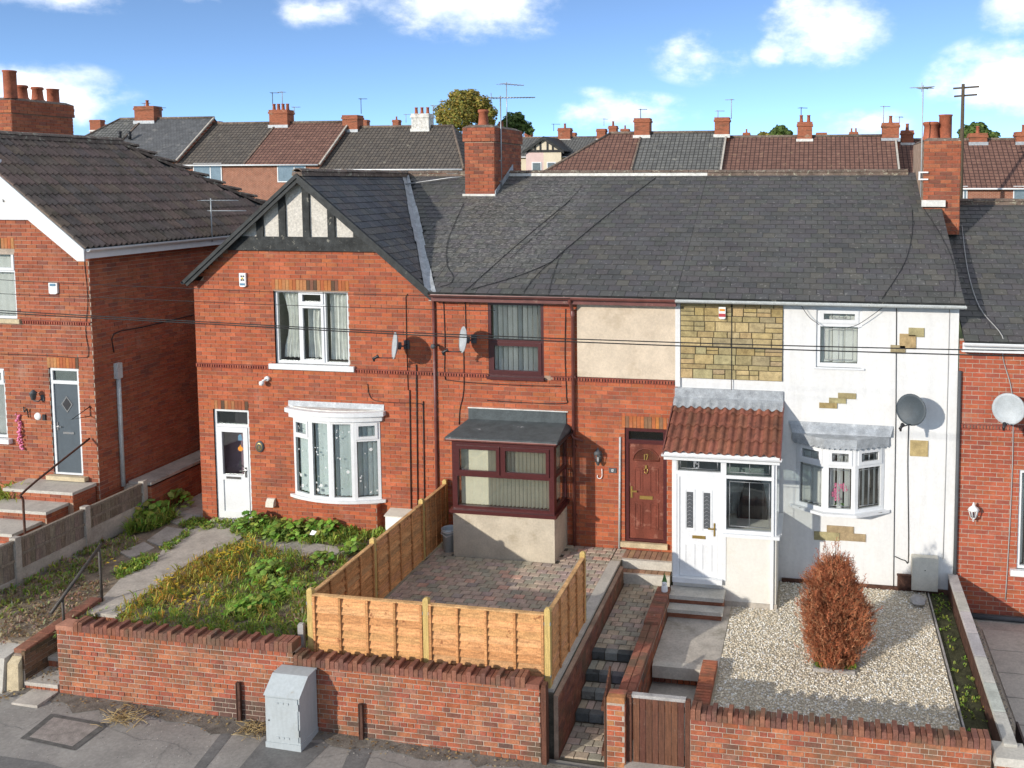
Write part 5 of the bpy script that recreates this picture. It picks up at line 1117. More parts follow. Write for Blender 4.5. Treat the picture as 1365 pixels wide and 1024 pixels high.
for (F, a, e, c, g_, gm) in ((FP, PX0+.07, DX1-.04, 2.03, zt-.06, 'glass'), (FP, DX1+.06, PX1-.075, 1.99, zt-.06, 'glassfrost'), (FP, DX1+.06, PX1-.075, zs+.06, 1.93, 'glass'), (FPR, .12, 1.08, zs+.06, 1.93, 'glass'), (FPR, .12, 1.08, 1.99, zt-.06, 'glassfrost')):
    q = MB(); F.box(q, a, e, c, g_, .025, .032); q.build('pane', gm, fr)
leading(fr, FP, DX1+.12, PX1-.13, zs+.12, 1.87, .02); leading(fr, FP, DX1+.12, PX1-.13, 2.04, zt-.11, .02); leading(fr, FP, PX0+.13, DX1-.1, 2.07, zt-.1, .02)
q = MB(); digits(q, FP, '15', -2.19, 2.09, .13, .012); q.build('number', 'alu', fr)
q = MB(); FP.box(q, DX1+.0, PX1+.06, zs-.06, zs-.001, -.07, .1); FPR.box(q, .1, 1.14, zs-.06, zs-.001, -.09, .1); q.build('sill', 'pvc', fr)
q = MB(); q.poly([(PX0+.1, YF-.053, 0), (PX1, YF-.053, 0), (PX1, YF-.053, 2.4), (PX0+.1, YF-.053, 2.4)]); q.build('inner_wall', 'guttergrey', po); q = MB(); q.box(PX0+.02, PX1-.02, PY+.08, YF-.06, .031, .045); q.build('floor', 'darkgrey', po)
q = MB(); q.prism([(-1.35, 16.9, .05), (-1.45, 16.9, 1.0), (-1.32, 16.9, 1.5), (-1.1, 16.9, 1.66), (-.95, 16.9, 1.5), (-.86, 16.9, 1.0), (-.9, 16.9, .05)], (0, .14, 0)); q.build('hung_coats', 'blackpl', po)
q = MB(); FP.box(q, PX1-.10, PX1-.045, -.45, zs-.062, -.045, -.001); FP.box(q, PX1-.09, PX1-.045, zs, zt+.03, -.045, -.014); q.build('drainpipe', 'pvc', po)
# the door
u0, u1, z0, z1 = PX0+.07, DX1-.04, .03, 1.965; q = MB(); f = .05
FP.box(q, u0, u0+f, z0, z1, .0, .07); FP.box(q, u1-f, u1, z0, z1, .0, .07); FP.box(q, u0+f, u1-f, z1-f, z1, 0, .07); FP.box(q, u0-.07, u1+.04, z0-.06, z0+.03, -.08, .07); q.build('door_frame', 'pvc', po)
a, b, c, e = u0+f+.004, u1-f-.004, z0+.034, z1-f-.004; W = b-a; H = e-c; q = MB(); FP.box(q, a, b, c, e, .018, .06)
def ring(u0, u1, z0, z1, w=.02, d0=.008, d1=.019): FP.box(q, u0, u1, z0, z0+w, d0, d1); FP.box(q, u0, u1, z1-w, z1, d0, d1); FP.box(q, u0, u0+w, z0+w, z1-w, d0, d1); FP.box(q, u1-w, u1, z0+w, z1-w, d0, d1)
for (x0, x1) in ((.13, .40), (.58, .85)): ring(a+W*x0, a+W*x1, c+H*.06, c+H*.33); ring(a+W*x0, a+W*x1, c+H*.46, c+H*.88)
dr = q.build('door', 'pvc', po)
for (x0, x1) in ((.18, .35), (.63, .80)):
    q = MB(); FP.box(q, a+W*x0, a+W*x1, c+H*.49, c+H*.85, .012, .0175); q.build('pane', 'darkgrey', dr); lq = MB()
    for k in range(9):
        zz = c+H*(.5+.34*k/9); lq.tube([FP.pt(a+W*x0+.01, zz, .01), FP.pt(a+W*(x0+x1)/2, zz+.03, .01), FP.pt(a+W*x1-.01, zz, .01)], .004, 4)
    lq.build('leading', 'alu', dr)
q = MB(); FP.box(q, a+W*.33, a+W*.68, c+H*.385, c+H*.415, .006, .018); q.build('letter_plate', 'brass', dr)
q = MB(); FP.box(q, b-.075, b-.045, c+H*.42, c+H*.55, .004, .018); FP.box(q, b-.17, b-.05, c+H*.49, c+H*.505, -.03, -.012); FP.box(q, b-.07, b-.05, c+H*.49, c+H*.505, -.02, .005); q.build('door_handle', 'brass', dr)
# pantile roof
ez_, ey_, tz_ = 2.40, 15.84, 3.03; rx0, rx1 = -2.70, -.585
v = Vector((0, YF-.03-ey_, tz_-ez_)); vl = v.length; v.normalize(); nn = Vector((1, 0, 0)).cross(v)
q = MB(); q.prism([(rx0+.03, ey_+.03, ez_-.06), (rx0+.03, YF-.055, ez_-.06), (rx0+.03, YF-.055, tz_-.05), (rx0+.03, ey_+.03, ez_-.02)], (rx1-rx0-.06, 0, 0)); pr = q.build('porch_roof', 'pvc', po)
def pantile(n=8):
    b = MB(); k = n+1; pr_ = []
    for i in range(k):
        t = i/n; pr_.append((t-.5, .5-(.78*math.sin(math.pi*min(1, t/.62))*1.0 if t < .62 else -.22*math.sin(math.pi*(t-.62)/.38))))
    for e in (-.5, .5):
        for off in (0, .28):
            for (x, y) in pr_: b.v.append((x, y+off-.2, e)); b.c.append(None)
    for i in range(n):
        b.f += [(i, i+1, 2*k+i+1, 2*k+i), (i, k+i, k+i+1, i+1), (k+i, 3*k+i, 3*k+i+1, k+i+1)]; b.m += [0]*3
    b.f += [(0, 2*k, 3*k, k), (k-1, 2*k-1, 4*k-1, 3*k-1)]; b.m += [0, 0]
    b.smooth = {3*i for i in range(n)}
    return b
TP = palette([(.24, .09, .055), (.205, .078, .048), (.265, .10, .06), (.18, .072, .047), (.225, .09, .058)], 12, .13, 51)
def tiles(name, parent, P0, ux, v, nrm, ncol, w, nrow, g, th, mat_, pal, base, lift=.03, over=1.12, inside=None, limit=300):
    ps = Pieces(name, mat_, parent, pal, base, limit)
    for r in range(nrow):
        for c in range(ncol):
            if inside and not inside((c+.5)*w, (r+.5)*g): continue
            az = (v-nrm*(lift/(g*over))).normalized(); ay = -(ux.cross(az)); p = Vector(P0)+ux*((c+.5)*w)+v*((r+.5)*g+g*(over-1)/2)+nrm*(lift*.6+R_.uniform(-.003, .003))
            ps.add(p, ux, ay, az, w*1.02, th, g*over)
    ps.finish()
tiles('pantile', pr, (rx0+.02, ey_, ez_+.005), Vector((1, 0, 0)), v, nn, 13, (rx1-rx0-.04)/13, 4, (vl-.0)/4, .055, 'terracotta', TP, pantile())
q = MB()
for x in (rx0, rx1-.02): q.prism([(x, ey_, ez_-.06), (x, ey_, ez_+.05), (x, YF-.02, tz_+.06), (x, YF-.02, tz_-.08)], (.022, 0, 0))
q.build('verge', 'gutterbrown', pr)
q = MB(); n = 78
def lz(i): return .052+.02*math.sin(i/6*2*math.pi-.4), .012*math.sin(i/6*2*math.pi+.8)+R_.uniform(-.004, .004)
L_ed = [lz(i) for i in range(n+1)]; slp = (tz_-ez_)/(YF-.03-ey_)
for i in range(n):
    x0_, x1_ = rx0+.01+(rx1-rx0-.02)*i/n, rx0+.01+(rx1-rx0-.02)*(i+1)/n; (a, ea), (b, eb) = L_ed[i], L_ed[i+1]; ya, yb = YF-.27+ea, YF-.27+eb
    q.poly([(x0_, ya, ez_+slp*(ya-ey_)+a), (x1_, yb, ez_+slp*(yb-ey_)+b), (x1_, YF-.045, tz_+.075), (x0_, YF-.045, tz_+.075)])
q.box(rx0+.02, rx1-.02, YF-.045, YF-.008, tz_+.04, tz_+.25); q.build('lead_flashing', 'lead', pr)
gutter(pr, rx0-.01, rx1+.02, ey_-.03, ez_-.02, 'pvc', r=.05)
q = MB(); q.box(rx0+.02, rx1-.02, ey_+.024, ey_+.05, ez_-.14, ez_-.0); q.build('fascia', 'pvc', pr)
st = thing('porch_steps', (-2.06, 15.6, -.42), 'two concrete steps with brick risers below the white porch door', 'steps')
q = MB(); q.box(-2.54, -1.58, 15.62, 15.975, -.42, -.19, c=(.3, .12, .07)); q.box(-2.54, -1.58, 15.38, 15.62, -.42, -.32, c=(.3, .12, .07)); q.build('riser', 'brick', st)
q = MB(); q.box(-2.56, -1.56, 15.58, 15.976, -.19, -.12); q.build('tread', 'concretepale', st); q = MB(); q.box(-2.57, -1.55, 15.33, 15.58, -.32, -.255); q.build('tread', 'concretepale', st)
# fixtures on number 15
alarm('alarm_box', 963, 417, .13, .23, 'white and red alarm box on the yellow stone panel', [(0, -.04, .125, .06, 'red'), (0, .06, .1, .04, 'orange')], Y=YF-.04)
dish(onY(1216, 546, YF-.45), (-.50, -.86, .10), .285, 'dark grey satellite dish on the white rendered wall', 'dishdark')
x0, z0 = U(1216, 738); t = thing('meter_box', (1.93, YF, -.1), 'cream meter box on the white wall beside the boundary wall', 'meter box'); a = R4(1215, 742, 1250, 786, YF-.1)
q = MB(); q.box(a[0], a[1], YF-.16, YF-.006, a[2], a[3]); q.build('case', 'meter', t); q = MB(); q.box(a[0]+.03, a[1]-.03, YF-.17, YF-.161, a[2]+.03, a[3]-.07); q.build('door', 'meter', t); q = MB(); q.lathe(((a[0]+a[1])/2, YF-.17, (a[2]+a[3])/2+.08), [(.012, .006), (.001, .006)], 8, axis=(0, -1, 0)); q.build('lock', 'blackpl', t)
a = R4(1196, 768, 1216, 782, YF-.06); q = MB(); q.box(a[0], a[1], YF-.11, YF-.052, a[2], a[3]+.02); q.box(a[0]-.01, a[1]+.01, YF-.12, YF-.052, a[3]+.02, a[3]+.04); tag(rebase(q.build('junction_box', 'rust'), ((a[0]+a[1])/2, YF, a[2])), 'small brown junction box low on the white wall beside the cream meter box', 'junction box')
q = MB(); p = onZ(1224, 803, -.4); bm = bmesh.new(); bmesh.ops.create_icosphere(bm, subdivisions=2, radius=.14)
for v_ in bm.verts: v_.co = Vector((v_.co.x*1.1, v_.co.y*1.3, v_.co.z*.6))*(1+R_.uniform(-.12, .12))
me = bpy.data.meshes.new('rock'); bm.to_mesh(me); me.materials.append(M['rock']); o = bpy.data.objects.new('rock', me); COL.objects.link(o); o.location = (p.x, p.y, -.36); tag(o, 'grey rock lying on gravel below the cream meter box', 'rock')
cable('wall_cable', [onY(1195, 408, YF-.02), onY(1194, 560, YF-.02), onY(1192, 690, YF-.02), onY(1191, 783, YF-.02)], .008, 'dark cable straight down the white wall left of the dark dish')
cable('wall_cable', [onY(1266, 408, YF-.02), onY(1262, 560, YF-.02), onY(1260, 640, YF-.02), onY(1257, 745, YF-.02)], .006, 'thin cable down the edge of the white wall behind the cream meter box', 'cablegrey')
cable('wall_cable', smooth([onY(1211, 563, YF-.03), onY(1210, 620, YF-.02), onY(1211, 740, YF-.02), onY(1206, 747, YF-.02), onY(1193, 742, YF-.02)], 4), .009, 'black cable from the dark dish down to the junction box')
cable('wall_cable', [onY(975, 405, YF-.06), onY(975, 460, YF-.06), onY(975, 507, YF-.06), onY(975, 520, YF-.06)], .007, 'black cable running down over the yellow stone panel')
for (pts, lab) in (([(1066, 404), (1078, 422), (1092, 433)], 'loose cable hanging from the gutter left of the white upper window'), ([(1195, 395), (1170, 415), (1145, 432), (1130, 437)], 'loose cable hanging across the white upper window')):
    cable('loose_cable', smooth([onY(*p, YF-.12) for p in pts], 5), .006, lab)
# garden gnome on the path wall
p = onZ(891, 778, -.08); t = thing('garden_gnome', (-2.62, 15.6, -.09), 'small garden gnome with green pointed hat on the path wall', 'gnome'); x, y, z = -2.62, 15.6, -.09
q = MB(); q.lathe((x, y, z), [(.05, 0), (.06, .04), (.055, .12), (.035, .16), (.001, .17)], 12); q.build('body', 'white', t); q = MB(); q.lathe((x, y-.015, z+.14), [(.03, 0), (.045, .03), (.035, .07), (.001, .09)], 12); q.build('beard', 'white', t); q = MB(); q.lathe((x, y, z+.2), [(.048, 0), (.03, .06), (.004, .15), (.001, .15)], 12); q.build('hat', 'green', t); q = MB(); q.lathe((x, y, z+.15), [(.03, 0), (.044, .03), (.04, .06)], 12); q.build('face', 'pink', t)
# ------------------------------------------------------------------ HOUSE ON THE RIGHT (stepped down)
hr = thing('brick_house', (5, YF, -.85), 'red brick terrace house with pale mortar and lower slate roof beyond the white house', 'house')
XE = 7.6; REZ = 4.38; RRZ = 6.74
ww = R4(1357, 628, 1400, 760); q = MB(); wallslab(q, (XD+.02, YF+.01), (1, 0), XE-XD-.02, -1.2, REZ, [(ww[0]-XD-.02, ww[1]-XD-.02, ww[2], ww[3])], depth=.1); q.poly([(XE, YF, -1.2), (XE, 26, -1.2), (XE, 26, REZ), (XE, RY, RRZ-.1), (XE, YF, REZ)]); wr = q.build('wall', ['mortarpale', 'brick'], hr)
brickface(wr, (XD+.02, YF+.01), (1, 0), 2.6, -.86, REZ-.03, [(ww[0]-XD-.02, ww[1]-XD-.02, ww[2], ww[3]), (0, 9, 2.72, 2.81)], pal=BRR, joint=.013, prot=.006)
stringcourse(wr, XD+.03, 5.1, 2.72, F=Face((0, YF+.01), (1, 0)))
rs_ = (RRZ-REZ)/(RY-EY-.0); rn = Vector((0, -rs_, 1)).normalized(); rv = Vector((0, 1, rs_)).normalized(); rl = math.hypot(RY-EY, RRZ-REZ)
rr_ = deck(hr, [(XD+.07, EY, REZ), (XE, EY, REZ), (XE, RY, RRZ), (XD+.07, RY, RRZ)]); deck(hr, [(XD+.07, RY, RRZ), (XE, RY, RRZ), (XE, 26.8, 4.6), (XD+.07, 26.8, 4.6)], m='bgslate')
roofslates('slate', 'slate', rr_, lambda u, v: Vector((XD+.07+u, EY, REZ))+rv*v, 28, .25, 3.2, rl, lambda u, v: True, SLP, n=rn, ux=Vector((1, 0, 0)), uv_=rv)
ridgetiles(rr_, (XD+.5, RY, RRZ+.02), (XE, RY, RRZ+.02), 10)
gutter(hr, XD+.04, XE, EY-.035, REZ-.03, 'pvc'); q = MB(); q.box(XD+.04, XE, EY+.03, EY+.05, REZ-.2, REZ-.03); q.build('fascia', 'pvc', hr); q = MB(); q.box(XD+.03, XE, EY+.05, YF+.0, REZ-.2, REZ-.185); q.build('soffit', 'pvc', hr)
window(hr, Face((0, YF+.01), (1, 0)), *ww, .03, [(0, .5, [], set()), (.5, 1, [], set())], sill=(.12, .11, 'pvc'), sd=.12, blind=40)
dish(onY(1345, 545, YF-.35), (-.35, -.92, .12), .28, 'pale satellite dish on the red brick house beyond the white one')
x, z = U(1296, 680, YF); t = thing('wall_lantern', (x, YF, z), 'white lantern on the red brick wall right of the white house', 'lamp'); q = MB(); q.lathe((x, YF-.14, z), [(.001, -.17), (.015, -.16), (.02, -.12), (.045, -.1), (.05, -.09), (.001, -.09)], 6); q.lathe((x, YF-.14, z), [(.001, .05), (.11, .05), (.08, .1), (.03, .13), (.012, .19), (.001, .2)], 6); q.tube([(x, YF+.0, z-.05), (x, YF-.06, z-.14), (x, YF-.14, z-.13)], .014, 6)
for k in range(6): a = k*math.pi/3; q.tube([(x+math.cos(a)*.048, YF-.14+math.sin(a)*.048, z-.09), (x+math.cos(a)*.085, YF-.14+math.sin(a)*.085, z+.05)], .008, 4)
q.build('lantern_frame', 'white', t); q = MB(); q.lathe((x, YF-.14, z-.088), [(.044, 0), (.08, .135)], 6); q.build('pane', 'glass', t)
p0, p1 = U(1279, 494), U(1277, 800); q = MB(); q.tube([(p0[0], YF-.04, p0[1]), (p0[0], YF-.04, -.84)], .034, 8); tag(rebase(q.build('drainpipe', 'darkgrey'), (p0[0], YF, -.84)), 'dark drainpipe at the joint of white house and brick house', 'drainpipe')
q = MB(); q.tube([(2.7, YF-.05, -.80), (5, YF-.05, -.82)], .05, 8); tag(rebase(q.build('drain_pipe', 'darkgrey'), (3.5, YF-.05, -.84)), 'black pipe lying along the foot of the brick house', 'pipe')
cable('wall_cable', smooth([onP(1282, 300, (0, EY, REZ+.05), (0, -rs_, 1)), onP(1290, 360, (0, EY, REZ+.05), (0, -rs_, 1)), onP(1306, 410, (0, EY, REZ+.05), (0, -rs_, 1)), onP(1336, 448, (0, EY, REZ+.05), (0, -rs_, 1)), onY(1337, 478, YF-.02), onY(1349, 525, YF-.02), onY(1350, 600, YF-.02), onY(1346, 700, YF-.02), onY(1340, 800, YF-.02)], 5), .010, 'pale cable from chimney down slate roof to the pale dish', 'cablegrey')
# ------------------------------------------------------------------ HOUSE ON THE LEFT
LX, LY = -14.66, 16.25
FLH = Face((0, LY), (1, 0))
lh = thing('detached_brick_house', (-17.4, LY, .74), 'brick house with dark tiled roof, white bargeboards and grey front door', 'house')
RXL, RZL, EZL, RYE = -17.36, 8.22, 5.93, 20.4     # ridge x, ridge z, eave z, ridge end
ldr = R4(69, 491, 108, 633, LY); lw1 = R4(-60, 331, 21, 424, LY); lw2 = R4(-60, 490, 8, 582, LY)
lho = [ldr, lw1, lw2]; LW0 = -20.0
fl = lambda h: (h[0]-LW0, h[1]-LW0, h[2], h[3])
tl = (RZL-EZL)/(RXL-(LX+.22))*-1                  # roof slope
q = MB(); wallslab(q, (LW0, LY), (1, 0), LX-LW0, .2, 5.75, [fl(h) for h in lho], depth=.1)
q.poly([(LW0, LY, 5.75), (LX, LY, 5.75), (RXL, LY, 5.75+(LX-RXL)*tl), ]); q.poly([(LX, LY, .2), (LX, 24.2, .2), (LX, 24.2, 5.75), (LX, LY, 5.75)])
lwl = q.build('wall', ['mortarpale', 'brick'], lh)
beamz = onY(30, 293, LY).z; rE0 = LX+.24
LSOL = [(ldr[0]-.03, ldr[1]+.02, ldr[3], ldr[3]+.22), (lw1[0], lw1[1]+.02, lw1[3], lw1[3]+.22)]
LSZ = onY(90, 431, LY).z-.04
brickface(lwl, (LW0, LY), (1, 0), LX-LW0, .42, beamz+.1, [fl(h) for h in lho]+[fl(h) for h in LSOL]+[(0, 9, LSZ, LSZ+.09)], pal=BRL, course=.084, mask=lambda u, z: z < 5.7+(LX-LW0-u)*tl and u > 1.2, phase=.0)
for s in LSOL: soldier(lwl, *s, F=FLH)
stringcourse(lwl, -18.5, LX, LSZ, F=FLH, skip=[(-19, lw1[1]+.12)])
brickface(lwl, (LX, LY), (0, 1), 24.2-LY, .42, 5.75, pal=BRL, limit=200, ciw=lambda u, z: R_.choice([0, 1, 2, 3, 5, 6, 7, 8, 9, 10, 11]))
xr = rE0-(beamz+.12-EZL)/tl; q = MB(); q.poly([(LW0, LY-.01, beamz), (xr, LY-.01, beamz), (RXL, LY-.01, RZL-.12)]); q.build('gable_render', 'pebble', lh)
rE = (LX+.24, 15.92); v = Vector((-1, 0, tl)).normalized(); ln_ = Vector((tl, 0, 1)).normalized()
lr = deck(lh, [(rE[0], rE[1], EZL), (rE[0], 24.4, EZL), (RXL, RYE, RZL), (RXL, rE[1], RZL)]); deck(lh, [(RXL, rE[1], RZL), (RXL, RYE, RZL), (-20.5, 24.4, EZL), (-20.5, rE[1], EZL)]); deck(lh, [(RXL, RYE, RZL), (rE[0], 24.4, EZL), (-20.5, 24.4, EZL)])
def romantile():
    b = MB(); n = 8; k = n+1; pr_ = [(i/n-.5, -.5+.0 if False else (.35-.85*max(0, math.sin(2*math.pi*(i/n*2-.08))))) for i in range(k)]
    for e in (-.5, .5):
        for off in (0, .35):
            for (x, y) in pr_: b.v.append((x, y+off, e)); b.c.append(None)
    for i in range(n): b.f += [(i, i+1, 2*k+i+1, 2*k+i), (i, k+i, k+i+1, i+1), (k+i, 3*k+i, 3*k+i+1, k+i+1)]; b.m += [0]*3
    b.f += [(0, 2*k, 3*k, k), (k-1, 2*k-1, 4*k-1, 3*k-1)]; b.m += [0, 0]; b.smooth = {3*i for i in range(n)}
    return b
slen = math.hypot(rE[0]-RXL, RZL-EZL); nrow = 11
tiles('roof_tile', lr, (rE[0], rE[1], EZL+.005), Vector((0, 1, 0)), v, ln_, 28, .3, nrow, slen/nrow, .075, 'tile', palette([(.20, .15, .122), (.19, .142, .118), (.212, .155, .122), (.182, .142, .12), (.222, .158, .122)], 12, .07, 61), romantile(), lift=.035, over=1.1,
      inside=lambda u, vv: rE[1]+u < RYE-.16+(1-vv/slen)*4.0)
ridgetiles(lr, (RXL, rE[1], RZL+.04), (RXL, RYE, RZL+.04), 10, r=.13)
ridgetiles(lr, (RXL, RYE, RZL+.04), (rE[0], 24.4, EZL+.06), 12, r=.12)
q = MB()                                          # white bargeboard with boxed end, horizontal beam
top = Vector((RXL, 0, RZL-.02)); foot = Vector((rE[0]-.02, 0, EZL-.02))
for (y0, y1, dp) in ((rE[1]-.03, rE[1], .36),):
    q.prism([top+Vector((0, y0, 0)), foot+Vector((0, y0, 0)), foot+Vector((0, y0, -.24)), foot+Vector((-.16, y0, -.24)), top+Vector((0, y0, -.46))], (0, y1-y0, 0))
q.prism([top+Vector((0, rE[1]+.001, -.1)), foot+Vector((-.05, rE[1]+.001, -.1)), foot+Vector((-.05, rE[1]+.001, -.13)), top+Vector((0, rE[1]+.001, -.13))], (0, .3, 0)); q.build('bargeboard', 'pvc', lh)
q = MB(); q.box(LW0, LX-1.02, LY-.06, LY-.012, beamz, beamz+.36); q.build('gable_beam', 'pvc', lh); q = MB(); a = onY(6, 255, LY); q.box(a.x-.14, a.x-.02, LY-.04, LY-.011, beamz+.36, RZL-.5); q.build('gable_stud', 'pvc', lh)
gutter(lh, rE[1]+.02, 24.3, rE[0]+.03, EZL-.02, 'pvc', axis='y'); q = MB(); q.box(rE[0]-.05, rE[0]-.025, rE[1]+.02, 24.3, EZL-.22, EZL-.03); q.build('fascia', 'pvc', lh); q = MB(); q.box(LX+.002, rE[0]-.05, LY, 24.3, EZL-.22, EZL-.205); q.build('soffit', 'pvc', lh)
window(lh, FLH, *lw1, .03, [(0, .4, [.68], set()), (.4, 1, [.68], {1})], sill=(.1, .09, 'sillstone'), sd=.1, blind=20, bm='blind'); window(lh, FLH, *lw2, .03, [(0, .5, [], set()), (.5, 1, [.78], {1})], sill=(.12, .1, 'pvc'), sd=.14, blind=40)
u0, u1, z0, z1 = ldr; zt = onY(90, 510, LY).z; q = MB(); f = .06
FLH.box(q, u0, u0+f, z0, z1, .02, .1); FLH.box(q, u1-f, u1, z0, z1, .02, .1); FLH.box(q, u0+f, u1-f, z1-f, z1, .02, .1); FLH.box(q, u0+f, u1-f, zt-.04, zt+.03, .02, .1); FLH.box(q, u0+f, u1-f, z0, z0+.04, .02, .1); fr = q.build('door_frame', 'pvc', lh); q = MB(); FLH.box(q, u0+f, u1-f, zt+.03, z1-f, .06, .07); q.build('transom_pane', 'glassfrost', fr)
q = MB(); FLH.box(q, u0+f, u1-f, z0+.04, zt-.04, .045, .09); dr = q.build('door', 'doorgrey', lh); um = (u0+u1)/2; zc = z0+(zt-z0)*.76
q = MB(); q.prism([FLH.pt(um+a*.14, zc+b*.18, .035) for a, b in ((-1, 0), (0, -1), (1, 0), (0, 1))], (0, .01, 0)); q.build('diamond_pane', 'chrome', dr); q = MB(); q.prism([FLH.pt(um+a*.10, zc+b*.135, .03) for a, b in ((-1, 0), (0, -1), (1, 0), (0, 1))], (0, .004, 0)); q.build('diamond_glass', 'blackpl', dr)
q = MB(); zz = z0+(zt-z0)*.45; FLH.box(q, um-.12, um+.14, zz-.02, zz+.02, .03, .045); q.build('letter_plate', 'chrome', dr); q = MB(); FLH.box(q, u0+f+.03, u0+f+.06, zz+.05, zz+.22, .03, .045); FLH.box(q, u0+f+.03, u0+f+.15, zz+.12, zz+.14, .0, .015); q.build('door_handle', 'chrome', dr)
q = MB(); FLH.box(q, u0-.1, u1+.12, z0-.09, z0-.001, -.12, .1); q.build('door_sill', 'sillstone', lh)
cxr = onY(16, 160, 20.5).x; cyb = onX(97, 160, cxr).y; chimney(lh, cxr-1.1, cxr, 20.5, cyb, 7.0, onY(16, 133, 20.5).z, [(cxr-.12, 20.62, .15, .72, 1)]+[(cxr-.3, 20.5+(cyb-20.5)*f_, .15, .40, k_) for f_, k_ in ((.33, 0), (.58, 0), (.84, 1))], pal=BRL, limit=160)
# fixtures
alarm('alarm_box', 73, 384, .20, .24, 'white alarm box with blue panel on the house with grey door', [(0, .07, .13, .05, 'blue')], Y=LY)
x, z = onY(53, 526, LY).x, onY(53, 526, LY).z; t = thing('wall_lantern', (x, LY, z), 'black lantern beside the grey front door', 'lamp'); q = MB(); q.lathe((x-.02, LY-.14, z-.08), [(.001, 0), (.04, 0), (.07, .13), (.08, .14), (.03, .2), (.001, .22)], 6); q.tube([(x+.08, LY, z-.06), (x+.06, LY-.1, z-.12), (x-.02, LY-.14, z-.1)], .014, 6); q.box(x+.05, x+.12, LY-.03, LY-.008, z-.12, z); q.build('lantern_frame', 'darkgrey', t)
x, z = onY(51, 555, LY).x, onY(51, 555, LY).z; q = MB(); q.lathe((x, LY-.01, z), [(.001, .02), (.07, .02), (.08, 0)], 16, axis=(0, -1, 0)); tag(rebase(q.build('number_disc', 'white'), (x, LY, z)), 'round white number disc beside the grey front door', 'sign')
x, z = onY(60, 556, LY).x, onY(60, 556, LY).z; q = MB(); q.box(x-.035, x+.035, LY-.035, LY-.008, z-.06, z+.06); tag(rebase(q.build('doorbell', 'blackpl'), (x, LY, z)), 'black doorbell beside the grey front door', 'doorbell')
a, b = onY(25, 552, LY-.03), onY(29, 598, LY-.03); q = MB()
for i in range(34): t_ = i/33; p = a.lerp(b, t_)+Vector((R_.uniform(-.05, .05), R_.uniform(-.04, .01), 0)); r = R_.uniform(.018, .035); q.lathe(p, [(.001, -r), (r*.8, -r*.5), (r, 0), (r*.8, r*.5), (.001, r)], 6)
tag(rebase(q.build('hanging_garland', 'pink'), (a.x, LY, b.z)), 'string of pink flowers hanging on the brick wall left of the grey door', 'garland')
x, z = onY(39, 545, LY).x, onY(39, 545, LY).z; cable('wall_bracket', smooth([(x-.12, LY-.02, z+.04), (x-.06, LY-.06, z-.06), (x, LY-.06, z+.02), (x, LY-.03, z-.18)], 4), .012, 'black scrolled iron bracket on brick above the pink garland', 'blackpl', cat='bracket')
p = onY(120, 548, LY); cable('wall_bracket', [p+Vector((.02, -.02, .12)), p+Vector((.02, -.02, -.1)), p+Vector((-.02, -.45, -.06)), p+Vector((.02, -.02, .1))], .012, 'black iron hanging basket bracket on the corner right of the grey door', 'blackpl', cat='bracket')
a = onX(157, 487, LX+.05); b = onX(161, 648, LX+.05); q = MB(); q.tube([a, (a.x, a.y, .74)], .045, 8); q.box(a.x-.06, a.x+.05, a.y-.07, a.y+.07, a.z-.28, a.z+.05); tag(rebase(q.build('drainpipe', 'guttergrey'), (a.x, a.y, .74)), 'pale grey pipe with hopper on the shaded side wall', 'drainpipe')
cable('wall_cable', smooth([onX(152, 470, LX+.02), onX(152, 445, LX+.02), onX(190, 436, LX+.02), onX(240, 424, LX+.02), onX(258, 420, LX+.02)], 3), .012, 'black cable running along the shaded side wall')
cable('wall_cable', smooth([onY(112, 345, LY-.02), onY(117, 400, LY-.02), onY(114, 440, LY-.02), onY(118, 470, LY-.02), onY(110, 477, LY-.02), onY(60, 474, LY-.02), onY(0, 472, LY-.02)], 4), .007, 'thin cable down the front corner and along the brick above the grey door')
# aerial brackets on the roof edge
t = aerial((-14.42, 19.8, 5.8), 1.05, 'two small grey aerials on a mast at the tiled eave', .9, .15, 'dishgrey', 9, .012); q = MB(); bx_, by_, bz_ = -14.42, 19.8, 6.55; q.tube([(bx_-.1, by_, bz_), (bx_+.85, by_+.12, bz_)], .012, 5)
for i in range(7): q.tube([(bx_+.1+i*.1, by_-.14, bz_), (bx_+.1+i*.1, by_+.16, bz_)], .006, 4)
q.build('lower_boom', 'dishgrey', t)
# steps, planter, rail in front of it
st = thing('front_steps', (-15.5, 15.4, .4), 'three concrete topped brick steps up to the grey front door', 'steps')
TR = [(-16.3, -14.72, 15.62, 16.2, .40, 1.02), (-16.3, -14.85, 15.1, 15.62, .40, .80), (-16.3, -14.98, 14.45, 15.1, .40, .60)]
sfx = [onY(120, 640, 15.7).x, 0, 0]
for (x0, x1, y0, y1, z0, z1) in TR:
    q = MB(); q.box(x0, x1, y0, y1-.001, z0-.02, z1-.06); c = q.build('riser', 'mortar', st); brickface(c, (x0, y0), (1, 0), x1-x0, z1-.06-.168, z1-.06, pal=BRL, limit=20); brickface(c, (x1, y0), (0, 1), y1-y0, .40, z1-.06, pal=BRL, limit=20)
    q = MB(); q.box(x0-.02, x1+.03, y0-.04, y1, z1-.06, z1); q.build('tread', 'concretepale', st)
p0 = onY(88, 685, 14.6); q = MB(); bx_ = -14.8; pts = smooth([(bx_, 14.55, .40), (bx_, 14.55, 1.2), (bx_, 14.62, 1.4), (bx_, 16.2, 1.95)], 5); q.tube(pts, .022, 7); tag(rebase(q.build('handrail', 'rust'), (bx_, 14.55, .4)), 'bent rusty handrail beside the steps of the grey door', 'handrail')
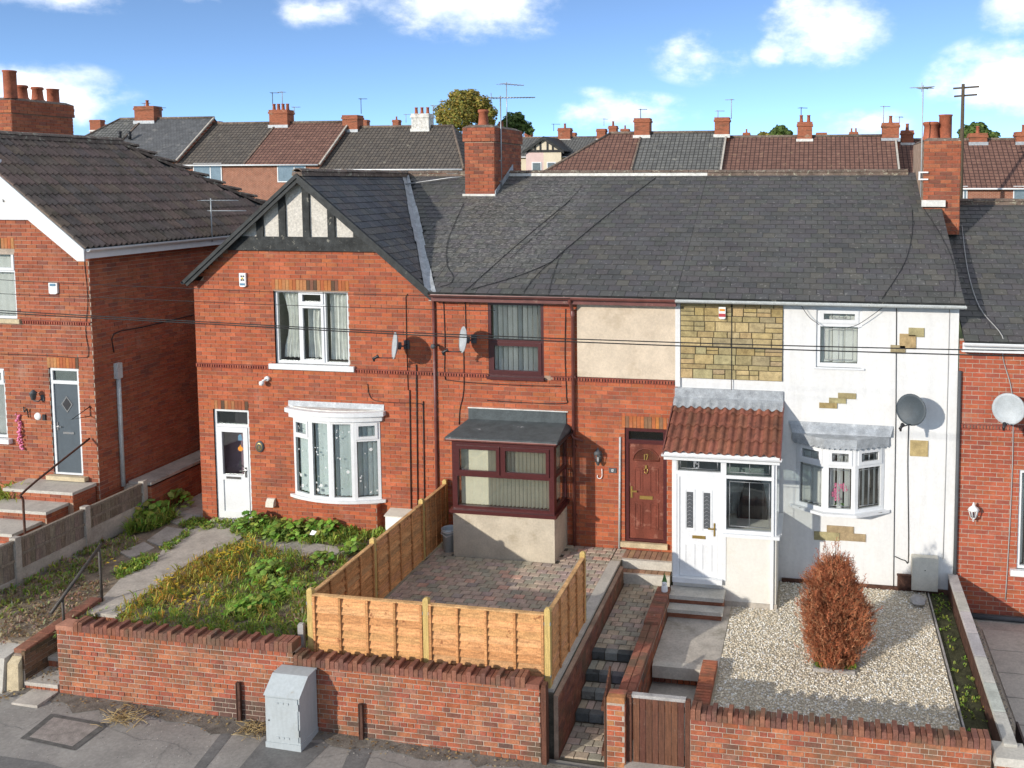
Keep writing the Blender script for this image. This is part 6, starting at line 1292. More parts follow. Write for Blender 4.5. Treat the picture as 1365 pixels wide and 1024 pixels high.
t = thing('planter', (-16.65, 15.3, .4), 'dark tub planter at the left of the brick steps', 'planter'); q = MB(); q.lathe((-16.65, 15.3, .4), [(.001, 0), (.26, 0), (.33, .36), (.36, .38), (.36, .42), (.3, .42), (.28, .36), (.001, .36)], 18); q.build('tub', 'darkgrey', t)
t2 = thing('planter', (-16.3, 15.75, .4), 'square grey planter holding yellow green leaves beside the brick steps', 'planter'); q = MB(); q.box(-16.5, -16.15, 15.55, 15.95, .4, .78); q.build('tub', 'concrete', t2)
LEAFG = [(.10, .17, .03), (.16, .24, .04), (.07, .13, .03), (.22, .28, .05), (.05, .10, .025)]
def blade(mb, o, d, L, w, c, curl=.4):
    o = Vector(o); d = Vector(d).normalized(); s = d.cross(Vector((0, 0, 1)))
    if s.length < .1: s = Vector((1, 0, 0))
    s.normalize(); a = o; m_ = o+d*L*.55+Vector((0, 0, L*.05)); e = o+d*L-Vector((0, 0, L*curl*.5))
    mb.poly([a-s*w*.3, a+s*w*.3, m_+s*w*.5, m_-s*w*.5], 0, c); mb.poly([m_-s*w*.5, m_+s*w*.5, e], 0, c)
q = MB()
for i in range(170): a = R_.uniform(0, 6.28); e = R_.uniform(.2, 1.2); blade(q, (-16.32+R_.uniform(-.2, .2), 15.75+R_.uniform(-.2, .2), .78), (math.cos(a)*math.cos(e), math.sin(a)*math.cos(e), math.sin(e)), R_.uniform(.25, .5), .03, R_.choice([(.30, .38, .06), (.22, .30, .05), (.38, .42, .08)]))
q.build('foliage', 'leaf', t2)
# low fence along the boundary: panels between concrete posts
fe = thing('boundary_fence', (-14.2, 14.8, .1), 'low weathered timber panel fence with concrete posts below the brick house steps', 'fence')
fy = [12.15, 13.75, 15.35, 16.92]; ftop = .82
for i, y in enumerate(fy): q = MB(); q.hexa([(-14.27, y-.06, -.4), (-14.14, y-.06, -.4), (-14.14, y+.06, -.4), (-14.27, y+.06, -.4), (-14.27, y-.06, ftop+.04), (-14.14, y-.06, ftop+.04), (-14.14, y+.06, ftop+.04), (-14.27, y+.06, ftop+.04)]); q.build('post', 'concrete', fe)
OWP = palette([(.27, .22, .17), (.23, .19, .15), (.30, .25, .19), (.20, .17, .13)], 8, .12, 71); M['oldboard'] = mat('oldboard', attr=True, rough=.9, var=.3, vs=5, bump=.4, bs=40, grain=(7, 7, .8), stain=((.1, .085, .06), 3, .55, .2, .5))
ps = Pieces('board', 'oldboard', fe, OWP, unit_box())
for i in range(3):
    y0, y1 = fy[i]+.06, fy[i+1]-.06; n = 13; w = (y1-y0)/n; zb = .02+.13*i
    for k in range(n): ps.add((-14.2, y0+w*(k+.5), (zb+.1+ftop-.05)/2), (0, 1, 0), (-1, 0, 0), (0, 0, 1), w*.96, .02+.008*(k % 2), ftop-.05-zb-.1)
    q = MB(); q.box(-14.23, -14.16, y0, y1, ftop-.05, ftop); q.build('cap_rail', 'oldwood', fe); q = MB(); q.box(-14.24, -14.16, y0, y1, zb-.3, zb+.1); q.build('gravel_board', 'concrete', fe); q = MB(); q.box(-14.185, -14.165, y0, y1, (zb+ftop)/2, (zb+ftop)/2+.05); q.build('rail', 'oldwood', fe)
ps.finish()
# retaining wall in the passage
rw = thing('retaining_wall', (-14.2, 19, 0), 'low brick retaining wall with concrete top in the shaded side passage', 'wall'); q = MB(); q.box(-14.3, -14.08, 17.0, 23.5, -.3, .70); core = q.build('core', 'mortar', rw); brickface(core, (-14.08, 17.0), (0, 1), 6.5, -.02, .70, pal=BRL, limit=80); brickface(core, (-14.3, 17.0), (1, 0), .22, -.02, .70, pal=BRL, limit=20)
q = MB(); q.box(-14.6, -14.05, 16.98, 23.5, .74, .80); q.build('coping', 'concrete', rw)

# ------------------------------------------------------------------ GARDEN WALLS
def wallci(u=0, z=0): return R_.choice([0, 1, 2, 3, 5, 7, 8, 0, 1, 2, 7, 5, R_.choice([4, 1, 8])])
def wcol(stain_fn=None):
    def f(u, z): return R_.randrange(len(BRW))
    return f
CP = palette([(.24, .095, .06), (.20, .085, .058), (.17, .08, .06), (.27, .11, .07), (.22, .10, .07)], 12, .12, 81)
def coping(parent, x0, x1, z, y0=YW-.015, y1=YW+.225, endn=3, w=.072, low=.105, high=.15):
    """bricks on edge: a tall one after every two laid low"""
    ps = Pieces('coping_brick', 'wallbrick', parent, CP, unit_box(.05)); n = int((x1-x0)/w); ww = (x1-x0)/n
    for i in range(n):
        hi = (i % 3 == 1) or i < endn-1 or i >= n-endn; h = high if hi else low; h += R_.uniform(-.004, .004)
        ps.add((x0+ww*(i+.5), (y0+y1)/2, z+h/2), (1, 0, 0), (0, 0, -1), (0, 1, 0), ww-.008, h, y1-y0+R_.uniform(-.006, .006))
    ps.finish()
gw1 = thing('garden_wall', (-7.6, YW, -.8), 'long red brick garden wall with brick on edge coping stepping down beside the pavement', 'wall')
q = MB(); zc1 = .37; zc2 = zc1-.0735*2.5+.002
q.hexa([(-11.48, YW, -1.2), (-7.5, YW, -1.2), (-7.5, YW+.215, -1.2), (-11.48, YW+.215, -1.2), (-11.48, YW, zc1), (-7.5, YW, zc1), (-7.5, YW+.215, zc1), (-11.48, YW+.215, zc1)]); q.box(-7.5, -3.74, YW, YW+.215, -1.4, zc2); core = q.build('core', 'mortarpale', gw1)
CW = .0735; LWB = .219
def dark_low(u, z):
    x = -11.48+u
    if (-8.75 < x < -7.9 and z < -.42): return 6
    if z < -.55 and x > -7 and R_.random() < .4: return R_.choice([4, 6, 8])
    return wallci()
brickface(core, (-11.48, YW), (1, 0), 7.74, zc1-20*CW, zc1, [(3.98, 9, zc2, 2)], course=CW, L=LWB, pal=BRW, m='wallbrick', headers=4, ch=.05, joint=.011, prot=.008, ciw=dark_low, limit=300)
brickface(core, (-11.48, YW+.215), (0, -1), .215, zc1-20*CW, zc1, course=CW, L=LWB, pal=BRW, m='wallbrick', limit=40)
brickface(core, (-3.74, YW), (0, 1), .215, -1.12, zc2, course=CW, L=LWB, pal=BRW, m='wallbrick', limit=0)
q = MB(); q.box(-11.49, -11.18, YW-.01, YW+.22, zc1, zc1+.075); q.build('end_block', 'wallbrick', gw1)
q.c = [(.42, .2, .13)]*len(q.v); bpy.data.objects.remove(bpy.data.objects['end_block']); q.build('end_block', 'wallbrick', gw1)
coping(gw1, -11.17, -7.5, zc1); coping(gw1, -7.49, -3.95, zc2)
ps = Pieces('coping_brick', 'wallbrick', gw1, CP, unit_box(.05)); ps.add((-3.845, YW+.1, zc2+.03), (0, 1, 0), (0, 0, -1), (-1, 0, 0), .23, .065, .2); ps.finish()
gw2 = thing('garden_wall', (.4, YW, -.9), 'red brick garden wall with toothed brick coping in front of the gravel', 'wall')
q = MB(); q.box(-1.62, 2.27, YW, YW+.215, -1.5, -.02); core = q.build('core', 'mortarpale', gw2); brickface(core, (-1.62, YW), (1, 0), 3.89, -.02-17*CW, -.02, ciw=wallci, course=CW, L=LWB, pal=BRW, m='wallbrick', headers=4, ch=.05, joint=.011, prot=.008, limit=300)
coping(gw2, -1.62, 2.27, -.02, low=.09, high=.14)
brickface(core, (2.27, YW), (0, 1), .215, -1.2, -.02, course=CW, L=LWB, pal=BRW, m='wallbrick', limit=0)
# return of that wall beside the lower landing
w3 = thing('low_wall', (-1.62, 12.8, -.4), 'short low brick wall between the lower landing and the gravel', 'wall'); q = MB(); q.box(-1.70, -1.47, YW+.22, 13.75, -1.2, -.38); q.build('core', 'mortarpale', w3)
ps = Pieces('coping_brick', 'wallbrick', w3, palette([(.34, .11, .06), (.30, .10, .06), (.38, .13, .07), (.22, .09, .06)], 8, .1, 9), unit_box(.05))
for i in range(24): ps.add((-1.585, YW+.26+i*.0765, -.335), (1, 0, 0), (0, 0, -1), (0, 1, 0), .235, .1, .068)
ps.finish()
# wall between the two paths
pw = thing('path_wall', (-2.65, 13.9, -.4), 'brick wall dividing the stepped path from the concrete landing', 'wall'); q = MB(); q.box(-2.775, -2.535, 11.98, 15.78, -1.3, -.2); core = q.build('core', 'mortarpale', pw)
brickface(core, (-2.535, 11.98), (0, 1), 3.8, -1.1, -.2, course=CW, L=LWB, pal=BRW, m='wallbrick', limit=60); brickface(core, (-2.775, 15.78), (0, -1), 3.8, -.95, -.2, course=CW, L=LWB, pal=BRW, m='wallbrick', limit=0)
ps = Pieces('coping_brick', 'wallbrick', pw, palette([(.33, .125, .08), (.29, .11, .075), (.36, .14, .09), (.26, .11, .08)], 10, .1, 14), unit_box(.05))
n = 17
for i in range(n):
    y = 11.98+.2235*(i+.5); hi = i >= 11
    for sx in (-.062, .062):
        if not hi: ps.add((-2.655+sx, y, -.155), (0, 1, 0), (0, 0, -1), (-1, 0, 0), .215, .088, .118)
    if hi:
        for k in range(3): ps.add((-2.655, y-.0745+k*.0745, -.13), (1, 0, 0), (0, 0, -1), (0, 1, 0), .245, .13, .068)
ps.finish()
lp = thing('path_wall', (-3.58, 14, -.4), 'low brick wall with concrete top between paved yard and stepped path', 'wall'); q = MB(); q.box(-3.61, -3.545, 11.98, 16.4, -1.3, -.02); core = q.build('core', 'mortar', lp)
brickface(core, (-3.545, 11.98), (0, 1), 4.4, -1.0, -.03, course=CW, L=LWB, pal=CP, m='wallbrick', limit=120)
# boundary wall on the right with its concrete coping
bw_ = thing('boundary_wall', (2.5, 14.5, -.5), 'narrow boundary wall with pale concrete coping beside the gravel garden', 'wall'); q = MB(); q.box(2.47, 2.56, YW+.22, 17.15, -1.2, -.10); q.build('core', 'rust', bw_)
ps = Pieces('coping_slab', 'slab', bw_, palette([(.46, .44, .41), (.42, .40, .37), (.5, .48, .45)], 6, .08, 3), unit_box(.03))
for i in range(7): ps.add((2.55, 12.32+i*.745, -.07), (1, 0, 0), (0, 0, -1), (0, 1, 0), .17, .07, .735)
ps.finish()
q = MB(); q.box(2.10, 2.125, 11.98, 17.1, -.6, -.40); q.build('timber_edging', 'greywood', bw_)
pr_ = thing('gate_pier', (2.5, YW, -.9), 'brick gate pier with rough concrete cap at the end of the gravel garden wall', 'pier'); q = MB(); q.box(2.33, 2.72, YW-.06, YW+.32, -1.6, -.17); core = q.build('core', 'mortarpale', pr_); brickface(core, (2.33, YW-.06), (1, 0), .39, -1.2, -.17, course=CW, L=LWB, pal=BRR, m='wallbrick', limit=40, ch=.05); brickface(core, (2.72, YW-.06), (0, 1), .38, -1.2, -.17, course=CW, L=LWB, pal=BRR, m='wallbrick', limit=10)
q = MB(); q.hexa([(2.30, YW-.09, -.17), (2.75, YW-.09, -.17), (2.75, YW+.35, -.17), (2.30, YW+.35, -.17), (2.33, YW-.05, -.08), (2.72, YW-.05, -.08), (2.72, YW+.31, -.08), (2.33, YW+.31, -.08)]); q.build('cap', 'concretepale', pr_)
q = MB(); q.box(2.80, 2.83, YW+.1, YW+1.1, -1.1, -.25); q.box(2.83, 3.6, YW+.1, YW+.13, -1.1, -.3); tag(rebase(q.build('gate_post', 'blackpl'), (2.8, YW, -1.1)), 'dark gate at the drive of the brick house beyond', 'gate')
# pier between the two gates
gp = thing('gate_pier', (-2.62, YW, -.9), 'slim bright red brick pier between the open gate and the closed brown gate', 'pier'); q = MB(); q.box(-2.77, -2.52, YW-.06, YW+.17, -1.5, .13); core = q.build('core', 'mortarpale', gp)
PB = palette([(.46, .12, .055), (.42, .11, .055), (.40, .17, .07), (.30, .1, .06)], 8, .1, 33)
brickface(core, (-2.77, YW-.06), (1, 0), .25, -1.0, .13, course=CW, L=LWB, pal=PB, m='wallbrick', limit=60, ch=.05); brickface(core, (-2.52, YW-.06), (0, 1), .23, -1.0, .13, course=CW, L=LWB, pal=PB, m='wallbrick', limit=20)
ps = Pieces('coping_brick', 'wallbrick', gp, PB, unit_box(.05))
for k in range(2): ps.add((-2.645, YW-.005+k*.115, .17), (1, 0, 0), (0, 0, -1), (0, 1, 0), .25, .08, .108)
ps.finish()
# gates
ga = thing('garden_gate', (-2.05, YW+.06, -.9), 'closed brown boarded garden gate with grey top rail', 'gate')
GP_ = palette([(.115, .047, .028), (.10, .042, .026), (.13, .055, .032)], 6, .1, 5); M['gateboard'] = mat('gateboard', attr=True, rough=.7, var=.3, vs=6, bump=.3, bs=40, grain=(8, 8, .7), stain=((.24, .16, .12), 7, .62, .1, .5))
ps = Pieces('board', 'gateboard', ga, GP_, unit_box(.04)); n = 8; x0, x1 = -2.42, -1.71; w = (x1-x0)/n
for i in range(n): ps.add((x0+w*(i+.5), YW+.05, -.36), (1, 0, 0), (0, 1, 0), (0, 0, 1), w-.006, .025, 1.08+.0)
ps.finish(); q = MB(); q.box(x0-.02, x1+.02, YW+.035, YW+.11, .18, .225); q.build('top_rail', 'greywood', ga)
for z in (-.7, .0): q = MB(); q.box(x0, x1, YW+.064, YW+.10, z, z+.08); q.build('rail', 'gate', ga)
for (x, nm, lab) in ((-2.475, 'gate_post', 'dark post on the hinge side of the closed brown gate'), (-1.66, 'gate_post', 'brown post between the closed gate and the gravel garden wall'), (-3.68, 'gate_post', 'brown timber gate post at the end of the long brick wall')):
    q = MB(); q.box(x-.035, x+.035, YW-.03 if x < -3 else YW+.02, YW+.10, -1.2, .24 if x < -3 else .2); q.box(x-.03, x+.03, YW-.02 if x < -3 else YW+.03, YW+.09, .2, .26 if x < -3 else .215); tag(rebase(q.build(nm, 'gate'), (x, YW, -1.1)), lab, 'post')
go_ = thing('garden_gate', (-2.9, 12.3, -.9), 'narrow brown boarded gate standing open against the stepped path', 'gate'); ps = Pieces('board', 'gateboard', go_, GP_, unit_box(.04))
for i in range(6): ps.add((-2.83-.01*i, 11.86+.1*i, -.38+.012*i), (-.1, .995, 0), (-.995, -.1, 0), (0, 0, 1), .094, .025, 1.02+.024*i)
ps.finish()
for z in (-.7, -.05): q = MB(); q.beam((-2.862, 11.83, z), (-2.915, 12.4, z), .04, .07); q.build('rail', 'gate', go_)
# side wall and steps at the entrance of the gabled house
ew = thing('side_wall', (-12.2, 12.6, -.5), 'broken ended brick wall leading in beside the handrail', 'wall'); q = MB(); prof = [(11.72, -1.0), (13.4, -1.0), (13.4, .06), (12.4, -.02), (11.78, -.12)]; q.prism([(-12.32, y, z) for y, z in prof], (.215, 0, 0)); core = q.build('core', 'mortarpale', ew)
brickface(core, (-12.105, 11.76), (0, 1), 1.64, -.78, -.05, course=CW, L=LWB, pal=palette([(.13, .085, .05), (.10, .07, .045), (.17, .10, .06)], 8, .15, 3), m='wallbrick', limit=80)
ps = Pieces('coping_brick', 'wallbrick', ew, CP, unit_box(.05))
for i in range(7): ps.add((-12.21, 11.9+i*.222, -.055+i*.018), Vector((0, 1, .08)).normalized(), Vector((0, .08, -1)).normalized(), (-1, 0, 0), .212, .07, .22)
ps.finish()
q = MB(); q.hexa([(-12.30, 11.60, -.75), (-12.12, 11.64, -.75), (-12.12, 11.73, -.75), (-12.31, 11.73, -.75), (-12.31, 11.66, -.2), (-12.15, 11.69, -.22), (-12.13, 11.75, -.12), (-12.3, 11.75, -.12)]); q.build('rubble_end', 'sillstone', ew)
sg = thing('entrance_steps', (-11.8, 12.6, -.6), 'worn steps with brick risers rising from pavement to the concrete path', 'steps')
for (y0, y1, z) in ((13.0, 13.5, .0), (12.6, 13.0, -.18), (12.2, 12.6, -.36), (11.75, 12.2, -.52)):
    q = MB(); q.box(-12.1, -11.5, y0, y1, z-.5, z-.05); c = q.build('riser', 'mortar', sg); brickface(c, (-12.1, y0), (1, 0), .6, z-.18, z-.05, course=.13, L=.075, pal=BRW, m='wallbrick', limit=12); q = MB(); q.box(-12.1, -11.5, y0-.02, y1-.001, z-.05, z+.008); q.build('tread', 'concrete', sg)
q = MB(); q.tube([(-12.12, 12.30, .30), (-12.12, 13.42, 1.02)], .028, 8); q.tube([(-12.12, 13.36, -.05), (-12.12, 13.36, .98)], .024, 8); q.tube([(-12.12, 12.55, -.2), (-12.12, 12.55, .46)], .022, 8); tag(rebase(q.build('handrail', 'handrail'), (-12.12, 12.9, -.05)), 'sloping dark metal handrail at the weedy front path', 'handrail')
q = MB(); q.box(-11.95, -11.5, 11.35, 11.74, -.66, -.615); struct(q.build('threshold_slab', 'concrete'))
slab('entrance_bank', -14.1, -12.32, 11.76, 12.4, -1.2, -.12, 'soil')
q = MB(); q.hexa([(-12.75, 11.5, -.7), (-12.33, 11.55, -.7), (-12.33, 12.3, -.7), (-12.9, 12.3, -.7), (-12.7, 11.6, -.1), (-12.35, 11.65, -.12), (-12.35, 12.3, -.04), (-12.8, 12.3, -.04)]); tag(rebase(q.build('concrete_lump', 'concretepale'), (-12.5, 11.9, -.7)), 'pale lump of broken concrete beside the broken ended wall', 'rubble')

# ------------------------------------------------------------------ new timber fence round the paved yard
FP_ = palette([(.52, .245, .10), (.56, .275, .115), (.47, .212, .083), (.57, .295, .13), (.53, .255, .105)], 10, .16, 91)
def panel_fence(name, label, p0, p1, z0, z1, outward, npan, ends):
    """lapped board panels: thin horizontal boards, battens and cap, between square posts"""
    p0 = Vector((*p0, 0)); p1 = Vector((*p1, 0)); d = (p1-p0); L = d.length/npan; d.normalize(); nO = Vector((*outward, 0)); up = Vector((0, 0, 1))
    t = thing(name, (p0+p1)/2+Vector((0, 0, z0)), label, 'fence', 'new timber fence sections round the paved yard'); ps = Pieces('board', 'fence', t, FP_, unit_box(.03))
    for k in range(npan):
        a = p0+d*(L*k+.05); wl = L-.10; mid = a+d*(wl/2); nb = 9; h = (z1-.05-z0)/nb
        for i in range(nb):
            z = z0+h*(i+.5); c = mid+up*z+nO*(.004+.006)+nO*(.004*math.sin(i*2.1)); az = (up+nO*-.10).normalized()
            ax_ = d if d.cross(up).dot(nO) > 0 else -d; az = (up-nO*.26).normalized(); ay = az.cross(ax_); ay = ay if ay.dot(nO) < 0 else -ay; ps.add(c+nO*.004, ax_, ay, az, wl, .012+R_.uniform(0, .004), h*1.16)
        q = MB()
        for j in range(5):
            u = wl*j/4; u = min(max(u, .02), wl-.02); c = a+d*u
            for s in (1, -1): q.obox(c+up*((z0+z1)/2-.02)+nO*(.043 if s > 0 else -.014), d, nO, up, .036, .022, z1-z0-.05)
        q.c = [R_.choice(FP_[:3]) for _ in q.v]; q.build('batten', 'fence', t)
        q = MB(); q.obox(mid+up*(z1-.03)+nO*.008, d, nO, up, wl+.02, .065, .022, c=(.58, .34, .15)); q.build('cap_rail', 'fence', t)
    for i in range(npan+1):
        if i in ends: continue
        q = MB(); c = p0+d*(L*i); q.obox(c+up*((z0+z1)/2+.01), d, nO, up, .085, .085, z1-z0+.06)
        b = c+up*(z1+.04); q.hexa([b-d*.043-nO*.043, b+d*.043-nO*.043, b+d*.043+nO*.043, b-d*.043+nO*.043, b-d*.02-nO*.02+up*.025, b+d*.02-nO*.02+up*.025, b+d*.02+nO*.02+up*.025, b-d*.02+nO*.02+up*.025]); q.build('post', 'fencepost', t)
        for s in (-1, 1):
            for zz in (z0+.18, z1-.16):
                q = MB(); q.obox(c+d*(s*.045)+up*zz+nO*.03, d, nO, up, .012, .03, .045); q.build('fixing_clip', 'alu', t)
    ps.finish()
FZ0, FZ1 = .03, 1.14
panel_fence('timber_fence', 'new orange timber fence standing behind the brick wall coping', (-7.4, 12.1), (-3.72, 12.1), .02, FZ1, (0, -1), 2, ())
panel_fence('timber_fence', 'new timber fence running from the brick wall to the gabled house', (-7.4, 12.1), (-7.4, 15.98), FZ0, FZ1, (1, 0), 2, (0,))
panel_fence('timber_fence', 'short new timber panel against the house beside the white bucket', (-7.4, 16.0), (-7.4, 17.1), FZ0, FZ1+.01, (1, 0), 1, (0,))
panel_fence('timber_fence', 'single new timber panel between paved yard and stepped path', (-3.73, 12.1), (-3.73, 14.1), FZ0, FZ1, (1, 0), 1, (0,))
t = thing('bucket', (-7.05, 16.55, 0), 'pale grey plastic bucket on pavers beside the cream bay base', 'bucket'); bx_, by_ = -7.06, 16.5; q = MB(); q.lathe((bx_, by_, .005), [(.001, 0), (.125, 0), (.145, .42), (.165, .425), (.165, .45), (.145, .45), (.138, .43), (.118, .02), (.001, .02)], 22); q.build('tub', 'bucket', t); q = MB(); q.lathe((bx_, by_, .4), [(.15, 0), (.157, .0), (.157, .018), (.148, .018)], 22); q.build('rim_band', 'white', t)
q = MB(); q.tube([(bx_-.15, by_, .42), (bx_-.14, by_-.1, .37), (bx_, by_-.17, .33), (bx_+.14, by_-.1, .37), (bx_+.15, by_, .42)], .006, 5); q.build('handle', 'white', t)

ck = MB(); rk = random.Random(44)
def crack(pts, w=.0035):
    P = [onpave(*p, .005) for p in pts]; Q = []
    for a, b in zip(P, P[1:]):
        for i in range(6): Q.append(a.lerp(b, i/6)+Vector((rk.gauss(0, .012), rk.gauss(0, .012), 0)))
    for a, b in zip(Q, Q[1:]):
        s_ = Vector((-(b-a).y, (b-a).x, 0)).normalized()*w*rk.uniform(.4, 1); ck.poly([a-s_, b-s_, b+s_, a+s_])
crack([(140, 968), (180, 985), (230, 990), (262, 1010)]); crack([(0, 965), (30, 972), (60, 958)]); crack([(420, 1012), (470, 1003), (520, 1016), (560, 1030)]); crack([(205, 1030), (215, 1005), (232, 990)], .003)
struct(ck.build('pavement_cracks', 'asphaltpatch'))
gt = MB()
for _ in range(900):
    x = rk.uniform(-12, -4); y = rk.uniform(10, 11.6); stone(gt, x, y, pz(x)+.001, rk.uniform(.003, .009), rk.choice([(.45, .43, .4), (.2, .19, .18), (.55, .5, .42), (.12, .12, .12)]), rk)
for _ in range(500):
    x = rk.uniform(-12, -4); y = YW-abs(rk.gauss(0, .16)); stone(gt, x, y, pz(x)+.008, rk.uniform(.005, .014), rk.choice([(.4, .36, .3), (.25, .22, .18), (.5, .46, .4)]), rk)
stuff(gt.build('grit', 'gravel'), 'loose grit scattered over the pavement', 'grit')
# ------------------------------------------------------------------ street furniture
cb_ = thing('street_cabinet', (-7.45, 11.35, -.8), 'pale grey metal street cabinet with sloping top against the brick wall', 'cabinet'); cx0, cx1, cy0, cy1, cz = -7.65, -7.12, 11.27, 11.72, -.80
q = MB(); q.prism([(cx0, cy0, cz), (cx0, cy1, cz), (cx0, cy1, cz+.97), (cx0, cy0+.22, cz+.97), (cx0, cy0, cz+.80)], (cx1-cx0, 0, 0)); q.build('body', 'cabinet', cb_)
q = MB(); q.prism([(cx0-.015, cy0-.02, cz+.795), (cx0-.015, cy0+.215, cz+.995), (cx0-.015, cy1, cz+.995), (cx0-.015, cy1, cz+.972), (cx0-.015, cy0+.222, cz+.972), (cx0-.015, cy0-.005, cz+.785)], (cx1-cx0+.03, 0, 0)); q.build('hood', 'cabinet', cb_)
q = MB(); q.box(cx0+.025, cx1-.025, cy0-.012, cy0-.001, cz+.13, cz+.765); dr = q.build('door', 'cabinet', cb_)
for zz in (.17, .68):
    for k in range(3):
        q = MB(); x = (cx0+cx1)/2-.08+k*.08; q.box(x-.025, x+.025, cy0-.02, cy0-.0125, cz+zz, cz+zz+.03); q.build('louvre', 'cabinet', dr)
q = MB(); q.lathe((cx0+.06, cy0-.012, cz+.43), [(.012, .006), (.001, .006)], 8, axis=(0, -1, 0)); q.build('lock', 'blackpl', dr)
for zz in (.22, .6): q = MB(); q.box(cx1-.028, cx1-.008, cy0-.024, cy0-.0125, cz+zz, cz+zz+.1); q.build('hinge', 'cabinet', dr)
q = MB(); q.box(cx0-.01, cx1+.01, cy0-.01, cy1, cz-.05, cz+.10); q.build('plinth', 'cabinet', cb_)
# access cover set in the pavement
M['dirtlid'] = mat('dirtlid', (.30, .265, .235), .95, .25, 9, .8, 90); M['ironframe'] = mat('ironframe', (.12, .115, .105), .9, .3, 9, .5, 90)
cv = thing('access_cover', onpave(85, 975), 'rectangular concrete filled access cover in the pavement', 'cover'); P4 = [onpave(27, 985), onpave(68, 952), onpave(146, 966), onpave(100, 1001)]
ctr = sum(P4, Vector())/4; inner = [ctr+(p-ctr)*.78 for p in P4]; q = MB(); 
for k in range(4):
    k2 = (k+1) % 4; q.poly([P4[k]+Vector((0, 0, .004)), P4[k2]+Vector((0, 0, .004)), inner[k2]+Vector((0, 0, .004)), inner[k]+Vector((0, 0, .004))])
q.build('frame', 'ironframe', cv); q = MB(); inn = [ctr+(p-ctr)*.79+Vector((0, 0, -.02)) for p in P4]; q.prism(inn, (0, 0, .026)); q.build('lid', 'dirtlid', cv)
for (px, py, h, lab) in ((321, 962, .62, 'rusty iron post standing against the wall left of the street cabinet'), (484, 985, .55, 'rusty iron post standing against the wall right of the street cabinet')):
    p = onpave(px, py); q = MB(); q.box(p.x-.03, p.x+.03, YW-.07, YW-.03, p.z-.05, p.z+h); q.box(p.x-.03, p.x-.018, YW-.08, YW-.069, p.z-.05, p.z+h); tag(rebase(q.build('iron_post', 'rust'), (p.x, YW-.05, p.z)), lab, 'post')
p = onY(391, 838, 12.15); q = MB(); q.box(-7.62, -7.53, 12.08, 12.14, -.05, .62); q.box(-7.61, -7.54, 12.085, 12.135, .62, .635); tag(rebase(q.build('timber_stake', 'greywood'), (-7.6, 12.1, 0)), 'short grey timber stake at the corner of the new fence', 'stake')
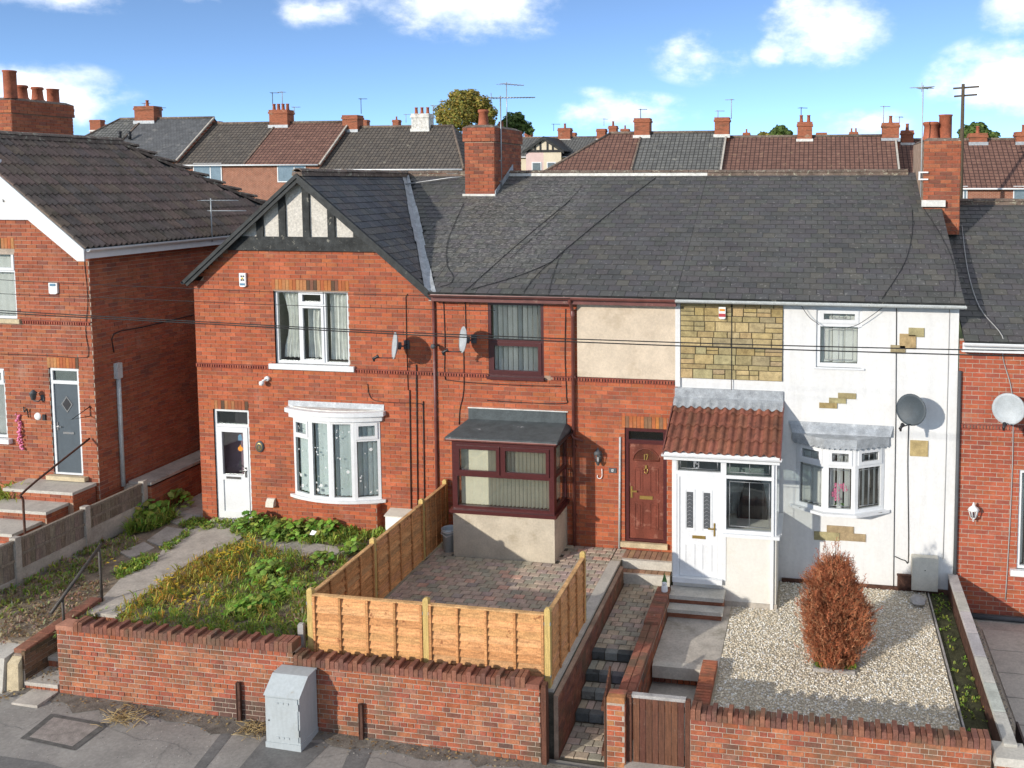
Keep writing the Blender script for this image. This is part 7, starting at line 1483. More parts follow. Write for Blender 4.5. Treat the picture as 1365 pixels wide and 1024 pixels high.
# ------------------------------------------------------------------ rows of houses behind
def uvq(q, pts, ux, o, mi=0):
    ux = Vector(ux); P = [Vector(p) for p in pts]; n = (P[1]-P[0]).cross(P[2]-P[0]).normalized(); vy = n.cross(ux); o = Vector(o)
    q.poly(P, mi, uv=[((p-o).dot(ux), (p-o).dot(vy)) for p in P])
def bg_house(label, x0, x1, y0, gz, ez, rz, roofs, chims=(), wins=(), hipL=0, hipR=0, dep=8.4, wallm='bgbrick', group='brick houses on the rise behind the terrace', name='distant_house', det=True):
    t = thing(name, ((x0+x1)/2, y0, gz), label, 'house', group); y1 = y0+dep; yr = y0+dep/2; q = MB(); o = .25
    uvq(q, [(x0, y0, gz), (x1, y0, gz), (x1, y0, ez), (x0, y0, ez)], (1, 0, 0), (x0, y0, gz)); uvq(q, [(x1, y0, gz), (x1, y1, gz), (x1, y1, ez), (x1, y0, ez)], (0, 1, 0), (x1, y0, gz)); uvq(q, [(x0, y1, gz), (x0, y0, gz), (x0, y0, ez), (x0, y1, ez)], (0, -1, 0), (x0, y1, gz))
    if not hipR: q.poly([(x1, y0, ez), (x1, y1, ez), (x1, yr, rz-.05)])
    if not hipL: q.poly([(x0, y1, ez), (x0, y0, ez), (x0, yr, rz-.05)])
    q.build('wall', wallm, t); ye = y0-o; ze = ez-o*(rz-ez)/(dep/2); sp = roofs
    for (fa, fb, m) in roofs:                     # strips of roof, each its own covering
        a, b = x0-.1+(x1-x0+.2)*fa, x0-.1+(x1-x0+.2)*fb; ra = a+(hipL if fa == 0 else 0); rb = b-(hipR if fb == 1 else 0)
        q = MB(); uvq(q, [(a, ye, ze), (b, ye, ze), (rb, yr, rz), (ra, yr, rz)], (1, 0, 0), (x0, ye, ze)); uvq(q, [(b, y1+o, ze), (a, y1+o, ze), (ra, yr, rz), (rb, yr, rz)], (-1, 0, 0), (x1, y1, ze))
        if hipL and fa == 0: uvq(q, [(a, y1+o, ze), (a, ye, ze), (ra, yr, rz)], (0, -1, 0), (a, y1, ze))
        if hipR and fb == 1: uvq(q, [(b, ye, ze), (b, y1+o, ze), (rb, yr, rz)], (0, 1, 0), (b, ye, ze))
        r = q.build('roof', m, t)
        if det:
            q = MB(); q.tube([(ra, yr, rz+.02), (rb, yr, rz+.02)], .11, 6); 
            if hipL and fa == 0: q.tube([(a, ye, ze+.04), (ra, yr, rz+.02)], .09, 6)
            if hipR and fb == 1: q.tube([(b, ye, ze+.04), (rb, yr, rz+.02)], .09, 6)
            q.build('ridge', 'ridge', r)
            if fb < 1 or not hipR: q = MB(); q.beam((b, ye, ze+.03), (rb, yr, rz+.03), .12, .09); q.build('verge', 'concrete' if fb == 1 else 'ridge', r)
    if det: q = MB(); q.tube([(x0, ye-.05, ze), (x1, ye-.05, ze)], .06, 6); q.build('gutter', 'pvc', t)
    for (cx_, w, zt, cm, pots) in chims:
        q = MB(); d_ = .62; yb = yr-.45; q.box(cx_-w/2, cx_+w/2, yb, yb+d_+.3, rz-.9, zt-.3); q.box(cx_-w/2-.06, cx_+w/2+.06, yb-.06, yb+d_+.36, zt-.3, zt-.16); q.box(cx_-w/2-.02, cx_+w/2+.02, yb-.02, yb+d_+.32, zt-.16, zt)
        c = q.build('chimney', cm, t); q = MB(); q.box(cx_-w/2-.07, cx_+w/2+.07, yb-.09, yb+.0-.005, rz-.42, rz-.18); q.build('flashing', 'flash' if R_.random() < .5 else 'lead', c)
        for k in range(pots):
            q = MB(); q.lathe((cx_-w/2+w*(k+.5)/pots, yb+.4, zt), [(.14, 0), (.12, .1), (.1, .4), (.13, .42), (.12, .48), (.08, .48), (.001, .3)], 10); q.build('chimney_pot', 'pot', c)
    for (a, b, c, d) in wins:
        q = MB(); f = .07; q.box(a, b, y0-.05, y0+.01, c, c+f); q.box(a, b, y0-.05, y0+.01, d-f, d); q.box(a, a+f, y0-.05, y0+.01, c+f, d-f); q.box(b-f, b, y0-.05, y0+.01, c+f, d-f); m_ = a+(b-a)*.6; q.box(m_-f/2, m_+f/2, y0-.05, y0+.01, c+f, d-f)
        w = q.build('window', 'pvc', t)
        for (p, r) in ((a+f, m_-f/2), (m_+f/2, b-f)): q = MB(); q.box(p, r, y0-.03, y0-.012, c+f, d-f); q.build('pane', 'bgpane', w)
        q = MB(); q.box(a+f, a+f+(b-a)*.2, y0-.011, y0-.004, c+f, d-f); q.build('curtain', 'curtain', w)
    return t
M['bgpane'] = mat('bgpane', (.16, .2, .22), .08, .2, 1, spec=.9)
M['paintbrick'] = mat('paintbrick', (.62, .6, .55), .9, .3, 5, .3, 40, stain=((.25, .2, .14), 4, .55, .15, .7))
M['chimbrick'] = mat('chimbrick', (.33, .115, .062), .92, .3, 4, .4, 40, grain=(1, 1, 6), stain=((.12, .07, .045), 1.2, .48, .2, .7, None, 1), stain2=((.4, .33, .24), 2.5, .6, .1, .4))
YB = 60.
def bx_(px, y=YB, py=200): return onY(px, py, y).x
def bz_(py, y=YB, px=500): return onY(px, py, y).z
def chz(px, py, w=28): return None
YR = YB+4.2
def ch(px, py_top, wpx, pots, m='chimbrick'):      # a stack read off the picture at the ridge's distance
    k = YR/FPX; return (onY(px, py_top, YR).x, max(.8, wpx*k*.95), onY(px, py_top, YR).z, m, pots)
bg_house('far semi with grey tiles, slate half and two black vent pipes', bx_(52), bx_(236), YB, 3.3, bz_(211, px=236), onY(225, 158, YR).z, [(0, .48, 'bgtilegrey'), (.48, 1, 'bgslate')], [ch(197, 142, 34, 1)], hipL=3.6)
bg_house('far brick semi with half grey and half red tiled roof', bx_(237), bx_(426), YB, 3.2, bz_(217, px=330), onY(370, 164, YR).z, [(0, .48, 'bgtile'), (.48, 1, 'bgtilered')], [ch(375, 147, 30, 4)],
         [(*[bx_(257), bx_(295)], bz_(243, px=276), bz_(217.5, px=276)), (bx_(369), bx_(407), bz_(243, px=388), bz_(217.5, px=388))])
bg_house('far semi with brown grey tiles and white painted chimney', bx_(427), bx_(618), YB, 3.0, bz_(223, px=520), onY(540, 169, YR).z, [(0, 1, 'bgtile')], [ch(470, 154, 24, 0), ch(563, 152, 27, 3, 'paintbrick')], [(bx_(452), bx_(487), 6.4, bz_(224)), (bx_(547), bx_(570), 6.4, bz_(224)), (bx_(595), bx_(616), 6.4, bz_(224))], hipR=2.6)
bg_house('far hipped house with red and grey tiles straight behind the slate ridge', onY(735, 230, YB).x-1.0, bx_(958), YB, 2.6, bz_(233, px=800), onY(880, 177, YR).z, [(0, .52, 'bgtilered'), (.52, 1, 'bgtilegrey')], [ch(857, 158, 22, 0), ch(963, 157, 20, 0)], hipL=4.3)
bg_house('far long house with red tiled roof and twin pot chimney', bx_(960), bx_(1198), YB, 2.4, bz_(236, px=1050), onY(1080, 182, YR).z, [(0, 1, 'bgtilered')], [ch(1073, 163, 20, 2), ch(1187, 164, 22, 1)])
bg_house('far red tiled house half hidden behind the tall brick chimney', bx_(1199), bx_(1262), YB+2, 2.4, bz_(238, px=1230), onY(1230, 187, YR+2).z, [(0, 1, 'bgtilered')], [ch(1213, 172, 15, 1)])
bg_house('far red tiled brick house with white chimney flashing beyond the low slate roof', bx_(1263), bx_(1440), YB, 2.4, bz_(248, px=1330), onY(1330, 186, YR).z, [(0, 1, 'bgtilered')], [ch(1303, 178, 22, 1), ch(1364, 176, 20, 1)], [(bx_(1278), bx_(1291), bz_(268, px=1285), bz_(248, px=1285)), (bx_(1352), bx_(1380), bz_(268, px=1360), bz_(248, px=1360))])
# vents on the far roof
for px in (160, 173):
    p = onY(px, 186, YB+1.8); q = MB(); q.tube([p, p+Vector((0, 0, .55))], .12, 8); q.lathe(p+Vector((0, 0, .5)), [(.16, 0), (.16, .12), (.001, .14)], 8); tag(rebase(q.build('vent_pipe', 'blackpl'), p), {160: 'short black vent pipe on far grey tiles, further from the chimney', 173: 'short black vent pipe on far roof, nearer the slate half and chimney'}[px], 'vent', 'twin vent pipes on the far grey roof')
# the gabled pale house further off
Y5 = 88.; t = bg_house('far pale pink and cream house with timbered front gable', onY(640, 215, Y5).x, onY(815, 215, Y5).x, Y5, 3.8, onY(720, 208, Y5).z, onY(720, 181, Y5).z, [(0, 1, 'bgtilegrey')], [(onY(738, 177, Y5).x, 1.3, onY(738, 171, Y5+4).z, 'chimbrick', 1), (onY(789, 177, Y5).x, .9, onY(789, 172, Y5+4).z, 'chimbrick', 0), (onY(805, 177, Y5).x, .8, onY(805, 168, Y5+4).z, 'chimbrick', 1)], (), wallm='bgcream')
xa, xb, xm = onY(701, 200, Y5-1.5).x, onY(748, 200, Y5-1.5).x, onY(725, 184, Y5-1.5); Yg = Y5-1.5; ze = onY(725, 201, Yg).z
q = MB(); q.poly([(xa, Yg, 3.8), ((xa+xb)/2, Yg, 3.8), ((xa+xb)/2, Yg, ze), (xa, Yg, ze)]); q.build('front_wall', 'bgpink', t); q = MB(); q.poly([((xa+xb)/2, Yg, 3.8), (xb, Yg, 3.8), (xb, Yg, ze), ((xa+xb)/2, Yg, ze)]); q.poly([(xa, Yg, ze), (xb, Yg, ze), (xm.x, Yg, xm.z)]); q.build('front_wall', 'bgcream', t)
q = MB()
for s, X in ((-1, xa-.25), (1, xb+.35)): q.prism([(xm.x, Yg-.3, xm.z+.1), (X, Yg-.3, ze-.1), (X, Yg-.3, ze-.32), (xm.x, Yg-.3, xm.z-.2)], (0, .1, 0)); q.prism([(xm.x, Yg-.25, xm.z+.1), (X, Yg-.25, ze-.08), (X, Yg+5, ze-.08), (xm.x, Yg+5, xm.z+.1)], (0, 0, .06))
for f in (-.5, -.2, .2, .5): q.box(xm.x+f*(xb-xa)*.5-.09, xm.x+f*(xb-xa)*.5+.09, Yg-.06, Yg, ze, ze+(xm.z-ze)*(1-abs(f))-.05)
q.box(xa, xb, Yg-.08, Yg, ze-.15, ze+.08); q.build('gable_timber', 'timberblack', t)
for (pa, pb) in ((709, 722), (729, 741)):
    a, b = onY(pa, 222, Yg).x, onY(pb, 222, Yg).x; c, d = onY(715, 231, Yg).z, onY(715, 216, Yg).z; q = MB(); q.box(a, b, Yg-.06, Yg-.005, c, d); w = q.build('window', 'pvc', t); q = MB(); q.box(a+.1, b-.1, Yg-.07, Yg-.061, c+.1, d-.1); q.build('pane', 'bgpane', w)
# further rooftops and stacks on the skyline
Y8 = 118.
FARR = [((104, 152), 172, 'bgtile', [(128, 160, 20, 0), (145, 166, 10, 0)]), ((225, 330), 168, 'bgtile', [(254, 159, 9, 0), (288, 162, 13, 0), (305, 165, 12, 0)]), ((470, 560), 172, 'bgtile', [(486, 160, 9, 0), (528, 160, 9, 1)]),
        ((690, 760), 184, 'bgtilered', [(704, 178, 10, 0), (762, 177, 12, 0)]), ((815, 850), 184, 'bgtile', [(833, 172, 12, 1)]), ((968, 1062), 180, 'bgtilegrey', [(995, 177, 6, 1)]), ((1100, 1160), 186, 'bgtilered', [(1095, 177, 15, 0), (1138, 176, 12, 2)]), ((1196, 1290), 184, 'bgtile', [(1210, 176, 14, 1)])]
FLAB = ['brown rooftop on the skyline between the left chimney stack and the far slate half', 'brown rooftop on the skyline behind the far half grey and half red roof', 'brown rooftop on the skyline left of the far white painted chimney', 'red rooftop on the skyline just right of the dark green tree', 'brown rooftop on the skyline behind the left hip of the far red and grey roof',
        'grey rooftop on the skyline beside the small round green tree', 'red rooftop with twin pot stack on the skyline behind the far long red roof', 'brown rooftop on the skyline left of the far telegraph pole']
for i, ((pa, pb), py, m, cs) in enumerate(FARR):
    a, b = onY(pa, 190, Y8).x, onY(pb, 190, Y8).x; rz = onY((pa+pb)/2, py, Y8+4.2).z
    bg_house(FLAB[i], a, b, Y8, 4, rz-2.6, rz, [(0, 1, m)], [(onY(c, p, Y8+4).x, max(.9, w*(Y8/FPX)*.95), onY(c, p, Y8+4.2).z, 'chimbrick', k) for (c, p, w, k) in cs], group='rooftops on the skyline', det=False)
# ------------------------------------------------------------------ aerials and poles
p = onX(667, 240, -7.60); zt = onY(667, 128, 21.3).z
t = aerial((-7.585, 21.25, 7.0), zt-7.0, 'tall mast with long aerial on the chimney between the brick houses', 1.15, .05, 'alu', 14, .013, top=.12)
q = MB(); q.tube([(-7.66, 21.25, 7.75), (-7.585, 21.25, 7.75)], .02, 5); q.tube([(-7.66, 21.25, 7.25), (-7.585, 21.25, 7.25)], .02, 5); q.build('chimney_bracket', 'alu', t)
aerial((-7.9, 22.6, 8.5), onY(656, 110, 22.6).z-8.5, 'thin tall aerial behind the chimney between the brick houses', .7, .9, 'alu', 7, .009)
q = MB(); q.tube([onP(538, 246, (0, EY, EZ+.1), (0, -SL, 1)), onP(600, 237, (0, EY, EZ+.1), (0, -SL, 1)), onP(616, 236, (0, EY, EZ+.14), (0, -SL, 1))], .016, 6); tag(q.build('fallen_aerial', 'alu'), 'fallen aerial pole lying on slates beside the brick chimney', 'aerial')
zt = onY(1224, 114, 20.5).z; t = aerial((2.19, 20.45, 6.9), zt-6.9, 'aerial on a slim mast strapped to the chimney of the white house', .5, 1.2, 'dishgrey', 7, .011, top=.1)
q = MB(); q.box(2.12, 2.32, 20.3, 20.345, 7.27, 7.3); q.box(2.12, 2.32, 20.3, 20.345, 7.42, 7.45); q.box(2.12, 2.15, 20.3, 20.345, 7.3, 7.42); q.build('bracket', 'white', t)
tp = thing('telegraph_pole', (onY(1284, 200, 55).x, 55, 3), 'dark telegraph pole with cross arms rising over the far red roofs', 'pole'); a = onY(1284, 112, 55); q = MB(); q.tube([(a.x, 55, 3), (a.x, 55, a.z)], [.15, .09], 8); q.build('pole', 'bark', tp)
for (dz, L) in ((-.25, .9), (-.7, .8)): q = MB(); q.beam((a.x-L*.6, 55.0, a.z+dz), (a.x+L, 55.2, a.z+dz+.1), .09, .1); q.build('cross_arm', 'bark', tp)
for i, (px, py, h, ang, Yq, lab) in enumerate([(363, 123, 20, .3, YR, 'thin aerial on the far four pot chimney, left one'), (376, 122, 20, 2.8, YR, 'thin aerial on the far four pot chimney, right one'), (392, 142, 12, .2, YR, 'low aerial beside the far four pot chimney'), (481, 131, 22, .2, YR, 'thin aerial on the far chimney beside the grey tiles'),
        (577, 140, 14, .1, YR, 'thin aerial beside the far white painted chimney'), (541, 152, 12, .1, YR+20, 'small aerial on a far rooftop left of the white painted chimney'), (854, 145, 14, .2, YR, 'small aerial on the far chimney with red tiles'), (975, 132, 26, 2.9, YR, 'tall dark aerial on the far chimney over red tiles'), (957, 147, 11, .4, YR, 'short pale aerial on the far chimney over grey tiles'),
        (1068, 143, 20, .5, YR, 'slim aerial on the far twin pot chimney'), (1178, 141, 22, .4, YR, 'slim aerial on the far chimney left of the tall brick stack'), (1199, 155, 15, 1.0, YR, 'short aerial on the far chimney behind the tall brick stack'), (738, 165, 10, .3, Y5+4, 'small aerial on the far pale gabled house'), (805, 158, 10, 1.2, Y5+4, 'dark aerial on the far slim chimney left of the hipped roof'), (192, 137, 7, .3, YR, 'small aerial on the far chimney over the slate half'), (213, 143, 12, .2, YR, 'slanting aerial beside the far chimney over the slate half')]):
    p = onY(px, py, Yq); k = Yq/FPX; aerial((p.x, Yq, p.z-h*k), h*k, lab, 12*k, ang, 'cablegrey' if i % 3 else 'darkgrey', 6, .022)
# ------------------------------------------------------------------ wires
def wire(pts, Y, r, lab): cable('overhead_wire', smooth([onY(*p, Y) for p in pts], 6), r, lab, cat='wire')
wire([(-160, 405), (0, 417), (260, 431), (560, 447), (900, 461), (1180, 470), (1365, 475), (1500, 476)], 9.0, .0065, 'lower of the paired black wires crossing in front of the terrace')
wire([(-160, 402), (0, 414), (260, 428.5), (560, 444), (900, 456.5), (1180, 464), (1365, 467.5), (1500, 468)], 9.0, .006, 'upper of the paired black wires crossing in front of the terrace')
wire([(-160, 360), (0, 373), (120, 379), (260, 385), (370, 389.5), (590, 395), (760, 398)], 10.5, .004, 'highest thin wire crossing the gabled front and alarm box')
wire([(-160, 381), (0, 391.5), (120, 396), (260, 402), (370, 406.5), (590, 413), (660, 414)], 10.5, .004, 'thin wire crossing the gabled front just above the paired wires')
PR = (0, EY, EZ+.03); NR = (0, -SL, 1)
for (pts, r, lab) in (([(760, 267), (700, 317), (640, 370), (620, 388)], .007, 'black cable slanting down the slates right of the brick chimney'), ([(874, 237), (820, 278), (752, 334), (733, 350), (690, 368), (628, 386)], .008, 'black cable running from ridge down across the slates'),
        ([(752, 336), (720, 362), (698, 389)], .006, 'black cable branching down slates to the gutter, left branch'), ([(745, 344), (738, 365), (731, 390)], .005, 'black cable branching down slates to the gutter, right branch'), ([(618, 271), (605, 300), (596, 325), (596, 353), (604, 368), (600, 378), (587, 382)], .006, 'thin cable curling down slates below the brick chimney'),
        ([(777, 247), (730, 298), (680, 344)], .004, 'thin faint cable slanting on the slates near the ridge'), ([(1216, 279), (1216, 310), (1206, 350), (1176, 398)], .006, 'black cable curving down slates from the right hand chimney to the gutter'), ([(1228, 273), (1255, 315), (1272, 355), (1272, 395)], .005, 'thin cable curving to the roof corner of the white house')):
    cable('roof_cable', smooth([onP(*p, PR, NR) for p in pts], 5), r, lab)
# ------------------------------------------------------------------ trees
def leafcloud(mb, lobes, n, size, cols, rt, inner=.55):
    tw = [l[3]**2 if not isinstance(l[3], tuple) else 1 for l in lobes]; S = sum(tw)
    for (x, y, z, r), w in zip(lobes, tw):
        for _ in range(int(n*w/S)):
            while True:
                d = Vector((rt.gauss(0, 1), rt.gauss(0, 1), rt.gauss(0, 1)))
                if d.length > .1: break
            d.normalize(); k = r*(inner+(1-inner)*rt.random()**.6)*(1+.12*math.sin(d.x*7+d.z*5)); p = Vector((x, y, z))+Vector((d.x*k, d.y*k, d.z*k*.92)); s = size*rt.uniform(.6, 1.3)
            a = Vector((rt.gauss(0, 1), rt.gauss(0, 1), rt.gauss(0, .6))).normalized(); nrm = (d+a*.7).normalized(); u = nrm.cross(Vector((0, 0, 1))); u = u.normalized() if u.length > .05 else Vector((1, 0, 0)); v = nrm.cross(u); c = rt.choice(cols); f = rt.uniform(.75, 1.2)
            mb.poly([p-u*s*.5, p-v*s*.35, p+u*s*.5, p+v*s*.35], 0, tuple(q*f for q in c))
def tree(name, label, base, h, lobes, n, size, cols, seed, r=.25):
    rt = random.Random(seed); t = thing(name, base, label, 'tree', 'trees on the skyline'); b = Vector(base); q = MB(); q.tube([b-Vector((0, 0, .5)), b+Vector((.1, 0, h*.35)), b+Vector((0, .1, h*.7))], [r, r*.7, r*.3], 8)
    for l in lobes[:6]: q.tube([b+Vector((0, 0, h*.35)), (b+Vector((0, 0, h*.45))+Vector(l[:3]))/2, Vector(l[:3])], [r*.45, r*.3, r*.08], 5)
    q.build('trunk', 'bark', t); q = MB(); leafcloud(q, lobes, n, size, cols, rt); q.build('crown', 'leaf', t)
AUT = [(.29, .26, .05), (.36, .29, .055), (.23, .24, .05), (.42, .32, .065), (.2, .22, .05), (.34, .23, .055)]; GRN = [(.11, .17, .04), (.14, .21, .05), (.09, .14, .035), (.17, .23, .06)]
YT = 92.; k = YT/FPX
def L_(px, py, rp, dy=0): p = onY(px, py, YT); return (p.x, YT+dy, p.z, rp*k)
tree('autumn_tree', 'rounded tree turning yellow green behind the far roofs', (onY(620, 200, YT).x, YT, 3.9), 10, [L_(620, 140, 24), L_(603, 152, 20, -1), (L_(636, 150, 20, 1)), L_(622, 160, 22, -2), L_(648, 160, 14), L_(612, 132, 16, 1), L_(594, 162, 13), L_(642, 138, 13), L_(630, 128, 10), L_(588, 154, 8), L_(656, 150, 8), L_(604, 128, 7)], 9000, .30, AUT, 3, .35)
tree('green_tree', 'dark green tree beside the yellowing tree on the skyline', (onY(678, 200, YT).x, YT+4, 3.9), 9, [L_(668, 160, 16, 4), L_(658, 168, 14, 4), L_(682, 166, 11, 4), L_(674, 154, 9, 4), L_(690, 172, 7, 4)], 1800, .4, GRN, 4, .28)
tree('green_tree', 'small round green tree between the far chimneys', (onY(1040, 200, YT).x, YT, 3.9), 8, [L_(1040, 175, 9), L_(1032, 180, 7), L_(1050, 179, 6)], 1200, .35, GRN, 5, .25)
tree('green_tree', 'green tree rising behind the far telegraph pole', (onY(1296, 200, YT).x, YT, 3.9), 8, [L_(1290, 178, 12), L_(1302, 174, 12), L_(1312, 180, 9), L_(1325, 182, 7)], 2000, .36, GRN, 6, .25)
tree('yellow_tree', 'dull yellow tree top beside the small round green tree', (onY(1015, 200, YT).x, YT+6, 3.9), 8, [L_(1012, 178, 7, 6), L_(1020, 179, 6, 6)], 700, .35, AUT, 7, .2)
tree('yellow_tree', 'pale green tree top behind the far red tiles', (onY(408, 190, YT).x, YT+6, 3.9), 8, [L_(404, 165, 8, 6), L_(416, 165, 7, 6)], 700, .35, AUT, 8, .2)
tree('green_tree', 'green tree top at the far right beyond the red roof', (onY(1345, 200, YT).x, YT+6, 3.9), 8, [L_(1343, 184, 6, 6), L_(1352, 186, 5, 6)], 600, .35, GRN, 9, .2)
# ------------------------------------------------------------------ dead conifer on the gravel
cf = thing('dead_conifer', (.34, 14.3, -.42), 'dead rust brown conifer standing in the pale gravel', 'tree'); rt = random.Random(77); cx_, cy_, cz_ = .34, 14.3, -.42; q = MB()
q.tube([(cx_, cy_, cz_-.05), (cx_+.02, cy_, cz_+1.1), (cx_-.03, cy_, cz_+1.8)], [.05, .03, .006], 7)
DC = [(.42, .13, .057), (.36, .11, .05), (.47, .165, .073), (.26, .088, .042), (.43, .138, .062), (.5, .235, .115), (.38, .18, .09)]
def crad(h):                                      # radius of the crown at height fraction h
    return .535*(min(1, (h+.10)/.22)**.5)*(1 if h < .45 else max(.0, 1-((h-.45)/.55)**1.6)*.9+.1)
cr_ = MB(); br_ = q
def sprig(p, d, L, c):
    d = Vector(d).normalized(); s = d.cross(Vector((rt.uniform(-1, 1), rt.uniform(-1, 1), rt.uniform(-.3, .3)))); 
    if s.length < .05: s = Vector((1, 0, 0))
    s.normalize(); w = L*.16; a = Vector(p); n_ = 3
    cr_.poly([a-s*w*.3, a+s*w*.3, a+d*L], 0, c)
    for j in range(n_):
        b = a+d*(L*(.2+.25*j)); sg = 1 if j % 2 else -1; e = b+(d*.7+s*sg*.75)*L*.38; cr_.poly([b, b+d*L*.12, e], 0, c)
for i in range(460):                              # limbs
    h = rt.random()**.95*.95; a = rt.uniform(0, 6.283); R0 = crad(h)*rt.uniform(.75, 1.03)*(1+.15*math.sin(3*a+6*h)+.10*math.sin(7*a-11*h))
    if h > .62 and math.cos(a-.3) > .2 and rt.random() < .35: continue
    o = Vector((cx_, cy_, cz_+h*1.6)); e = Vector((cx_+math.cos(a)*R0, cy_+math.sin(a)*R0, cz_+h*1.72+.03+.2*R0)); br_.tube([o, (o+e)/2+Vector((0, 0, -.02)), e], [.010, .007, .003], 4)
    ns = int(62*R0/.5)+14
    for j in range(ns):
        t_ = .35+.65*rt.random(); p = o.lerp(e, t_)+Vector((rt.gauss(0, .05), rt.gauss(0, .05), rt.gauss(0, .05))); out = Vector((math.cos(a), math.sin(a), 0)); sprig(p, out*rt.uniform(.1, .8)+Vector((rt.gauss(0, .3), rt.gauss(0, .3), rt.uniform(.35, 1.2))), rt.uniform(.05, .13), rt.choice(DC))
for (dx, dy, z0, z1, w) in ((-.16, 0, 1.5, 2.16, .8), (.0, .05, 1.5, 2.2, 1), (.10, -.05, 1.5, 2.06, .9), (.30, 0, 1.35, 1.78, .7), (.44, -.03, 1.2, 1.5, .7), (-.28, .03, 1.3, 1.85, .8), (-.05, -.1, 1.4, 1.95, .8), (.2, .1, 1.4, 1.95, .7)):
    o = Vector((cx_+dx*.4, cy_+dy, cz_+z0*.8)); e = Vector((cx_+dx, cy_+dy, cz_+z1*.9)); br_.tube([o, e], [.008, .003], 4)
    for j in range(int(90*w)): t_ = rt.random(); p = o.lerp(e, t_)+Vector((rt.gauss(0, .03), rt.gauss(0, .03), 0)); sprig(p, (e-o).normalized()*.9+Vector((rt.gauss(0, .5), rt.gauss(0, .5), .25)), rt.uniform(.05, .11), rt.choice(DC))
br_.build('trunk', 'bark', cf); cr_.build('crown', 'dead', cf)
q = MB(); q.box(.02, .66, 14.0, 14.04, -.45, -.37); q.box(.02, .06, 14.04, 14.6, -.45, -.38); q.box(.62, .66, 14.04, 14.6, -.45, -.38); q.box(.02, .66, 14.6, 14.64, -.45, -.38); tag(rebase(q.build('timber_surround', 'greywood'), (.34, 14.3, -.42)), 'square timber edging round the foot of the dead conifer', 'edging')
# ------------------------------------------------------------------ weeds
def inpoly(x, y, P):
    c = False; j = len(P)-1
    for i in range(len(P)):
        if (P[i][1] > y) != (P[j][1] > y) and x < (P[j][0]-P[i][0])*(y-P[i][1])/(P[j][1]-P[i][1])+P[i][0]: c = not c
        j = i
    return c
def wpoly(px, z=0.): return [(onZ(*p, z).x, onZ(*p, z).y) for p in px]
wv = MB(); rw_ = random.Random(19)
GRE = [(.24, .36, .055), (.30, .42, .07), (.18, .28, .05), (.37, .46, .09), (.30, .33, .075)]; YEL = [(.52, .41, .07), (.58, .43, .08), (.44, .38, .07), (.58, .36, .07), (.38, .35, .07)]; TAN = [(.42, .34, .21), (.35, .28, .17), (.46, .37, .23), (.32, .21, .14)]
def weed(mb, x, y, z, h, cols, rw, lw=.02):
    n = rw.randint(5, 9)
    for _ in range(n):
        a = rw.uniform(0, 6.283); e = rw.uniform(.35, 1.35); d = Vector((math.cos(a)*math.cos(e), math.sin(a)*math.cos(e), math.sin(e))); blade(mb, (x+rw.gauss(0, .02), y+rw.gauss(0, .02), z+rw.uniform(0, h*.45)), d, h*rw.uniform(.4, 1), lw*rw.uniform(.6, 1.5), tuple(q*rw.uniform(.75, 1.25) for q in rw.choice(cols)))
main = wpoly([(150, 815), (189, 795), (234, 768), (262, 748), (290, 732), (330, 722), (372, 735), (440, 742), (470, 740), (452, 765), (414, 795), (400, 870)]) 
main = [p for p in main][:-1]+[(-7.48, 12.0), (-11.4, 12.0), (-11.42, 13.0)]
xs_ = [p[0] for p in main]; ys_ = [p[1] for p in main]; cnt = 0
ctrY = onZ(215, 775, 0)
while cnt < 2500:
    x, y = rw_.uniform(min(xs_), max(xs_)), rw_.uniform(min(ys_), max(ys_))
    if not inpoly(x, y, main): continue
    cnt += 1; f = math.exp(-((x-ctrY.x)**2/1.2+(y-ctrY.y-.2)**2/1.8)); f2 = math.sin(x*2.3+1)*math.sin(y*1.9+.4); bare = x > -8.9 and 13.4 < y < 15.2
    if bare and rw_.random() < .7: cols, h = TAN, rw_.uniform(.04, .10)
    elif rw_.random() < f*.9+.04: cols, h = YEL, rw_.uniform(.1, .28)
    elif f2 > .45 and rw_.random() < .5: cols, h = TAN, rw_.uniform(.05, .15)
    else: cols, h = GRE, rw_.uniform(.06, .15)+(.14 if rw_.random() < .15 else 0)
    weed(wv, x, y, -.02, h, cols, rw_, .016)
for (px, n, hh, cl) in (([(168, 716), (200, 684), (236, 662), (262, 664), (250, 686), (206, 706)], 380, .34, GRE), ([(240, 700), (262, 690), (300, 694), (320, 700), (300, 706), (250, 708)], 160, .13, GRE), ([(150, 762), (190, 742), (212, 738), (206, 750), (160, 776)], 130, .14, GRE), ([(212, 730), (250, 708), (252, 714), (222, 738)], 80, .12, GRE),
        ([(0, 790), (40, 760), (100, 735), (160, 715), (190, 722), (130, 762), (60, 800), (0, 830)], 300, .18, GRE+TAN), ([(0, 830), (60, 800), (130, 765), (150, 775), (110, 810), (30, 850), (0, 860)], 160, .10, TAN), ([(308, 712), (320, 696), (400, 698), (505, 700), (520, 716), (470, 730), (400, 726), (330, 720)], 420, .24, GRE), ([(395, 800), (412, 790), (412, 850), (396, 850)], 120, .3, TAN+GRE)):
    P = wpoly(px); a, b, c, d = min(p[0] for p in P), max(p[0] for p in P), min(p[1] for p in P), max(p[1] for p in P); k_ = 0
    while k_ < n:
        x, y = rw_.uniform(a, b), rw_.uniform(c, d)
        if inpoly(x, y, P) and y < 17.1: weed(wv, x, y, -.02, hh*rw_.uniform(.5, 1.1), cl, rw_, .024); k_ += 1
for _ in range(80): weed(wv, rw_.uniform(2.14, 2.45), rw_.uniform(12.1, 17.1), -.44, .07, GRE, rw_, .02)
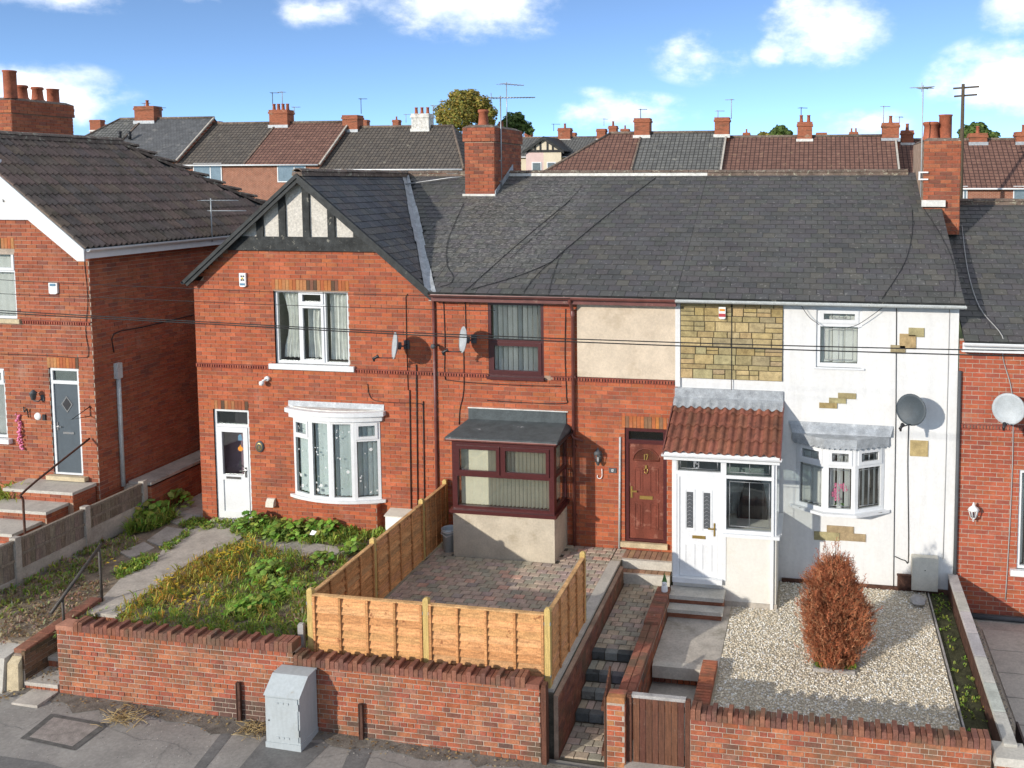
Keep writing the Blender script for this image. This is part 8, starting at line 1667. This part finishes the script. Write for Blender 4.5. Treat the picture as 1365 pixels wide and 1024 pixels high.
for (x, y) in ((.1, 14.12), (.58, 14.12)): 
    for _ in range(14): weed(wv, x+rw_.gauss(0, .04), y+rw_.gauss(0, .03), -.42, .12, GRE, rw_, .02)
for _ in range(60): weed(wv, -12.02+rw_.gauss(0, .1), 12.75+rw_.gauss(0, .2), -.15, .22, GRE+TAN, rw_, .02)
stuff(wv.build('weeds', 'leaf'), 'tangle of green and yellowing weeds over the front garden of the gabled house', 'weeds')
# broad leaved clumps one can tell apart
def clump(px, py, r, n, label, cols, z=0., leaf=.066, hh=.3, pos=None):
    p = Vector(pos) if pos else onZ(px, py, z); t = thing('leafy_weed', (p.x, p.y, z), label, 'weed', 'broad leaved weeds in the front garden of the gabled house'); rl_ = random.Random(int(px*7+py)); q = MB(); s_ = MB()
    for i in range(int(n*1.9)):
        a = rl_.uniform(0, 6.283); d = r*math.sqrt(rl_.random()); x, y = p.x+math.cos(a)*d, p.y+math.sin(a)*d; zz = z+hh*(1-(d/r)**2*.7)*rl_.uniform(.5, 1); s_.tube([(p.x+math.cos(a)*d*.3, p.y+math.sin(a)*d*.3, z-.02), (x, y, zz)], .004, 3, c=(.1, .14, .04))
        R0 = leaf*rl_.uniform(.6, 1.15); nr = Vector((rl_.gauss(0, .35), rl_.gauss(-.25, .35), 1)).normalized(); u = nr.cross(Vector((math.cos(a), math.sin(a), 0))).normalized(); v = nr.cross(u); c = tuple(w*rl_.uniform(.75, 1.25) for w in rl_.choice(cols)); C = Vector((x, y, zz)); ring_ = []
        for k in range(10):
            b = k*.6283; rr = R0*(1 if k % 2 else .78); ring_.append(C+u*math.cos(b)*rr+v*math.sin(b)*rr-nr*rr*.18)
        for k in range(10): q.poly([C, ring_[k], ring_[(k+1) % 10]], 0, c)
    q.build('foliage', 'leaf', t); s_.build('stem', 'leaf', t)
BRG = [(.21, .37, .055), (.27, .44, .07), (.17, .30, .05), (.33, .46, .095)]
for (px, py, r, n, lab, hh) in ((335, 706, .38, 46, 'bright broad leaved clump beside the half glazed door step', .42), (378, 716, .42, 50, 'wide leafy clump below the bow window', .4), (405, 715, .4, 48, 'dense leafy clump under the middle of the bow window', .38), (437, 712, .34, 40, 'leafy clump between bow window and white meter cabinet', .36), (357, 768, .4, 44, 'fresh green round leaved clump in the middle of the weedy bed', .32), (375, 788, .34, 32, 'low leafy clump with one yellow leaf among the weeds', .22), (428, 752, .28, 26, 'bright green plant close to the new timber fence', .26), (345, 806, .32, 30, 'dark green clump in the bed above the wall coping', .2), (400, 790, .28, 24, 'leafy plant beside the corner of the timber fence', .25), (316, 818, .3, 30, 'low green clump right behind the wall coping', .2), (470, 735, .24, 22, 'small bright plant against the long timber fence', .24)):
    clump(px, py, r, n, lab, BRG, hh=hh)
for (px, py, r, n, lab) in ((228, 678, .45, 60, 'bushy green weed at the mouth of the side passage'), (200, 694, .42, 50, 'bushy green weed along the boundary fence')): clump(px, py, r, n, lab, GRE, hh=.5, leaf=.08)
yf = MB()
for _ in range(70):
    px, py = R_.choice([(300, 740), (318, 735), (215, 778), (225, 770), (330, 722), (250, 800), (275, 790), (300, 755), (150, 750)]); p = onZ(px+R_.gauss(0, 8), py+R_.gauss(0, 5), .16)
    for k in range(5): a = k*1.2566; yf.poly([p, p+Vector((math.cos(a-.5)*.02, math.sin(a-.5)*.02, .01)), p+Vector((math.cos(a)*.034, math.sin(a)*.034, .006)), p+Vector((math.cos(a+.5)*.02, math.sin(a+.5)*.02, .01))])
stuff(yf.build('yellow_flowers', 'yellow'), 'scattered small yellow flowers among the weeds', 'flowers')
# dry litter and leaves on pavement, path and passage
lt = MB(); rl2 = random.Random(8)
def litter(x, y, z, s, c):
    a = rl2.uniform(0, 6.28); u = Vector((math.cos(a), math.sin(a), rl2.uniform(-.3, .3)))*s; v = Vector((-math.sin(a), math.cos(a), rl2.uniform(-.3, .3)))*s*.6; p = Vector((x, y, z+.012)); lt.poly([p-u, p-v, p+u, p+v], 0, c)
LC = [(.30, .19, .08), (.22, .13, .06), (.38, .27, .12), (.16, .10, .05), (.42, .34, .2)]
for _ in range(420): x = rl2.uniform(-12.1, -4); litter(x, YW-abs(rl2.gauss(0, .14))-.02, pz(x)+.02, rl2.uniform(.008, .028), rl2.choice(LC))
for _ in range(1500): p = onZ(rl2.uniform(0, 130), rl2.uniform(775, 850), -.02); litter(min(p.x, -12.35), p.y, -.02, rl2.uniform(.01, .03), rl2.choice(LC+[(.36, .28, .2), (.28, .2, .15)]))
for _ in range(160): litter(rl2.uniform(-12.1, -11.5), rl2.uniform(11.75, 13), -.5, rl2.uniform(.012, .03), rl2.choice(LC))
for _ in range(90): litter(rl2.uniform(-13, -12.1), rl2.uniform(11.2, 11.75), -.62, rl2.uniform(.012, .04), rl2.choice(LC))
stuff(lt.build('leaf_litter', 'dead'), 'dry leaves and scraps along the foot of the brick wall', 'litter')
for (px, py, r, n, lab) in ((165, 962, .30, 90, 'loose bundle of dry straw coloured stalks on the pavement'), (337, 975, .30, 70, 'dry dead weeds at the foot of the wall left of the cabinet')):
    p = onpave(px, py); q = MB()
    for _ in range(n):
        a = rl2.uniform(0, 6.28); o = p+Vector((rl2.gauss(0, r*.4), rl2.gauss(0, r*.25), .02)); L = rl2.uniform(.1, .3); e = o+Vector((math.cos(a)*L, math.sin(a)*L*.8, rl2.uniform(-.01, .08))); q.tube([o, (o+e)/2+Vector((0, 0, .02)), e], .004, 3, c=rl2.choice([(.45, .32, .14), (.38, .26, .11), (.5, .38, .19)]))
    tag(rebase(q.build('dry_weeds', 'dead'), p), lab, 'dead plant')
for (p, s, lab, nm) in ((onpave(340, 973), .03, 'scrap of white paper at the foot of the wall by the cabinet', 'litter_scrap'), (onZ(417, 713, .33), .07, 'torn white paper caught in the weeds under the bow window', 'litter_scrap')):
    q = MB(); q.poly([p+Vector((-s, 0, 0)), p+Vector((s*.6, -s*.3, .01)), p+Vector((s, s*.4, s*.9)), p+Vector((-s*.4, s*.4, s*1.2))]); q.poly([p+Vector((-s, 0, 0)), p+Vector((s*.6, -s*.3, .01)), p+Vector((s*.5, -s*.8, s*.2))]); tag(rebase(q.build(nm, 'white'), p), lab, 'litter')
